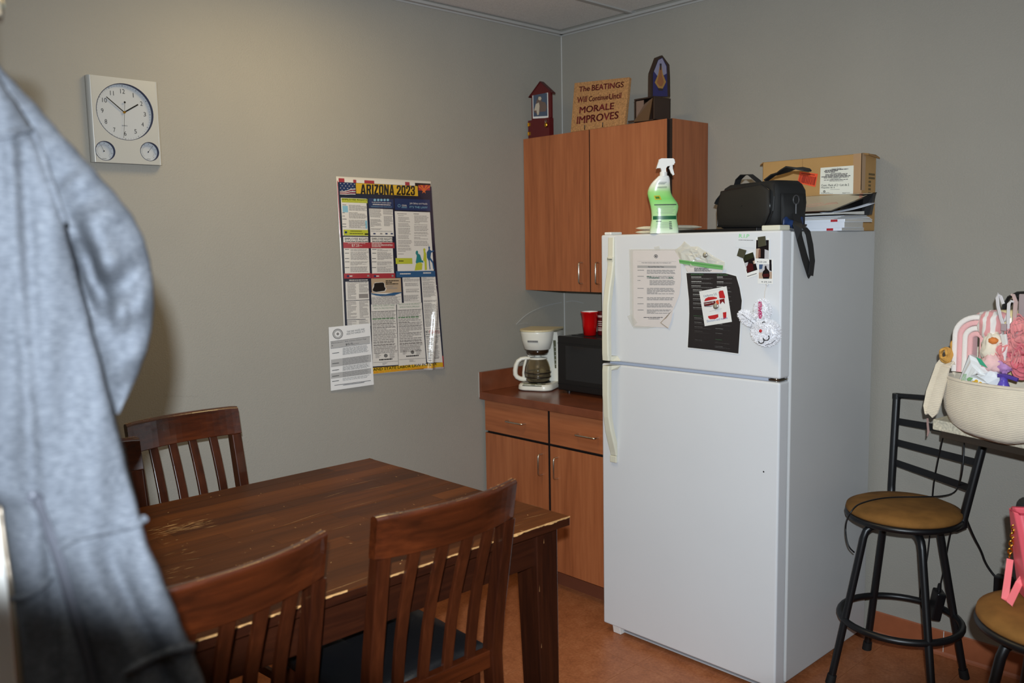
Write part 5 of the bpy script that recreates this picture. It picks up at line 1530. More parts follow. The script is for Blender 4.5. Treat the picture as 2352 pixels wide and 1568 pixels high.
def stool_back(t, bl, br, tl, tr, M=None):
    """posts, top bar and flat cross bars; points given in stool coordinates"""
    bl, br, tl, tr = map(Vector, (bl, br, tl, tr))
    for b_, t_ in ((bl, tl), (br, tr)):
        mb = MB(); c0 = Vector((b_.x * .55, b_.y * .55, .612))
        mb.tube([c0, Vector((b_.x * .9, b_.y * .9, .612)), b_ + Vector((0, 0, -.03)), b_, b_.lerp(t_, .5), t_], .0145, 14)
        p = mb.build('back_post', M_tub, t)
        mb = MB(); mb.cyl(t_ - Vector((0, 0, .012)), t_ + Vector((0, 0, .008)), .0165, n=14); mb.build('post_cap', M_tub, p)
    mb = MB(); mb.tube([tl, tr], .010, 12); mb.build('top_bar', M_tub, t)
    for k in (.285, .52, .745):
        a, b = tl.lerp(bl, k), tr.lerp(br, k)
        MB().beam(a, b, .026, .004, (0, 0, 1)).build('cross_bar', M_tub, t)
S1 = Vector((1.993, -.330, 0))
st = make_stool(0, 0, 0)
a1 = math.radians(4)
# stool back in world coordinates -> stool coordinates (rotation a1)
Mi = (Matrix.Translation(S1) @ Matrix.Rotation(a1, 4, 'Z')).inverted()
wl = [at(2048, 1112, 1, -.105), at(2214, 1188, 1, -.262), at(2060, 908, 1, -.062), at(2284, 925, 1, -.215)]
stool_back(st, *[Mi @ p for p in wl])
st2 = copy_tree(st, (2.672, -1.0, 0), math.radians(-95), 'black metal bar stool with tan seat carrying the pink handbag, at the right edge')
st.location = S1; st.rotation_euler = (0, 0, a1); st['label'] = 'black metal bar stool with a round tan seat beside the refrigerator'

# ================================================================ high table top at the right
M_slab = mat('cream_terrazzo', (206, 198, 176), rough=.45, var=.28, vscale=130)
M_slabt = mat('table_underside', (52, 42, 32), rough=.6)
sx0 = at(2142, 962, 2, 1.04)
e1 = at(2352, 1004, 2, 1.04)
ud = (e1 - sx0).normalized(); vd = Vector((-ud.y, ud.x, 0))
SW, SDp = .80, .34
P0 = sx0; P1 = P0 + ud * SW; P3 = Vector((P0.x + .05, -.03, 1.04)); P2 = Vector((P1.x + .06, -.03, 1.04))
t = thing('bar_table', 'tall table with thick cream speckled top at the right edge, under the baby basket', 'table', ((P0 + P2) / 2 - Vector((0, 0, 1.04))).to_tuple())
dn = lambda ps, z: [Vector((p.x, p.y, z)) for p in ps]
Q = [P0, P1, P2, P3]
MB().hexa(dn(Q, 1.004), dn(Q, 1.04)).build('table_top', M_slab, t, bevel=.004)
cQ = sum(Q, Vector()) / 4
Qi = [p + (cQ - p) * .06 for p in Q]
MB().hexa(dn(Qi, .978), dn(Qi, 1.004)).build('under_frame', M_slabt, t, bevel=.002)
Ql = [Qi[0] + (cQ - Qi[0]) * .9, Qi[1] + (cQ - Qi[1]) * .35, Qi[2] + (cQ - Qi[2]) * .3]
for p in (P1 + (cQ - P1) * .25, P2 + (cQ - P2) * .2):
    MB().box(p.x - .02, p.x + .02, p.y - .02, p.y + .02, 0, .978).build('leg', M_tub, t, bevel=.002)
MB().beam((P3.x + .30, -.05, .96), (P3.x + .30, -.05, 0), .03, .03, (1, 0, 0)).build('leg', M_tub, t, bevel=.002)

# ================================================================ fabric basket and its contents
def B7(x, y): return (2080 + x / 3.732, 640 + y / 3.732)
def BB(x, y, d=0): return at(*B7(x, y), 1, BYc + d)
BYc = -.50
M_rope = mat('cream_muslin', (226, 213, 190), rough=.9, var=.06, vscale=18, sheen=.2)
nt = M_rope.node_tree; b_ = nt.nodes['Principled BSDF']
tc = nt.nodes.new('ShaderNodeTexCoord'); wv = nt.nodes.new('ShaderNodeTexWave'); wv.bands_direction = 'Z'; wv.inputs['Scale'].default_value = 55; wv.inputs['Distortion'].default_value = 2.5; wv.inputs['Detail'].default_value = 2; wv.inputs['Detail Scale'].default_value = 1.2
bp_ = nt.nodes.new('ShaderNodeBump'); bp_.inputs['Strength'].default_value = .5; bp_.inputs['Distance'].default_value = .002
nt.links.new(tc.outputs['Object'], wv.inputs['Vector']); nt.links.new(wv.outputs['Fac'], bp_.inputs['Height']); nt.links.new(bp_.outputs[0], b_.inputs['Normal'])
bz0 = 1.0405
bc = Vector((BB(335, 1150).x + .208, -.515, bz0))
RX, RY = .215, .135
brot = math.atan2(ud.y, ud.x)
t = thing('fabric_basket', 'oval cream muslin storage basket with hanging handles on the tall table', 'basket', bc.to_tuple(), brot)
Mb = W(t)
ztopb = .152
def oval(r, z, lip=0.0, n=48, sag=0.0):
    return [Mb @ Vector((RX * r * math.copysign(abs(math.cos(a)) ** .82, math.cos(a)), RY * r * math.copysign(abs(math.sin(a)) ** .82, math.sin(a)), z + sag * math.sin(a) + .004 * mnoise.noise(Vector((math.cos(a) * 2, math.sin(a) * 2, z * 20))) - (.028 * max(0, (-math.sin(a) - .5) / .5) * max(0, 1 - z / .08) if r > .7 else 0))) for a in [2 * PI * k / n for k in range(n)]]
mb = MB(); mb.loft([oval(.55, .001), oval(.78, .004), oval(.90, .018), oval(.975, .05), oval(1.0, .09), oval(.985, .125), oval(.975, ztopb), oval(.955, ztopb + .006), oval(.93, ztopb), oval(.92, .10), oval(.90, .03), oval(.5, .012)], True)
mb.build('basket_body', M_rope, t)
mb = MB(); mb.tube(oval(.968, ztopb + .002), .005, 8, closed=True); mb.build('rim_seam', M_rope, t)
# tall back wall and divider of the caddy
mb = MB()
mb.grid(lambda a, b: Mb @ Vector((RX * .95 * math.cos(PI * .62 + PI * .42 * a), RY * .95 * math.sin(PI * .62 + PI * .42 * a), ztopb - .02 + (.06 + .05 * math.sin(PI * a)) * b)), 14, 6)
mb.build('side_panel', M_rope, t, solid=.008)
# handle strap hanging over the left side
hl = [BB(405, 760, -.02), BB(385, 720, -.03), BB(340, 760, -.045), BB(300, 900, -.06), BB(262, 1040, -.065), BB(232, 1130, -.065), BB(205, 1162, -.062)]
mb = MB(); mb.ribbon(hl, [.030, .032, .034, .036, .038, .038, .03], .006, (1, -.25, .35)); mb.build('handle_strap', M_rope, t)
h2 = [BB(330, 700, .02), BB(300, 740, .01), BB(265, 850, -.01), BB(225, 970, -.02), BB(200, 1090, -.03), BB(205, 1150, -.05)]
mb = MB(); mb.ribbon(h2, [.032, .032, .034, .036, .036, .03], .006, (1, -.1, .3)); mb.build('handle_strap', M_rope, t)

G = 'baby things in the fabric basket'
def blob(mb, c, rx, ry, rz, amp=.15, fr=2.0, n=28, seed=0):
    rings = []; m_ = n // 2
    for i in range(m_ + 1):
        th = PI * i / m_; rr = max(.001, math.sin(th)); ring = []
        for k in range(n):
            d = Vector((rr * math.cos(2 * PI * k / n), rr * math.sin(2 * PI * k / n), -math.cos(th)))
            q = 1 + amp * mnoise.noise(d * fr + Vector((seed, seed * 2, 0))) + amp * .5 * mnoise.noise(d * fr * 2.3 + Vector((0, seed, 5)))
            ring.append(Vector(c) + Vector((d.x * rx, d.y * ry, d.z * rz)) * q)
        rings.append(ring)
    mb.loft(rings, False)
    return mb
def stripe_mat(name, c1, c2, scale, direc='X'):
    m = mat(name, c1, rough=.9, sheen=.3)
    nt = m.node_tree; b = nt.nodes['Principled BSDF']
    tc = nt.nodes.new('ShaderNodeTexCoord'); wv = nt.nodes.new('ShaderNodeTexWave'); wv.bands_direction = direc
    wv.inputs['Scale'].default_value = scale; wv.inputs['Distortion'].default_value = 5; wv.inputs['Detail Scale'].default_value = .8
    cr = ramp(nt, [(.35, c1), (.6, c2)])
    nt.links.new(tc.outputs['Object'], wv.inputs['Vector']); nt.links.new(wv.outputs['Fac'], cr.inputs[0]); nt.links.new(cr.outputs[0], b.inputs['Base Color'])
    return m
M_pinkw = stripe_mat('pink_white_plush', (236, 228, 220), (226, 158, 156), 12)
M_pink = mat('pink_cloth', (224, 140, 138), rough=.85, var=.14, vscale=30, sheen=.3)
M_cream = mat('cream_cloth', (232, 220, 198), rough=.85, var=.05, sheen=.3)
# rolled striped blanket: folded layers bent over in an arch
tt = thing('rolled_blanket', 'pink and white striped plush blanket folded upright on the left in the basket', 'blanket', BB(640, 620).to_tuple(), 0, None)
cB = BB(650, 520)
kx = (BB(800, 520) - BB(500, 520)).x / 300
def arch(rx_, z1, y_, w_, mt, nm):
    mb = MB(); P_ = []
    x_c = cB.x - .004; zb_ = BB(640, 720).z
    for k in range(17):
        a = PI - PI * k / 16
        P_.append(Vector((x_c + rx_ * math.cos(a), y_, z1 - rx_ * .9 + rx_ * .9 * math.sin(a))))
    P_ = [Vector((P_[0].x, y_, zb_ - .03))] + P_ + [Vector((P_[-1].x, y_, zb_ - .03))]
    mb.tube(P_, .0105, 12, r2=w_, side=None) if False else mb.ribbon(P_, w_, .0165, (0, 1, 0))
    return mb.build(nm, mt, tt, bevel=.006, seg=3)
M_pw1 = mat('plush_white', (234, 226, 218), rough=.95, sheen=.4, bump=.5, bscale=300); M_pw2 = mat('plush_pink', (232, 176, 174), rough=.95, sheen=.4, bump=.5, bscale=300)
zt1 = BB(640, 325).z
for k, (mt, nm) in enumerate(((M_pw1, 'white_layer'), (M_pw2, 'pink_layer'), (M_pw1, 'white_layer'), (M_pw2, 'pink_layer'))):
    arch(.066 - .0160 * k, zt1 - .0175 * k, BYc + .005 - .006 * k, .075 - .008 * k, mt, nm)
mb = MB(); blob(mb, BB(730, 400, -.03), .036, .035, .045, .2, 2.5, seed=3); mb.build('bunched_end', M_pinkw, tt)
# second folded blanket on top, towards the right
mb = MB(); blob(mb, BB(760, 330, .03), .055, .04, .022, .2, 2, seed=5)
tag(mb.build('folded_cloth', M_pinkw), 'pink and white striped cloth bunched behind the hanger hooks in the basket', 'cloth')
# crimson item and small white tip on the left
p = BB(515, 500, .03)
M_crim = mat('crimson_plastic', (176, 30, 52), rough=.35)
mb = MB(); mb.ribbon([BB(505, 640, .02), BB(505, 560, .025), BB(515, 470, .03), BB(530, 400, .03), BB(548, 372, .03)], [.018, .022, .026, .022, .010], .02, (1, 0, 0)); tag(mb.build('brush_case', M_crim, bevel=.005), 'crimson plastic case standing at the left end inside the basket', 'case')
mb = MB(); mb.loft([[BB(x_, y_, .035) + Vector((0, yy, 0)) for x_, y_ in pts] for yy, pts in ((0, ((545, 372), (580, 372), (568, 318))), (.006, ((545, 372), (580, 372), (568, 318))))], True, True, False); tag(mb.build('bottle_tip', M_white), 'small white pointed nozzle beside the crimson case in the basket', 'nozzle')
# cream bottle, black glossy arch, behind
mb = MB(); c_ = BB(900, 330, .06); mb.lathe([(0, -.18), (.042, -.18), (.044, -.1), (.044, .0), (.038, .022), (0, .024)], c_ + Vector((0, 0, .0)), 28); tag(mb.build('lotion_bottle', mat('cream_bottle', (232, 214, 160), rough=.3)), 'pale yellow bottle standing at the back of the basket', 'bottle')
mb = MB(); c_ = BB(1010, 230, .085)
mb.tube([c_ + Vector((-.052, 0, -.03)), c_ + Vector((-.050, 0, -.005)), c_ + Vector((-.038, 0, .018)), c_ + Vector((-.018, 0, .029)), c_ + Vector((.02, 0, .032)), c_ + Vector((.06, 0, .030)), c_ + Vector((.085, 0, .015)), c_ + Vector((.095, 0, -.02)), c_ + Vector((.097, 0, -.16))], .0105, 12, r2=.018)
tag(mb.build('headband', M_vinyl), 'glossy black curved band arching behind the basket contents', 'headband')
# clear hangers with white hooks
def hook(pts, nm, lab, w_=.011):
    mb = MB(); mb.ribbon([BB(*p[:2], p[2]) for p in pts], w_, .003, (1, -.5, 0)); o = mb.build(nm, mat('milky_plastic', (226, 222, 222), rough=.15), bevel=.001)
    return tag(o, lab, 'hanger', 'clear baby clothes hangers')
hook([(838, 215, -.06), (815, 150, -.06), (795, 132, -.06), (785, 165, -.06), (792, 230, -.06), (815, 330, -.06), (850, 440, -.06)], 'clothes_hanger', 'milky plastic hanger hook, leftmost above the basket')
hook([(930, 200, -.06), (905, 190, -.06), (885, 215, -.06), (880, 300, -.06), (878, 440, -.06)], 'clothes_hanger', 'milky plastic hanger hook, right of the leftmost hook above the basket')
mb = MB(); mb.ribbon([BB(905, 135, -.05), BB(925, 140, -.055), BB(945, 200, -.06), BB(935, 330, -.06), BB(940, 470, -.06)], [.006, .01, .014, .013, .018], .003, (1, -.5, 0)); tag(mb.build('clothes_hanger', mat('rose_plastic', (206, 178, 172), rough=.2)), 'rose tinted plastic hanger between the white hooks and the grey panel', 'hanger', 'clear baby clothes hangers')
mb = MB(); mb.box(BB(985, 400, 0).x, BB(985, 400, 0).x + .06, BYc - .03, BYc - .022, BB(985, 420, -.03).z, BB(985, 130, -.03).z); tag(mb.build('storage_card', mat('taupe_card', (160, 144, 142), rough=.4), bevel=.003), 'flat taupe card standing upright at the right end of the basket', 'card')
mb = MB(); mb.ribbon([BB(840, 480, -.08), BB(855, 560, -.085), BB(845, 640, -.09), BB(840, 700, -.09)], [.020, .018, .014, .012], .008, (1, -.5, 0)); tag(mb.build('white_tube', M_white, bevel=.002), 'short white tube lying against the ruffled pink clothes', 'tube')
mb = MB(); mb.box(BB(822, 440, -.07).x, BB(870, 440, -.07).x, BYc - .078, BYc - .07, BB(840, 445, -.07).z, BB(840, 385, -.07).z); tag(mb.build('size_clip', mat('mauve_clip', (170, 150, 150), rough=.3), bevel=.001), 'mauve size clip on the leftmost white hanger', 'clip')
# ruffled clothes
def ruffle(c, R0, n, mt, nm, lab, seed=1, tilt=.5, cat='clothes'):
    mb = MB(); rn = random.Random(seed)
    for k in range(n):
        r_ = R0 * (1 - .8 * k / n); ph = rn.random() * 6
        P_ = []
        for i in range(48):
            a = 2 * PI * i / 48
            w_ = 1 + .16 * math.sin(5 * a + ph) + .05 * math.sin(9 * a + ph * 2)
            P_.append(Vector(c) + Vector((r_ * w_ * math.cos(a), -.012 * k / n * 3 - .004 * math.sin(7 * a + ph), r_ * w_ * math.sin(a) * 1.15)))
        mb.tube(P_, .0120, 8, closed=True, r2=.0024, side=(0, 1, .2))
    blob(mb, Vector(c) + Vector((0, .012, 0)), R0 * 1.05, .025, R0 * 1.15, .15, 2, seed=seed)
    return tag(mb.build(nm, mt), lab, cat)
ruffle(BB(905, 640, -.06), .042, 5, M_pink, 'ruffled_dress', 'ruffled coral pink baby dress at the front of the basket', 2)
ruffle(BB(1000, 460, -.05), .040, 4, M_pink, 'ruffled_dress', 'coral pink ruffled garment behind and right of the ruffled dress', 6)
ruffle(BB(1000, 680, -.055), .046, 4, mat('deep_pink_cloth', (214, 112, 122), rough=.85, var=.15, vscale=30), 'ruffled_dress', 'deeper pink garment at the right end of the basket', 9)
mb = MB(); blob(mb, BB(745, 590, -.055), .030, .03, .05, .35, 2.6, seed=12); tag(mb.build('bunched_shirt', M_cream), 'bunched cream baby shirt in front of the striped blanket', 'clothes')
mb = MB(); blob(mb, BB(752, 530, -.085), .014, .01, .010, .2, 2, seed=14); tag(mb.build('orange_patch', mat('orange_felt', (222, 130, 60), rough=.8)), 'small orange and yellow patch on the bunched cream shirt', 'patch')
mb = MB(); blob(mb, BB(745, 730, -.075), .030, .02, .03, .4, 3, seed=15); tag(mb.build('pink_bib', mat('pale_pink_cloth', (232, 190, 186), rough=.85, var=.1, vscale=30)), 'pale pink crumpled bib above the purple pump', 'cloth')
mb = MB(); blob(mb, BB(840, 745, -.07), .024, .02, .026, .4, 3, seed=17); tag(mb.build('lilac_cloth', mat('lilac_cloth', (186, 136, 190), rough=.6, var=.2, vscale=30)), 'lilac shiny cloth bunched above the purple pump', 'cloth')
# wipes packet: crumpled white pouch with print
cw = [(455, 880), (540, 655), (640, 700), (790, 790), (830, 860), (790, 940), (600, 925)]
tt = thing('wipes_packet', 'crumpled white wipes packet with green leaf print at the front of the basket', 'packet', BB(640, 820, -.09).to_tuple())
M_pk = mat('packet_white', (232, 234, 234), rough=.25, spec=.6)
mb = MB(); o_ = [BB(x, y, -.075) for x, y in cw]; cc_ = BB(620, 810, -.095)
rnd = random.Random(5)
rings = [[cc_ + (p - cc_) * k + Vector((rnd.uniform(-.003, .003), -.014 * (1 - k * k) * rnd.uniform(.5, 1.4), rnd.uniform(-.002, .002))) for p in o_] for k in (1, .8, .6, .4, .2, .05)]
mb.loft(rings, False, True, False); 
mb.loft([[p for p in o_], [p + Vector((0, .03, 0)) for p in o_]], False, True, False)
mb.build('pouch', M_pk, tt)
mb = MB(); pw = [(605, 672), (650, 690), (705, 765), (640, 735)]
mb.add([BB(x, y, -.106) for x, y in pw], [(0, 1, 2, 3)]); mb.mi = 1
mb.add([BB(x, y, -.112) for x, y in ((522, 858), (545, 842), (580, 850), (560, 872), (535, 874))], [(0, 1, 2, 3, 4)])
for k in range(5): mb.quad(*[BB(x, y, -.110) for x, y in ((476 + k * 8, 876), (480 + k * 8, 876), (500 + k * 6, 815), (496 + k * 6, 815))])
mb.mi = 2
for x, y, r in ((580, 890, 16), (605, 880, 18), (640, 898, 17), (672, 912, 18), (625, 905, 14)):
    mb.add([BB(x + r * math.cos(a), y + r * math.sin(a), -.113) for a in [2 * PI * k / 8 for k in range(8)]], [tuple(range(8))])
mb.build('printed_pattern', [mat('packet_green', (60, 160, 122), rough=.4), mat('packet_leaf', (120, 164, 110), rough=.4), mat('packet_gold', (214, 168, 50), rough=.4)], tt)
# purple pump top
tt = thing('pump_bottle', 'purple pump dispenser top standing at the front of the basket', 'pump bottle', BB(838, 940, -.10).to_tuple())
M_pur = mat('purple_plastic', (92, 76, 178), rough=.3)
c_ = BB(838, 940, -.09)
mb = MB(); mb.lathe([(0, -.06), (.028, -.06), (.028, -.008), (.016, -.003), (0, 0)], c_, 24); mb.build('bottle', mat('bottle_clear_white', (220, 222, 230), rough=.2), tt)
mb = MB(); mb.lathe([(.0, -.004), (.0165, -.004), (.0175, .008), (.0130, .020), (.011, .024), (.0105, .036), (0, .037)], c_, 24); mb.build('collar', M_pur, tt)
mb = MB(); ax_ = Vector((1, -.2, -.06)).normalized()
mb.ribbon([c_ + Vector((0, 0, .038)) - ax_ * .016, c_ + Vector((0, 0, .040)), c_ + Vector((0, 0, .038)) + ax_ * .02, c_ + Vector((0, 0, .034)) + ax_ * .042], [.016, .020, .014, .009], .012, (0, 1, 0)); mb.build('pump_head', mat('purple_dark', (82, 62, 148), rough=.3), tt, bevel=.003)
# mustard scrunchie knot and printed tag at the left rim
mb = MB(); c_ = BB(350, 655, -.035); M_must = mat('mustard_cloth', (206, 154, 74), rough=.85, var=.12, vscale=40)
for k in range(5):
    P_ = [c_ + Vector((.017 * math.cos(a) * (1 - .1 * k), -.006 * k + .005 * math.sin(3 * a + k), .024 * math.sin(a) * (1 - .1 * k) + .002 * k)) for a in [2 * PI * i / 20 for i in range(20)]]
    mb.tube(P_, .0042, 8, closed=True)
blob(mb, BB(408, 568, -.02), .010, .008, .016, .3, 2, seed=4)
tag(mb.build('hair_scrunchie', M_must), 'mustard coloured cloth scrunchie on the left rim of the basket', 'scrunchie')
mb = MB(); mb.hexa(*[[BB(x, y, d_) for x, y, d_ in ((392, 690, o_), (425, 672, o_ + .01), (452, 570, o_ + .01), (395, 612, o_))] for o_ in (-.018, -.02)]); 
tg = mb.build('care_tag', mat('tag_pale', (196, 196, 176), rough=.5))
tag(tg, 'small printed tag with green marks beside the mustard scrunchie', 'tag')
mb = MB(); mb.add([BB(x, y, -.0225) for x, y in ((400, 690), (424, 676), (424, 650), (400, 660))], [(0, 1, 2, 3)]); mb.build('tag_print', mat('tag_green', (50, 130, 100), rough=.5), tg)
# pink strip hanging from the table edge
mb = MB(); mb.ribbon([at(*B7(188, 1195), 1, -.46), at(*B7(190, 1250), 1, -.46), at(*B7(196, 1310), 1, -.462), at(*B7(186, 1350), 1, -.462)], [.006, .0085, .009, .003], .002, (1, -.5, 0)); tag(mb.build('hanging_strip', mat('dusty_pink', (170, 140, 134), rough=.5)), 'dusty pink strip hanging beside the left corner of the tall table', 'strip')
mb = MB(); mb.ribbon([at(2130, 962, 1, -.44), P0 + Vector((.01, .0, -.004)), P0 + Vector((.03, .01, .001))], .01, .0012, (0, 1, 0))

# ================================================================ cables
def cable(pts, r, lab, nm='power_cable'):
    P_ = [at(px, py, 1, y) for px, py, y in pts]
    # smooth the polyline
    for _ in range(2):
        Q_ = [P_[0]]
        for i in range(len(P_) - 1):
            Q_ += [P_[i].lerp(P_[i + 1], .25), P_[i].lerp(P_[i + 1], .75)]
        P_ = Q_ + [P_[-1]]
    mb = MB(); mb.tube(P_, r, 8)
    return tag(mb.build(nm, mat('cable_black', (18, 18, 20), rough=.45)), lab, 'cable', 'black cables around the bar stool')
def seatz(px_, py_):
    return at(px_, py_, 2, .692)
def cable3(P_, r, lab):
    P_ = [Vector(p) for p in P_]
    for _ in range(2):
        Q_ = [P_[0]]
        for i in range(len(P_) - 1):
            Q_ += [P_[i].lerp(P_[i + 1], .25), P_[i].lerp(P_[i + 1], .75)]
        P_ = Q_ + [P_[-1]]
    mb = MB(); mb.tube(P_, r, 8)
    return tag(mb.build('power_cable', mat('cable_black', (18, 18, 20), rough=.45)), lab, 'cable', 'black cables around the bar stool')
cable3([at(2213, 995, 1, -.30), at(2215, 1040, 1, -.33), at(2208, 1100, 1, -.34), seatz(2196, 1130), seatz(2170, 1139), seatz(2120, 1141), seatz(2050, 1141), seatz(2010, 1146), seatz(1975, 1156), at(1962, 1165, 2, .69), at(1948, 1185, 2, .66), at(1942, 1205, 2, .60), at(1943, 1235, 2, .56), at(1950, 1257, 2, .53), at(1962, 1268, 2, .51)], .0028, 'thin black cable lying across the tan stool seat and looping over its left side')
cable3([at(2168, 995, 1, -.28), at(2158, 1040, 1, -.235), at(2148, 1090, 1, -.18), at(2143, 1125, 1, -.125), at(2140, 1180, 1, -.10), at(2130, 1290, 1, -.10), at(2115, 1340, 1, -.10), at(2112, 1380, 1, -.10), at(2120, 1404, 1, -.10), at(2127, 1412, 1, -.11)], .0028, 'thin black cable dropping from the table behind the stool seat')
cable3([at(2216, 1182, 1, -.20), at(2235, 1230, 1, -.12), at(2254, 1265, 1, -.06), at(2262, 1290, 1, -.04), at(2276, 1312, 1, -.03), at(2288, 1326, 1, -.025)], .0042, 'thick black cable running from the stool back to the wall outlet')
cable3([at(2190, 1195, 1, -.25), at(2178, 1250, 1, -.20), at(2170, 1300, 1, -.16), at(2160, 1345, 1, -.15)], .0028, 'short black cable from the stool back down to the power brick')
p = at(2152, 1385, 1, -.15)
t = thing('power_brick', 'black power supply brick hanging upright between the stool legs', 'power supply', p.to_tuple())
mb = MB(); mb.M = Matrix.Translation(p) @ Matrix.Rotation(math.radians(10), 4, 'Y') @ Matrix.Rotation(math.radians(40), 4, 'Z')
mb.box(-.017, .017, -.028, .028, -.060, .052); mb.build('case', M_black, t, bevel=.005)
mb = MB(); mb.cyl(at(2159, 1340, 1, -.15), at(2156, 1366, 1, -.15), .006, .010, 12); mb.build('strain_relief', M_black, t)
cable3([at(2127, 1412, 1, -.11), at(2135, 1416, 1, -.13), at(2146, 1412, 1, -.15)], .0028, 'cable end entering the bottom of the power brick')
p = at(2296, 1338, 1, -.02)
t = thing('wall_plug', 'black plug adapter in the wall behind the pink handbag', 'plug', p.to_tuple())
MB().box(p.x - .014, p.x + .055, -.045, -.002, p.z - .05, p.z + .03).build('adapter', M_black, t, bevel=.004)
MB().cyl((p.x + .0, -.046, p.z - .03), (p.x + .0, -.058, p.z - .035), .008, .006, 12).build('cord_grip', M_black, t)

# ================================================================ pink handbag on the right stool
M_pk1 = mat('coral_leather', (222, 92, 104), rough=.4, bump=.15, bscale=500)
M_pk2 = mat('coral_strap', (238, 120, 124), rough=.4)
SZ_ = .6875
H0 = Vector((2.600, -1.045, SZ_)); hu = Vector((.82, .57, 0)); hv = Vector((-.57, .82, 0))
t = thing('handbag', 'coral pink leather handbag with gold chain standing on the right bar stool', 'handbag', (H0 + hu * .12).to_tuple())
def HP(a, b, z): return H0 + hu * a + hv * b + Vector((0, 0, z))
mb = MB()
for sgn in (0,):
    rings = []
    for z, a0, a1_, b0_, b1_ in ((0.001, .02, .19, .0, .10), (.01, .012, .20, -.005, .105), (.10, -.004, .21, .0, .10), (.19, -.018, .22, .01, .09), (.245, -.028, .225, .02, .08)):
        rings.append([HP(a0 + .012, b0_, z), HP(a1_ - .012, b0_, z), HP(a1_, b0_ + .012, z), HP(a1_, b1_ - .012, z), HP(a1_ - .012, b1_, z), HP(a0 + .012, b1_, z), HP(a0, b1_ - .012, z), HP(a0, b0_ + .012, z)])
    inn = []
    for z, a0, a1_, b0_, b1_ in ((.243, -.022, .219, .026, .074), (.15, .0, .205, .02, .08), (.02, .02, .19, .01, .09)):
        inn.append([HP(a0 + .012, b0_, z), HP(a1_ - .012, b0_, z), HP(a1_, b0_ + .012, z), HP(a1_, b1_ - .012, z), HP(a1_ - .012, b1_, z), HP(a0 + .012, b1_, z), HP(a0, b1_ - .012, z), HP(a0, b0_ + .012, z)])
    mb.loft(rings + inn, True, True, False)
mb.build('bag_body', M_pk1, t, bevel=.003)
mb = MB(); mb.tube([HP(-.016, .02, .243), HP(.213, .02, .243), HP(.225, .05, .244), HP(.213, .08, .243), HP(-.016, .08, .243), HP(-.028, .05, .244)], .003, 8, closed=True); mb.build('rim_trim', mat('coral_dark', (176, 48, 66), rough=.4), t)
# gold chain down the left front, then leather strap
mb = MB(); c0 = at(2331, 1197, 2, SZ_ + .215); c1 = at(2318, 1278, 2, SZ_ + .108)
N = 9
for k in range(N):
    p = c0.lerp(c1, (k + .5) / N); a = (c1 - c0).normalized(); s = Vector((rt.x, rt.y, 0)) if k % 2 else Vector((-rt.y, rt.x, 0)); s = (s + Vector((.3, .3, 0))).normalized()
    mb.tube([p + a * (.0085 * math.cos(q)) + s * (.0058 * math.sin(q)) for q in [2 * PI * i / 12 for i in range(12)]], .0019, 6, closed=True)
mb.build('chain', M_gold, t)
s0 = at(2320, 1284, 2, SZ_ + .10); s1 = at(2308, 1378, 2, SZ_ + .006); s2 = at(2318, 1386, 2, SZ_ + .003); s3 = at(2340, 1340, 2, SZ_ + .045); s4 = at(2362, 1310, 2, SZ_ + .08)
mb = MB(); mb.ribbon([s0, s0.lerp(s1, .5), s1 + Vector((0, 0, .004)), s2, s3, s4], [.017, .017, .018, .018, .018, .018], .004, (rt.x, rt.y, .3)); mb.build('strap', M_pk2, t, bevel=.0015)
mb = MB(); pz = HP(.02, .004, .185); mb.add([pz, pz + hu * .02, pz + hu * .02 + Vector((0, 0, .005)), pz + Vector((0, 0, .005))], [(0, 1, 2, 3)]); 
lg_ = MB(); lg_.text('MCS', HP(.018, .0055, .188), hu * .026, (0, 0, .008), .02); lg_.build('gold_lettering', M_gold, t)
# black bag behind it
t = thing('laptop_bag', 'black bag with rounded corner standing behind the pink handbag', 'bag', HP(.12, .13, 0).to_tuple())
rings = []
for b_ in (.128, .132, .160, .164):
    g = .006 if b_ in (.108, .149) else 0
    pts = []
    for cx_, cz_, a0 in ((.225 - g, .03, -PI / 2), (.225 - g, .225 - g, 0), (.047 + g, .225 - g, PI / 2), (.047 + g, .03, PI)):
        for k in range(5):
            a = a0 + PI / 2 * k / 4; pts.append(HP(cx_ + .025 * math.cos(a), b_, cz_ + .025 * math.sin(a)))
    rings.append(pts)
mb = MB(); mb.loft(rings, True, True, False); mb.build('bag_body', M_bagb, t)
mb = MB(); mb.ribbon([HP(.09, .146, .245), HP(.10, .146, .275), HP(.13, .146, .285), HP(.16, .146, .275), HP(.17, .146, .245)], .02, .004, tuple(hv)); mb.build('carry_handle', M_bagw, t)
# ================================================================ wall clock
M_sil = mat('silver_plastic', (182, 181, 176), rough=.36, metal=.2)
M_dial = mat('dial_white', (176, 178, 180), rough=.4)
def CK(px, py, h=0.0): return at(px, py, 0, .030 + h)
cy0, cy1, cz0, cz1 = -2.4205, -2.1745, 1.9595, 2.2565
t = thing('wall_clock', 'silver rectangular wall clock with round dial and two small gauges, upper left wall', 'clock', (.015, (cy0 + cy1) / 2, (cz0 + cz1) / 2))
c = CK(288, 257); R = .0985
def yz(p): return (p.y, p.z)
circ = lambda cc, r, n=48: [(cc[0] + r * math.cos(-2 * PI * k / n), cc[1] + r * math.sin(-2 * PI * k / n)) for k in range(n)]
g1, g2 = CK(242, 346), CK(344, 348); RG = .0335
W_ = cy1 - cy0; H__ = cz1 - cz0
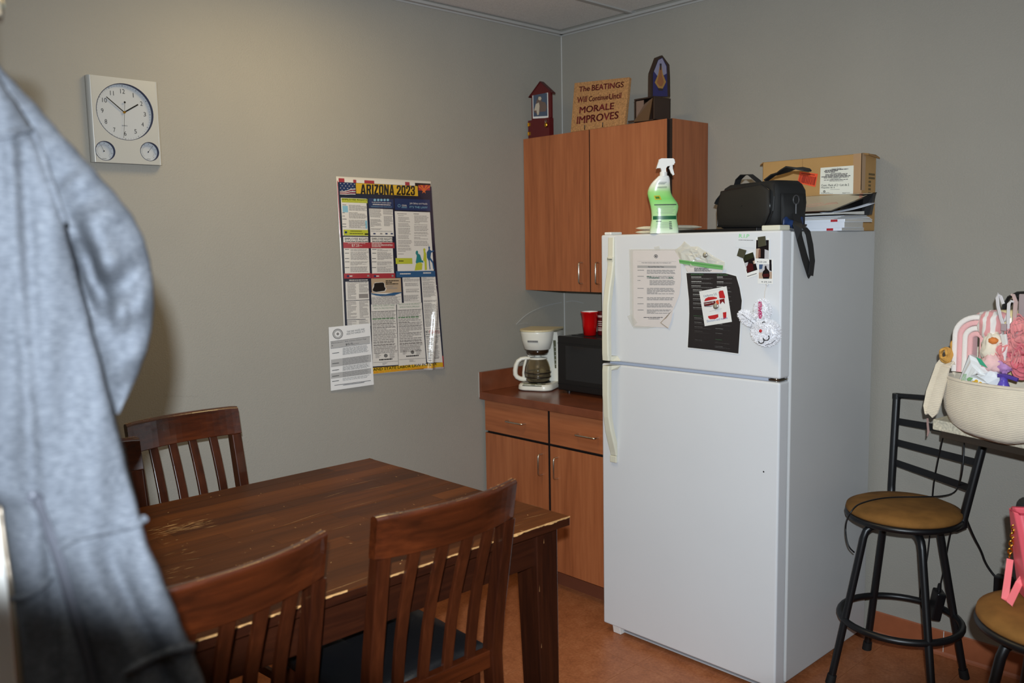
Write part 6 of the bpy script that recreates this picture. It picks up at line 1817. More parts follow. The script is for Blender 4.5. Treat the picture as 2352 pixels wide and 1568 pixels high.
# curved front plate: thin face with three openings
MB().prism([(cy0 + .012, cz0), (cy1 - .012, cz0), (cy1 - .012, cz1), (cy0 + .012, cz1)], [circ(yz(c), R), circ(yz(g1), RG), circ(yz(g2), RG)], (.020, 0, 0), (0, 1, 0), (0, 0, 1), .010).build('front_plate', M_sil, t)
for s, e in ((1, cy1), (-1, cy0)):
    rings = []; mb = MB()
    for z in (cz0, cz1):
        rings.append([Vector((.030 - .0185 * (1 - math.cos(a)) - .002 * (a > 1.5), e - s * .012 + s * .012 * math.sin(a), z)) for a in [PI / 2 * k / 8 for k in range(9)]] + [Vector((.002, e, z)), Vector((.002, e - s * .012, z))])
    mb.loft(rings, True, True, True); mb.build('side_band', M_sil, t)
MB().box(.002, .0134, cy0 + .010, cy1 - .010, cz0, cz1).build('case', mat('silver_grey', (140, 138, 136), rough=.4, metal=.4), t)
def dial(cc, r, name):
    mb = MB(); O = Vector((.0135, cc.y, cc.z))
    ring = [O + Vector((0, r * math.cos(a), r * math.sin(a))) for a in [2 * PI * k / 48 for k in range(48)]]
    mb.loft([ring, [p + Vector((.0012, 0, 0)) for p in ring]], True, True, False)
    return mb.build(name, M_dial, t)
d0 = dial(c, R - .0002, 'dial'); d1 = dial(g1, RG - .0002, 'hygrometer_dial'); d2 = dial(g2, RG - .0002, 'thermometer_dial')
def dp(cc, y, z, h=.0152): return Vector((h, cc.y + y, cc.z + z))
mb = MB()
hs = .0155
for n_ in range(1, 13):
    a = PI / 2 - 2 * PI * n_ / 12
    rr = .0735
    w_ = {1: .0026, 7: .0075}.get(n_, .0085 if n_ < 10 else (.016 if n_ != 11 else .0125))
    x, z = rr * math.cos(a), rr * math.sin(a)
    mb.text(str(n_), dp(c, x - w_ / 2, z - hs / 2), (0, w_, 0), (0, 0, hs), .0, 4)
for k in range(60):
    a = 2 * PI * k / 60
    d = Vector((0, math.cos(a), math.sin(a))); s = Vector((0, -math.sin(a), math.cos(a)))
    o = Vector((.0152, c.y, c.z))
    if k % 5 == 0:
        q = o + d * .0925
        for i in range(8):
            b0_, b1_ = 2 * PI * i / 8, 2 * PI * (i + 1) / 8
            f_ = lambda b, r: q + Vector((0, math.cos(b) * r, math.sin(b) * r))
            mb.quad(f_(b0_, .0011), f_(b0_, .0020), f_(b1_, .0020), f_(b1_, .0011))
    else:
        mb.quad(o + d * .0905 - s * .0003, o + d * .0945 - s * .0003, o + d * .0945 + s * .0003, o + d * .0905 + s * .0003)
mb.text('QUARTZ', dp(c, -.0095, -.0485), (0, .019, 0), (0, 0, .004), .01)
mb.build('numerals', M_ink, d0)
M_hand = mat('hand_black', (18, 18, 18), rough=.3)
for cc, r in ((c, R), (g1, RG), (g2, RG)):
    mb = MB(); mb.M = Matrix.Translation((0, cc.y, cc.z)) @ Matrix.Rotation(PI / 2, 4, 'Y')
    mb.lathe([(r - .0012, .0148), (r - .0012, .0306), (r + .0004, .0306), (r + .0004, .0148)], (0, 0, 0), 56)
    mb.build('recess_shade_ring', mat('recess_shade_navy', (52, 56, 76), rough=.3), t)  # added ring, its dark colour stands in for shade on the recess wall
def hand(cc, px, py, w0, w1, h, name, tail=0.0, r0=None):
    tip = at(px, py, 0, h); a = Vector((0, tip.y - cc.y, tip.z - cc.z)); L_ = a.length; a.normalize(); s = Vector((0, -a.z, a.y))
    o = Vector((h, cc.y, cc.z)); b_ = o - a * tail; e = o + a * L_
    mb = MB(); dd = Vector((.0009, 0, 0))
    q = [b_ - s * w0, b_ + s * w0, e + s * w1, e - s * w1]
    q2 = [p + dd for p in q]
    mb.add(q + q2, [(3, 2, 1, 0), (4, 5, 6, 7), (0, 1, 5, 4), (1, 2, 6, 5), (2, 3, 7, 6), (3, 0, 4, 7)])
    return mb
hand(c, 317, 240, .0022, .0022, .0175, 'hour').build('hour_hand', M_hand, t)
hand(c, 244, 222, .0017, .0015, .0192, 'minute').build('minute_hand', M_hand, t)
mb = hand(c, 284.5, 317, .0004, .0004, .0208, 'second', .033)
_tp = at(284.5, 317, 0, .0208); _a = Vector((0, _tp.y - c.y, _tp.z - c.z)).normalized(); tl = Vector((0, c.y, c.z)) - _a * .035; mb.cyl((.0208, tl.y, tl.z), (.0220, tl.y, tl.z), .0035, n=14)
mb.build('second_hand', M_hand, t)
mb = MB(); mb.cyl((.0152, c.y, c.z), (.0235, c.y, c.z), .0042, n=18); mb.build('hand_hub', M_gold, t)
for cc, dd, tip in ((g1, d1, (231, 332)), (g2, d2, (350, 336))):
    mb = MB()
    for k in range(26):
        a = -PI / 4 + 1.5 * PI * k / 25 
        d = Vector((0, math.cos(a), math.sin(a))); s = Vector((0, -math.sin(a), math.cos(a))); o = Vector((.0152, cc.y, cc.z))
        r0_, r1_ = (.0225, .0245)
        mb.quad(o + d * .0215 - s * .0018, o + d * .0222 - s * .0018, o + d * .0222 + s * .0018, o + d * .0215 + s * .0018)
        if k % 3 == 0: mb.quad(o + d * .026 - s * .0014, o + d * .029 - s * .0014, o + d * .029 + s * .0014, o + d * .026 + s * .0014)
        else: mb.quad(o + d * .019 - s * .0002, o + d * .021 - s * .0002, o + d * .021 + s * .0002, o + d * .019 + s * .0002)
    mb.quad(*[dp(cc, y_, z_) for y_, z_ in ((-.007, -.0265), (.007, -.0265), (.007, -.0245), (-.007, -.0245))])
    mb.build('gauge_scale', M_grey, dd)
    mb = hand(cc, tip[0], tip[1], .0004, .0003, .0165, 'needle', .002); mb.cyl((.0155, cc.y, cc.z), (.0176, cc.y, cc.z), .0022, n=12); mb.build('needle', M_hand, dd)

# ================================================================ labour law poster
def CP(x, y): return (740 + x / 3.0163, 390 + y / 3.0163)
cr = [(97, 45), (752, 80), (835, 1375), (168, 1432)]
wc = [at(*CP(*p), 0, .0035) for p in cr]
def pwarp(u, v):
    g = .004 * math.sin(PI * min(1, max(0, u))) * (1 - .6 * v)
    k = max(0.0, u - .70) / .30
    # buckled ridge in the laminate that catches the light, lower right
    vv = min(1, max(0, (v - .56) / .16)); uc = .965 - .30 * (v - .6)
    g += .0165 * vv * math.exp(-((u - uc) / .028) ** 2)
    return g + .010 * k * k * (3 - 2 * k) * (0.25 + .75 * v) + .0025 * math.sin(v * 5 + u * 3)
PS = Sheet(cr, wc, (1, 0, 0), pwarp)
M_pp = mat('laminated_paper', (214, 208, 200), rough=.16, spec=.6, coat=.5)
def gl(name, rgb): return mat(name, rgb, rough=.18, spec=.6, coat=.5)
P_navy, P_blue, P_yel, P_red, P_lime, P_teal, P_or, P_gr, P_wh, P_ink, P_sky, P_grn, P_tan, P_ltb = (gl('poster_navy', (26, 31, 50)), gl('poster_blue', (34, 50, 88)), gl('poster_yellow', (206, 162, 40)), gl('poster_red', (158, 50, 58)), gl('poster_lime', (178, 180, 56)), gl('poster_teal', (40, 120, 122)), gl('poster_orange', (214, 104, 40)), gl('poster_grey', (138, 132, 128)), M_pp, gl('poster_black', (26, 22, 20)), gl('poster_sky', (44, 84, 122)), gl('poster_green', (86, 124, 84)), gl('poster_tan', (176, 152, 124)), gl('poster_light_blue', (130, 178, 196)))
PM = [P_navy, P_blue, P_yel, P_red, P_lime, P_teal, P_or, P_gr, P_wh, P_ink, P_sky, P_grn, P_tan, P_ltb]
NV, BL, YE, RE, LI, TE, OR, GR, WH, IK, SK, GN, TN, LB = range(14)
t = thing('labor_law_poster', 'tall laminated state labour law poster on the left wall, headed in black on yellow', 'poster', PS.P(.5, .5, 0).to_tuple())
m = MB(); PS.rect(m, 0, 0, 0, 0, 0, WH, uvs=(0, 0, 1, 1), n=22); m.mi = WH
m.build('sheet', PM, t, solid=.0006)
m = MB(); PS.rect(m, 0, 0, 0, 0, .0006, NV, uvs=(.012, .027, .998, .988), n=22)
PS.rect(m, 0, 0, 0, 0, .0009, RE, uvs=(.02, .008, .075, .027)); PS.rect(m, 0, 0, 0, 0, .0009, RE, uvs=(.16, .012, .19, .027)); PS.rect(m, 0, 0, 0, 0, .0009, RE, uvs=(.27, .012, .37, .027)); PS.rect(m, 0, 0, 0, 0, .0009, RE, uvs=(.70, .010, .75, .027)); PS.rect(m, 0, 0, 0, 0, .0009, IK, uvs=(.81, .012, .99, .027))
PS.rect(m, 0, 0, 0, 0, .0009, RE, uvs=(.965, .93, .997, .99)); PS.rect(m, 0, 0, 0, 0, .0009, IK, uvs=(.60, .985, .78, .994)); PS.rect(m, 0, 0, 0, 0, .0009, RE, uvs=(.3, .985, .36, .994))
PS.rect(m, 0, 0, 0, 0, .0004, RE, uvs=(.004, .02, .011, .30), n=20)
m.build('border', PM, t)
def C5p(x, y): return (x / 6.5333 * 3.0163, (y / 6.5333 + 10) * 3.0163)     # from the enlarged upper half
def C6p(x, y): return (x / 5.4067 * 3.0163, (y / 5.4067 + 230) * 3.0163)    # from the enlarged lower half
class Half:
    def __init__(s, f): s.f = f
    def rect(s, m, x0, y0, x1, y1, h, mi): PS.rect(m, *s.f(x0, y0), *s.f(x1, y1), h, mi)
    def text(s, m, st, x0, y0, x1, y1, h, mi, b=.0): PS.text(m, st, *s.f(x0, y0), *s.f(x1, y1), h, mi, b)
    def lines(s, m, x0, y0, x1, y1, r, h, mi, fill=.5, rg=.15): PS.lines(m, *s.f(x0, y0), *s.f(x1, y1), r, h, mi, fill, rg)
    def poly(s, m, pts, h, mi): (PS.quad if len(pts) == 4 else PS.poly)(m, [s.f(*p) for p in pts], h, mi)
U_, L_h = Half(C5p), Half(C6p)
h1_, h2_, h3_ = .0012, .0016, .0020
# heavy condensed capitals of the headline, drawn stroke by stroke
def _oct(x0, x1, y0, y1, c):
    return [(x0 + c, y0), (x1 - c, y0), (x1, y0 + c), (x1, y1 - c), (x1 - c, y1), (x0 + c, y1), (x0, y1 - c), (x0, y0 + c)]
BLOCK = {
    'A': ([(0, 0), (.22, 0), (.26, .2), (.40, .2), (.44, 0), (.66, 0), (.46, 1), (.20, 1)], [[(.285, .36), (.375, .36), (.33, .72)]], .66),
    'R': ([(0, 0), (.22, 0), (.22, .40), (.28, .40), (.38, 0), (.62, 0), (.50, .46), (.60, .56), (.60, .88), (.50, 1), (0, 1)], [[(.22, .58), (.36, .58), (.38, .62), (.38, .80), (.36, .84), (.22, .84)]], .62),
    'I': ([(0, 0), (.22, 0), (.22, 1), (0, 1)], [], .22),
    'Z': ([(0, 0), (.54, 0), (.54, .18), (.24, .18), (.54, .82), (.54, 1), (.02, 1), (.02, .82), (.28, .82), (0, .18)], [], .54),
    'O': (_oct(0, .60, 0, 1, .12), [_oct(.22, .38, .18, .82, .03)[::-1]], .60),
    'N': ([(0, 0), (.20, 0), (.20, .52), (.40, 0), (.62, 0), (.62, 1), (.42, 1), (.42, .50), (.22, 1), (0, 1)], [], .62),
    '2': ([(0, 0), (.58, 0), (.58, .18), (.27, .18), (.50, .46), (.58, .62), (.58, .88), (.46, 1), (.12, 1), (0, .88), (0, .64), (.21, .64), (.21, .80), (.25, .84), (.34, .84), (.37, .80), (.37, .66), (.30, .52), (0, .16)], [], .58),
    '0': (_oct(0, .58, 0, 1, .12), [_oct(.21, .37, .18, .82, .03)[::-1]], .58),
    '3': ([(.12, 0), (.46, 0), (.58, .12), (.58, .42), (.50, .51), (.58, .60), (.58, .88), (.46, 1), (.12, 1), (0, .88), (0, .66), (.21, .66), (.21, .80), (.25, .84), (.33, .84), (.37, .80), (.37, .64), (.33, .60), (.20, .60), (.20, .44), (.33, .44), (.37, .40), (.37, .20), (.33, .16), (.25, .16), (.21, .20), (.21, .36), (0, .36), (0, .12)], [], .58),
}
def block(m, s, a, b, hgt, h, mi):
    tot = sum(BLOCK[c][2] for c in s) + .07 * (len(s) - 1)
    x = 0; m.mi = mi
    for c in s:
        outer, holes, w_ = BLOCK[c]
        flat = outer + [p for l in holes for p in l]
        tri = tessellate_polygon([[Vector((p[0], p[1], 0)) for p in l] for l in [outer] + holes])
        pts = []
        for px_, py_ in flat:
            k = (x + px_) / tot
            X = a[0] + (b[0] - a[0]) * k; Y = a[1] + (b[1] - a[1]) * k + hgt * (1 - py_)
            pts.append(PS.P(*PS.uv(*C5p(X, Y)), h))
        fs = []
        for t_ in tri:
            p, q, r = [flat[i] for i in t_]
            fs.append(t_ if (q[0] - p[0]) * (r[1] - p[1]) - (q[1] - p[1]) * (r[0] - p[0]) > 0 else t_[::-1])
        m.add(pts, fs, False)
        x += w_ + .07
def rule(m, x0, y0, x1, th, h, mi, k=.045):
    L_h.poly(m, [(x0, y0), (x1, y0 - k * (x1 - x0)), (x1, y0 - k * (x1 - x0) + th), (x0, y0 + th)], h, mi)
# title banner with flags
m = MB(); U_.rect(m, 474, 130, 1412, 322, h1_, YE); block(m, 'ARIZONA', (540, 148), (1035, 158), 146, h2_, IK); block(m, '2023', (1072, 164), (1360, 172), 140, h2_, IK); m.build('title_banner', PM, t)
m = MB(); U_.rect(m, 250, 118, 470, 295, h1_, BL)
for r in range(4):
    for k in range(5):
        x, y = 265 + k * 48 + (r % 2) * 22, 135 + r * 34 + k * 3
        if x < 462: U_.poly(m, [(x + (8 if i % 2 == 0 else 4) * math.sin(PI * i / 5), y - (8 if i % 2 == 0 else 4) * math.cos(PI * i / 5)) for i in range(10)], h2_, WH)
for k in range(5): U_.poly(m, [(255, 250 + k * 10), (330, 248 + k * 11), (400, 218 + k * 17), (470, 212 + k * 19), (470, 222 + k * 19), (400, 228 + k * 17), (330, 257 + k * 11), (255, 256 + k * 10)], h3_, WH if k % 2 == 0 else RE)
m.build('flag_picture', PM, t)
m = MB(); U_.rect(m, 1416, 165, 1606, 332, h1_, NV)
for k in range(9):
    a0 = PI + PI * (k + .0) / 9; a1_ = PI + PI * (k + 1) / 9
    f = lambda a: (1508 + max(-92, min(98, 130 * math.cos(a))), 240 + max(-78, 130 * math.sin(a)))
    U_.poly(m, [(1508, 240), f(a0), f(a1_)], h2_, OR if k % 2 else RE)
U_.poly(m, [(1505 + (48 if i % 2 == 0 else 18) * math.sin(PI * i / 5), 245 - (48 if i % 2 == 0 else 18) * math.cos(PI * i / 5)) for i in range(10)], h3_, OR)
m.build('flag_picture', PM, t)
# upper notices
m = MB(); U_.rect(m, 268, 345, 652, 908, h1_, WH); U_.rect(m, 278, 350, 640, 425, h2_, LI); U_.text(m, 'EMPLOYEE RIGHTS', 282, 355, 632, 392, h3_, IK, .01); U_.lines(m, 285, 400, 630, 414, 1, h3_, IK, .9, 0)
U_.rect(m, 290, 462, 368, 560, h2_, LB)
for y0_, y1_, r in ((450, 545, 7), (560, 660, 6), (672, 800, 9)): U_.lines(m, 378, y0_, 640, y1_, r, h2_, GR)
for y in (445, 562, 610, 655, 728, 768): U_.lines(m, 290, y, 350, y + 10, 1, h3_, IK, .8)
U_.rect(m, 606, 680, 640, 800, h2_, LB); U_.rect(m, 305, 815, 652, 905, h2_, LI); U_.lines(m, 400, 832, 560, 845, 1, h3_, IK, .8, 0); U_.lines(m, 390, 868, 580, 882, 1, h3_, IK, .8, 0); PS.ring(m, *C5p(338, 855), 0, 8, h3_, BL, 14); U_.rect(m, 600, 870, 650, 892, h3_, IK); m.build('notice_panel', PM, t)
m = MB(); U_.rect(m, 655, 352, 1030, 500, h1_, BL); U_.rect(m, 662, 503, 1036, 912, h1_, WH)
for x in (745, 795, 842, 890, 938): PS.ring(m, *C5p(x, 378), 2, 8, h2_, LB, 12)
U_.text(m, 'YOUR RIGHTS UNDER USERRA', 700, 405, 990, 430, h2_, WH); U_.lines(m, 715, 436, 980, 462, 2, h2_, WH, .55, 0); U_.lines(m, 690, 470, 1000, 488, 2, h2_, LB, .5, 0)
for a, b, c_, d_, r in ((668, 512, 850, 640, 9), (680, 660, 850, 780, 8), (690, 795, 850, 825, 2), (866, 512, 1024, 600, 6), (876, 615, 1024, 770, 10), (690, 832, 1028, 850, 2)): U_.lines(m, a, b, c_, d_, r, h2_, GR)
for x in (742, 842, 920, 1002): U_.rect(m, x - 18, 865, x + 18, 885, h2_, BL if x != 842 else GR)
m.build('notice_panel', PM, t)
for x0_, x1_, hd_ in ((302, 702, '$7.25'), (684, 1062, None)):
    o = 0 if hd_ else 0
    m = MB(); U_.rect(m, x0_, 920, x1_ - 18, 1525, h1_, WH); U_.text(m, 'EMPLOYEE RIGHTS', x0_ + 22, 935, x1_ - 50, 975, h2_, IK, .01); U_.lines(m, x0_ + 26, 984, x1_ - 50, 998, 1, h2_, IK, .9, 0)
    U_.rect(m, x0_, 1003, x1_ - 16, 1092, h2_, RE)
    if hd_: U_.text(m, 'FEDERAL MINIMUM WAGE', 366, 1012, 610, 1026, h3_, WH); U_.text(m, '$7.25', 418, 1032, 526, 1074, h3_, WH); U_.lines(m, 530, 1050, 568, 1060, 1, h3_, WH)
    else: U_.lines(m, 702, 1012, 1022, 1084, 4, h3_, WH, .4, .02)
    for y0_, y1_, r in ((1105, 1140, 3), (1150, 1270, 8), (1290, 1350, 5), (1365, 1450, 6)): U_.lines(m, x0_ + 100, y0_, x1_ - 40, y1_, r, h2_, GR)
    for y in (1104, 1160, 1240, 1290, 1375): U_.lines(m, x0_ + 26, y, x0_ + 92, y + 10, 1, h3_, IK, .8)
    U_.rect(m, x0_ + 14, 1468, x1_ - 4, 1538, h2_, RE); PS.ring(m, *C5p(x0_ + 70, 1508), 0, 8, h3_, BL, 14); U_.rect(m, x0_ + 90, 1500, x0_ + 130, 1514, h3_, WH); U_.rect(m, x1_ - 60, 1490, x1_ - 30, 1515, h3_, GR)
    m.build('notice_panel', PM, t)
m = MB(); U_.rect(m, 1040, 355, 1612, 540, h1_, BL); U_.rect(m, 1044, 542, 1660, 1440, h1_, WH)
U_.text(m, 'Job Safety and Health', 1278, 412, 1562, 455, h2_, WH); U_.text(m, "IT'S THE LAW!", 1278, 465, 1562, 505, h2_, LB, .0); U_.text(m, 'OSHA', 1152, 445, 1232, 475, h2_, WH); U_.lines(m, 1150, 480, 1236, 500, 2, h2_, LB, .5, 0); PS.ring(m, *C5p(1112, 462), 8, 10, h2_, LB, 18)
for y0_, r, x1_ in ((602, 1, 1190), (632, 4, 1300), (722, 3, 1290), (790, 5, 1305), (900, 3, 1290), (972, 3, 1320), (1040, 2, 1290), (1088, 3, 1330), (1172, 1, 1262)): U_.lines(m, 1098, y0_, x1_, y0_ + r * 21, r, h2_, GR, .4)
for y0_, r in ((608, 6), (738, 1), (762, 4), (852, 2), (900, 1), (928, 2), (982, 4)): U_.lines(m, 1350, y0_, 1590, y0_ + r * 21, r, h2_, GR, .4)
U_.lines(m, 1085, 576, 1230, 588, 1, h2_, IK, .8, 0); U_.lines(m, 1340, 578, 1425, 590, 1, h2_, IK, .8, 0)
U_.rect(m, 1062, 1238, 1326, 1324, h2_, LI); U_.lines(m, 1112, 1274, 1296, 1290, 1, h3_, IK, .8, 0)
U_.poly(m, [(1372, 1165), (1378, 1135), (1398, 1122), (1414, 1145), (1410, 1165), (1445, 1190), (1470, 1270), (1492, 1275), (1496, 1310), (1474, 1300), (1440, 1305), (1388, 1325), (1375, 1300), (1392, 1200)], h3_, TE)
U_.poly(m, [(1378, 1325), (1436, 1290), (1480, 1320), (1472, 1412), (1358, 1425)], h3_, LI)
U_.poly(m, [(1490, 1105), (1508, 1088), (1528, 1104), (1524, 1140), (1540, 1170), (1545, 1250), (1550, 1412), (1515, 1418), (1512, 1290), (1492, 1270), (1500, 1180), (1498, 1140)], h3_, LI)
U_.poly(m, [(1572, 1070), (1590, 1060), (1602, 1080), (1596, 1110), (1630, 1130), (1662, 1118), (1664, 1136), (1618, 1158), (1606, 1230), (1650, 1290), (1664, 1380), (1676, 1410), (1648, 1400), (1634, 1310), (1592, 1262), (1604, 1400), (1590, 1412), (1578, 1280), (1550, 1230), (1548, 1150), (1578, 1110)], h3_, SK)
U_.rect(m, 1070, 1434, 1684, 1516, h2_, SK); U_.lines(m, 1130, 1466, 1300, 1482, 1, h3_, WH, .8, 0); U_.lines(m, 1490, 1452, 1614, 1470, 1, h3_, WH, .8, 0)
m.build('notice_panel', PM, t)
# lower notices
m = MB(); L_h.rect(m, 278, 105, 578, 680, h1_, WH); L_h.rect(m, 276, 96, 572, 122, h2_, NV); L_h.lines(m, 320, 104, 540, 114, 1, h3_, WH, .7, 0)
for a, b, c_, d_, r in ((300, 130, 560, 150, 2), (300, 160, 412, 350, 14), (436, 160, 556, 265, 8), (302, 378, 420, 590, 15), (440, 372, 560, 580, 15), (304, 620, 425, 672, 5), (440, 612, 560, 655, 4)): L_h.lines(m, a, b, c_, d_, r, h2_, GR)
L_h.rect(m, 436, 280, 548, 330, h2_, GR); rule(m, 290, 362, 578, 7, h2_, NV); rule(m, 296, 602, 520, 7, h2_, NV); m.build('notice_panel', PM, t)
m = MB(); L_h.rect(m, 580, 88, 956, 268, h1_, TN); L_h.rect(m, 582, 266, 962, 410, h1_, WH)
L_h.poly(m, [(596, 215), (612, 155), (628, 138), (720, 132), (745, 150), (752, 200), (768, 215), (752, 248), (640, 262), (600, 250)], h2_, WH)
L_h.poly(m, [(598, 225), (614, 190), (616, 150), (640, 142), (722, 136), (738, 150), (742, 190), (756, 212), (746, 240), (640, 256), (604, 246)], h3_, IK)
L_h.lines(m, 756, 112, 932, 166, 3, h2_, IK, .6, .1); L_h.lines(m, 770, 175, 925, 222, 4, h2_, GR, .5)
L_h.poly(m, [(582, 272), (680, 282), (760, 284), (860, 262), (960, 258), (960, 266), (860, 300), (740, 314), (640, 300), (582, 282)], h2_, SK); L_h.lines(m, 700, 304, 880, 314, 1, h3_, GR, .6, 0); L_h.lines(m, 590, 322, 952, 408, 9, h2_, GR, .5)
m.build('notice_panel', PM, t)
m = MB(); L_h.rect(m, 968, 76, 1208, 386, h1_, WH)
for y0_, y1_, r, a, b in ((84, 126, 4, 978, 1196), (146, 184, 4, 1000, 1178), (220, 230, 1, 1010, 1180), (240, 262, 2, 1012, 1185), (298, 370, 8, 984, 1185)): L_h.lines(m, a, y0_, b, y1_, r, h2_, GR)
m.build('notice_panel', PM, t)
m = MB(); PS.quad(m, [C6p(*p) for p in [(1210, 62), (1392, 58), (1472, 1140), (1272, 1142)]], h1_, WH, 26)
for y0_, y1_, r in ((70, 118, 5), (128, 176, 5), (184, 232, 5), (240, 276, 3), (285, 320, 3), (360, 380, 2), (398, 455, 5), (465, 520, 5), (530, 600, 6), (612, 690, 7), (815, 840, 2), (855, 925, 6), (935, 980, 3), (995, 1085, 7), (1092, 1120, 2)):
    k = (y0_ - 60) * .06; L_h.lines(m, 1220 + k, y0_, 1382 + k, y1_, r, h2_, GR)
rule(m, 1248, 716, 1446, 3, h2_, IK); rule(m, 1254, 812, 1452, 3, h2_, IK)
L_h.text(m, 'NO', 1256, 738, 1294, 770, h2_, IK, .03); L_h.text(m, 'SMOKING', 1258, 780, 1336, 794, h2_, IK, .02)
for x in (1318, 1366, 1416): PS.ring(m, *C6p(x, 754), 9, 11.5, h2_, RE, 20); L_h.poly(m, [(x - 12, 750), (x + 12, 750), (x + 12, 757), (x - 12, 757)], h2_, GR); L_h.poly(m, [(x - 16, 738), (x - 13, 736), (x + 16, 770), (x + 13, 772)], h3_, RE)
m.build('notice_panel', PM, t)
for a0_, a1_, b0_, b1_, hdr in ((582, 888, 606, 914, ('EMPLOYEE SAFETY AND', 'HEALTH PROTECTION')), (898, 1214, 918, 1264, ('PROTECCION DE SEGURIDAD Y', 'SANIDAD PARA EL EMPLEADO'))):
    yo = -18 if a0_ > 800 else 0
    m = MB(); L_h.poly(m, [(a0_, 412 + yo), (a1_, 406 + yo), (b1_, 1176), (b0_, 1196)], h1_, WH)
    L_h.text(m, hdr[0], a0_ + 22, 420 + yo, a1_ - 18, 430 + yo, h2_, GN); L_h.text(m, hdr[1], a0_ + 32, 454 + yo, a1_ - 28, 464 + yo, h2_, GN)
    rule(m, a0_ + 4, 500 + yo, a1_ + 6, 3, h2_, IK)
    for y0_, r in ((504, 6), (590, 1), (614, 3), (660, 3), (708, 6), (800, 3), (858, 2), (896, 2), (930, 3), (970, 4)):
        k = (y0_ - 500) * .045; L_h.lines(m, a0_ + 12 + k, y0_ + yo, a1_ + k, y0_ + yo + r * 13, r, h2_, GN if y0_ == 590 else GR, .5)
    xm = (b0_ + b1_) / 2; PS.ring(m, *C6p(xm, 1058 + yo * 2.5), 7, 12, h2_, IK, 20); PS.ring(m, *C6p(xm, 1058 + yo * 2.5), 0, 5, h2_, IK, 10)
    for s in (-1, 1): L_h.lines(m, xm + s * 85 - 40, 1030 + yo * 2.5, xm + s * 85 + 40, 1090 + yo * 2.5, 5, h2_, GR, .5, .4)
    L_h.lines(m, xm - 80, 1104 + yo * 2.5, xm + 80, 1114 + yo * 2.5, 1, h2_, IK, .7, 0); rule(m, b0_ + 6, 1144 + yo * 2, b1_ - 6, 3, h2_, IK, .06); L_h.lines(m, xm - 40, 1150 + yo * 2, xm + 40, 1172 + yo * 2, 3, h2_, GR, .5, .4)
    m.build('notice_panel', PM, t)
m = MB(); PS.quad(m, [C6p(*p) for p in [(300, 1240), (1474, 1140), (1478, 1196), (300, 1325)]], h1_, YE, 110)
def slant(m, s, x0, y0, x1, y1, hgt, mi, b):
    m.mi = mi
    vs, fs = glyphs(s, b, 2); out = []
    for a, q in vs:
        x = x0 + (x1 - x0) * a; y = y0 + (y1 - y0) * a - hgt * q
        out.append(PS.P(*PS.uv(*C6p(x, y)), h2_))
    m.add(out, fs, False)
slant(m, 'FEDERAL AND STATE LABOR LAW POSTER', 390, 1276, 1396, 1176, 36, IK, .02); slant(m, 'PLEASE GO TO WWW.LABORLAWHRSIGNS.COM', 560, 1290, 1370, 1208, 24, OR, 0)
m.build('bottom_banner', PM, t)

# fair wages paper, overlapping the poster's lower left corner
cr = [(45, 1090), (332, 1062), (358, 1487), (60, 1530)]
wc = [at(*CP(*p), 0, .016 if p[0] > 200 else .004) for p in cr]
FS_ = Sheet(cr, wc, ((wc[1] - wc[0]).cross(wc[0] - wc[3])).normalized() if ((wc[1] - wc[0]).cross(wc[0] - wc[3])).x > 0 else -((wc[1] - wc[0]).cross(wc[0] - wc[3])).normalized())
t = thing('wage_act_notice', 'white fair wages notice on the left wall, overlapping the lower left poster corner', 'notice', FS_.P(.5, .5, 0).to_tuple())
def C6q(x, y): return C6p(x, y)
F_ = Half(C6p)
def fr(m, x0, y0, x1, y1, h, mi):   # rect given by opposite corners on the slanted paper
    FS_.poly(m, [C6p(x0, y0), C6p(x1, y0 - (x1 - x0) * .135), C6p(x1, y1 - (x1 - x0) * .135), C6p(x0, y1)], h, mi)
m = MB(); FS_.rect(m, 0, 0, 0, 0, 0, 0, uvs=(0, 0, 1, 1)); m.build('paper', mat('paper_gloss', (222, 220, 218), rough=.35), t, solid=.0004)
m = MB()
def q2(x, y): return FS_.uv(*C6p(x, y))
FS_.ring(m, *C6p(190, 792), 32, 35, .0008, 0, 32); FS_.ring(m, *C6p(190, 792), 21, 23, .0008, 1, 28); FS_.ring(m, *C6p(190, 792), 23.5, 31.5, .0007, 2, 28); FS_.ring(m, *C6p(190, 792), 0, 10, .0008, 1, 8)
for s, a, b in (('THE FAIR WAGES AND', (302, 778), (524, 742)), ('HEALTHY FAMILIES ACT', (298, 806), (530, 770))):
    pa_, pb_ = FS_.P(*q2(*a), .0009), FS_.P(*q2(*b), .0009); Y = (pb_ - pa_).cross(Vector((-1, 0, 0))).normalized() * .0078
    if Y.z < 0: Y = -Y
    vs, fs = glyphs(s, 0, 2); m.mi = 0; m.add([pa_ + (pb_ - pa_) * p[0] + Y * p[1] for p in vs], fs)
fr(m, 102, 888, 592, 970, .0006, 2); fr(m, 100, 886, 592, 890, .0008, 0); fr(m, 105, 972, 592, 976, .0008, 0)
for s, a, b, hh, bo in (("Effective January 1, 2025, Arizona's Minimum Wage", (112, 918), (545, 862), .008, 0), ('is', (114, 946), (132, 943), .008, 0), ('$15.15', (288, 938), (372, 926), .012, .02), ('per hour', (376, 926), (454, 914), .007, 0)):
    pa_, pb_ = FS_.P(*q2(*a), .0011), FS_.P(*q2(*b), .0011); Y = (pb_ - pa_).cross(Vector((-1, 0, 0))).normalized() * hh * .8
    if Y.z < 0: Y = -Y
    vs, fs = glyphs(s, bo, 2); m.mi = 0; m.add([pa_ + (pb_ - pa_) * p[0] + Y * p[1] for p in vs], fs)
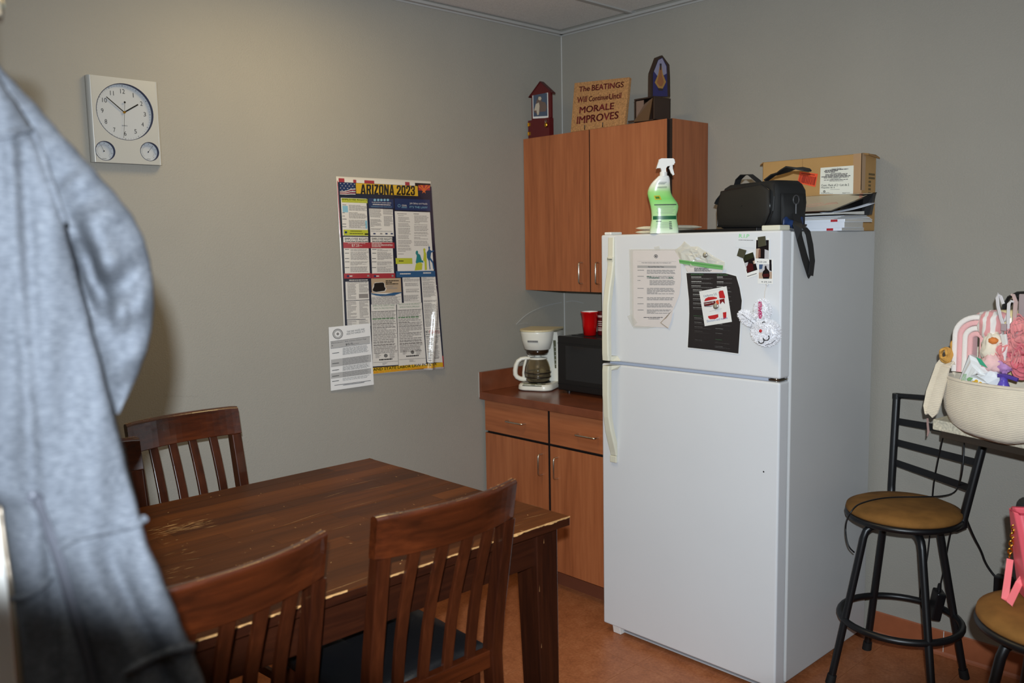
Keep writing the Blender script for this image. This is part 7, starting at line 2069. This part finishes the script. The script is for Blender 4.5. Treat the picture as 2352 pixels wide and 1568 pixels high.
for y0_, y1_, gy in ((985, 1075, 0), (1112, 1205, 1), (1212, 1272, 0), (1282, 1350, 1), (1360, 1398, 0)):
    if gy: fr(m, 108, y0_, 606, y1_, .0005, 2)
    r = int((y1_ - y0_) / 10)
    for k in range(r):
        y = y0_ + (y1_ - y0_) * (k + .2) / r
        x = 250
        e = 590 - rnd.random() * 40
        while x < e:
            x2 = min(e, x + rnd.uniform(14, 50)); fr(m, x, y - (x - 108) * .135 * 1.0 + 0, x2, y - (x - 108) * .135 + 4.5, .0009, 1); x = x2 + 6
    fr(m, 122, (y0_ + y1_) / 2, 205, (y0_ + y1_) / 2 + 7, .0009, 0)
fr(m, 150, 1428, 602, 1434, .0009, 0); fr(m, 255, 1426, 520, 1432, .0009, 0)
m.build('printed_text', [M_ink, mat('ink_mid', (128, 126, 124), rough=.6), mat('bar_light', (172, 170, 168), rough=.6)], t)

# fine cobweb strands between the walls under the cabinet
mb = MB(); M_web = mat('cobweb', (190, 190, 190), rough=.8)
def web(pts, r=.0013):
    P_ = [Vector(p) for p in pts]
    for _ in range(2):
        Q_ = [P_[0]]
        for i in range(len(P_) - 1): Q_ += [P_[i].lerp(P_[i + 1], .25), P_[i].lerp(P_[i + 1], .75)]
        P_ = Q_ + [P_[-1]]
    mb.tube(P_, r, 5)
web([at(1186, 744, 0, .003), at(1210, 720, 0, .004), at(1250, 702, 0, .004), at(1290, 694, 0, .004)])
web([at(1300, 693, 1, -.003), at(1318, 690, 1, -.003), at(1340, 696, 1, -.003)])
web([at(1186, 746, 0, .003), at(1204, 741, 0, .004), at(1212, 742, 0, .004)], .0006)
tag(mb.build('cobweb', M_web), 'thin pale cobweb strands on the walls above the coffee maker', 'cobweb')
# scuff line low on the left wall is part of the wall paint
mb = MB()
rnd = random.Random(8)
for k in range(30):
    p = at(378 + k * 2.6, 911 + rnd.uniform(-2, 1.5), 0, .0006); w_ = rnd.uniform(.001, .003)
    mb.quad(p, p + Vector((0, w_, 0)), p + Vector((0, w_, .0012)), p + Vector((0, 0, .0012)))
mb.build('scuff_mark', mat('scuff', (130, 122, 108), rough=.7), bpy.data.objects['wall_left'])
# ================================================================ grey hoodie hanging at the open door
M_hood = mat('heather_grey_fleece', (112, 120, 134), rough=1.0, sheen=.0, spec=.05)
nt = M_hood.node_tree; b_ = nt.nodes['Principled BSDF']
tc = nt.nodes.new('ShaderNodeTexCoord'); mp = nt.nodes.new('ShaderNodeMapping'); mp.inputs['Scale'].default_value = (.7, .7, 2.6)
n1 = nt.nodes.new('ShaderNodeTexNoise'); n1.inputs['Scale'].default_value = 160; n1.inputs['Detail'].default_value = 4; n1.inputs['Roughness'].default_value = .7
cr_ = ramp(nt, [(.3, (60, 63, 68)), (.5, (77, 80, 86)), (.7, (93, 96, 101))])
nt.links.new(tc.outputs['Object'], mp.inputs[0]); nt.links.new(mp.outputs[0], n1.inputs['Vector']); nt.links.new(n1.outputs['Fac'], cr_.inputs[0]); nt.links.new(cr_.outputs[0], b_.inputs['Base Color'])
bp_ = nt.nodes.new('ShaderNodeBump'); bp_.inputs['Strength'].default_value = .5; bp_.inputs['Distance'].default_value = .002
nt.links.new(n1.outputs['Fac'], bp_.inputs['Height']); nt.links.new(bp_.outputs[0], b_.inputs['Normal'])
def lerp_tab(tab, y):
    if y <= tab[0][0]: return tab[0][1]
    for (a, u), (b, v) in zip(tab, tab[1:]):
        if y <= b:
            k = (y - a) / (b - a); k = k * k * (3 - 2 * k) * .35 + k * .65
            return u + (v - u) * k
    return tab[-1][1]
def gs(x, c, w_): return math.exp(-((x - c) / w_) ** 2)
bodyR = [(60, -150), (110, -60), (155, -12), (200, 12), (250, 48), (296, 76), (370, 104), (450, 134), (530, 156), (620, 180), (740, 210), (860, 240), (948, 264), (1060, 292), (1170, 318), (1240, 336), (1320, 372), (1420, 412), (1500, 444), (1568, 470), (1700, 505), (1800, 520)]
bodyL = [(60, -220), (110, -260), (200, -300), (900, -310), (1040, -300), (1100, -150), (1145, -30), (1165, 2), (1300, 20), (1400, 34), (1568, 48), (1700, 58), (1800, 62)]
def ddep(px): return .845 + .00016 * max(-320, min(px, 250))
t = thing('hoodie', 'light grey zip hoodie hanging at the left edge, out of focus', 'hoodie', pd(60, 900, .88).to_tuple())
def bfront(px, py, u):
    d = ddep(px) - .030 * max(0, 1 - (2 * u - 1) ** 4) ** .5
    if px > -60:
        xr_ = 22 + (py - 330) * .066                    # zip placket ridge
        d -= .007 * gs(px, xr_, 13) * (1 if 300 < py < 1140 else .2)
        d += .006 * gs(px, xr_ + 30, 14) * (py > 330)
    d -= .006 * math.sin(px * .045 + py * .004) * gs(py, 900, 600)
    d += .010 * gs(px - (120 + (py - 1250) * .32), 0, 26) * max(0, min(1, (py - 1220) / 150))
    d -= .010 * gs(px - (190 + (py - 1250) * .42), 0, 30) * max(0, min(1, (py - 1220) / 150))
    d += .010 * gs(px - (240 + (py - 1250) * .48), 0, 24) * max(0, min(1, (py - 1220) / 150))
    d -= .005 * gs(py, 1222 - (px - 150) * .2, 9) * (px > 120)      # pocket opening welt
    d += .006 * mnoise.noise(Vector((px * .012, py * .006, 1)))
    return d
rings = []
N = 44
y = 60
while y <= 1800:
    l, r = lerp_tab(bodyL, y), lerp_tab(bodyR, y)
    ring = [pd(l + (r - l) * i / N, y, bfront(l + (r - l) * i / N, y, i / N)) for i in range(N + 1)]
    back = []
    for i in range(N // 2, -1, -1):
        u = i / (N // 2); px = l + (r - l) * u
        if 0 < i < N // 2:
            back.append(pd(px, y, ddep(px) + .022 * (1 - (2 * u - 1) ** 4) + .002))
    rings.append(ring + back)
    y += 12
mb = MB(); mb.loft(rings, True); mb.build('body', M_hood, t)
# sleeve
slv = [(110, -120, -30), (155, -90, 2), (200, -60, 44), (250, -30, 92), (300, 10, 134), (350, 45, 181), (400, 80, 225), (450, 104, 270), (500, 118, 308), (550, 132, 332), (600, 146, 345), (650, 160, 352), (700, 178, 354), (750, 195, 349), (800, 210, 339), (850, 226, 321), (900, 243, 298), (935, 258, 281), (950, 264, 273)]
sl = [(a, b) for a, b, c_ in slv]; sr = [(a, c_) for a, b, c_ in slv]
rings = []; y = 110
while y <= 950:
    l, r = lerp_tab(sl, y), lerp_tab(sr, y)
    ring = []
    w_ = (r - l) / FPX * .9
    for i in range(40):
        a = 2 * PI * i / 40
        px = (l + r) / 2 - (r - l) / 2 * math.cos(a)
        base = .905 + .0001 * px
        amp = min(.055, w_ * .48)
        d = base - amp * math.sin(a)
        if math.sin(a) > 0:
            cx_ = 150 + (y - 520) * .36
            d += .060 * gs(px, cx_ + 20, 22) * gs(y, 630, 100) - .016 * gs(px, cx_ + 66, 24) * gs(y, 600, 110)
            d += .030 * gs(px, 262, 30) * gs(y, 668, 34)
            d -= .012 * gs(px, 268, 22) * gs(y, 740, 60)
            d += .012 * gs(px, 300 - (y - 600) * .0, 14) * gs(y, 690, 50)
            d += .014 * gs((px - 130) * .6 + (y - 420) * .8, 0, 22) * gs(px, 150, 50)
            d -= .006 * math.sin((px * .7 + y) * .05)
            d += .010 * mnoise.noise(Vector((px * .014, y * .012, 4)))
        ring.append(pd(px, y, d))
    rings.append(ring)
    y += 10
mb = MB(); mb.loft(rings, True); mb.build('sleeve', M_hood, t)
def sd(px, py):
    l, r = lerp_tab(bodyL, py), lerp_tab(bodyR, py)
    u = max(0, min(1, (px - l) / (r - l))); return pd(px, py, bfront(px, py, u) - .001)
def cord(pts, r, r2, nm, mt, off=0.0):
    P_ = [Vector((p[0], p[1], 0)) for p in pts]
    for _ in range(2):
        Q_ = [P_[0]]
        for i in range(len(P_) - 1): Q_ += [P_[i].lerp(P_[i + 1], .25), P_[i].lerp(P_[i + 1], .75)]
        P_ = Q_ + [P_[-1]]
    mb = MB(); mb.tube([sd(p.x, p.y) - fw * off for p in P_], r, 10, r2=r2, side=tuple(rt)); return mb.build(nm, mt, t)
cord([(86, 1140), (92, 1165), (112, 1210), (140, 1290), (170, 1400), (205, 1520), (225, 1620)], .0055, .003, 'drawstring', mat('drawstring_grey', (66, 67, 73), rough=1.0, spec=.05), .002)
cord([(70, 1148), (76, 1136), (86, 1132), (96, 1142)], .004, .003, 'eyelet', mat('eyelet_grey', (70, 72, 80), rough=.5), .002)
cord([(132, 1262), (160, 1240), (200, 1226), (260, 1216), (318, 1204), (332, 1190)], .004, .003, 'pocket_seam', M_hood)
cord([(2, 1165), (10, 1240), (20, 1300), (30, 1370), (40, 1450), (50, 1568), (58, 1680)], .003, .003, 'zipper', mat('zipper_brass_grey', (130, 118, 104), rough=.4, metal=.5), .001)
cord([(30, 1375), (60, 1372), (90, 1352), (120, 1322)], .0035, .003, 'pocket_seam', M_hood)
cord([(-20, 318), (10, 312), (40, 302), (72, 296)], .0035, .003, 'shoulder_seam', M_hood)
cord([(72, 296), (95, 350), (110, 400), (128, 450), (148, 510)], .003, .003, 'armhole_seam', M_hood)
cord([(290, 1545), (340, 1515), (400, 1492), (440, 1486)], .0045, .004, 'hem_seam', M_hood)

# metal coat hook fixed to the door edge carries the hoodie
hk = pd(-6, 12, .86)
t2 = thing('coat_hook', 'chrome hook at the top left corner above the hoodie', 'hook', hk.to_tuple())
dxy = Vector((dx1, DX.y - .03, 0))
mb = MB(); mb.box(dx1 + .0005, dx1 + .004, DX.y - .055, DX.y - .02, hk.z - .04, hk.z + .05); mb.build('back_plate', M_steel, t2, bevel=.001)
mb = MB(); a = Vector((dx1 + .003, DX.y - .037, hk.z + .02)); b = pd(-120, 60, .83)
mb.tube([a, a + Vector((.03, .0, .0)), hk + Vector((0, 0, .01)), hk, hk + Vector((.004, .0, -.012)), b + Vector((0, 0, .01)), b], .006, 10)
mb.build('prong', M_steel, t2)
mb = MB(); mb.sphere(pd(-4, 14, .86), .0052, n=14); mb.build('ball_end', mat('green_enamel', (150, 176, 160), rough=.2), t2)
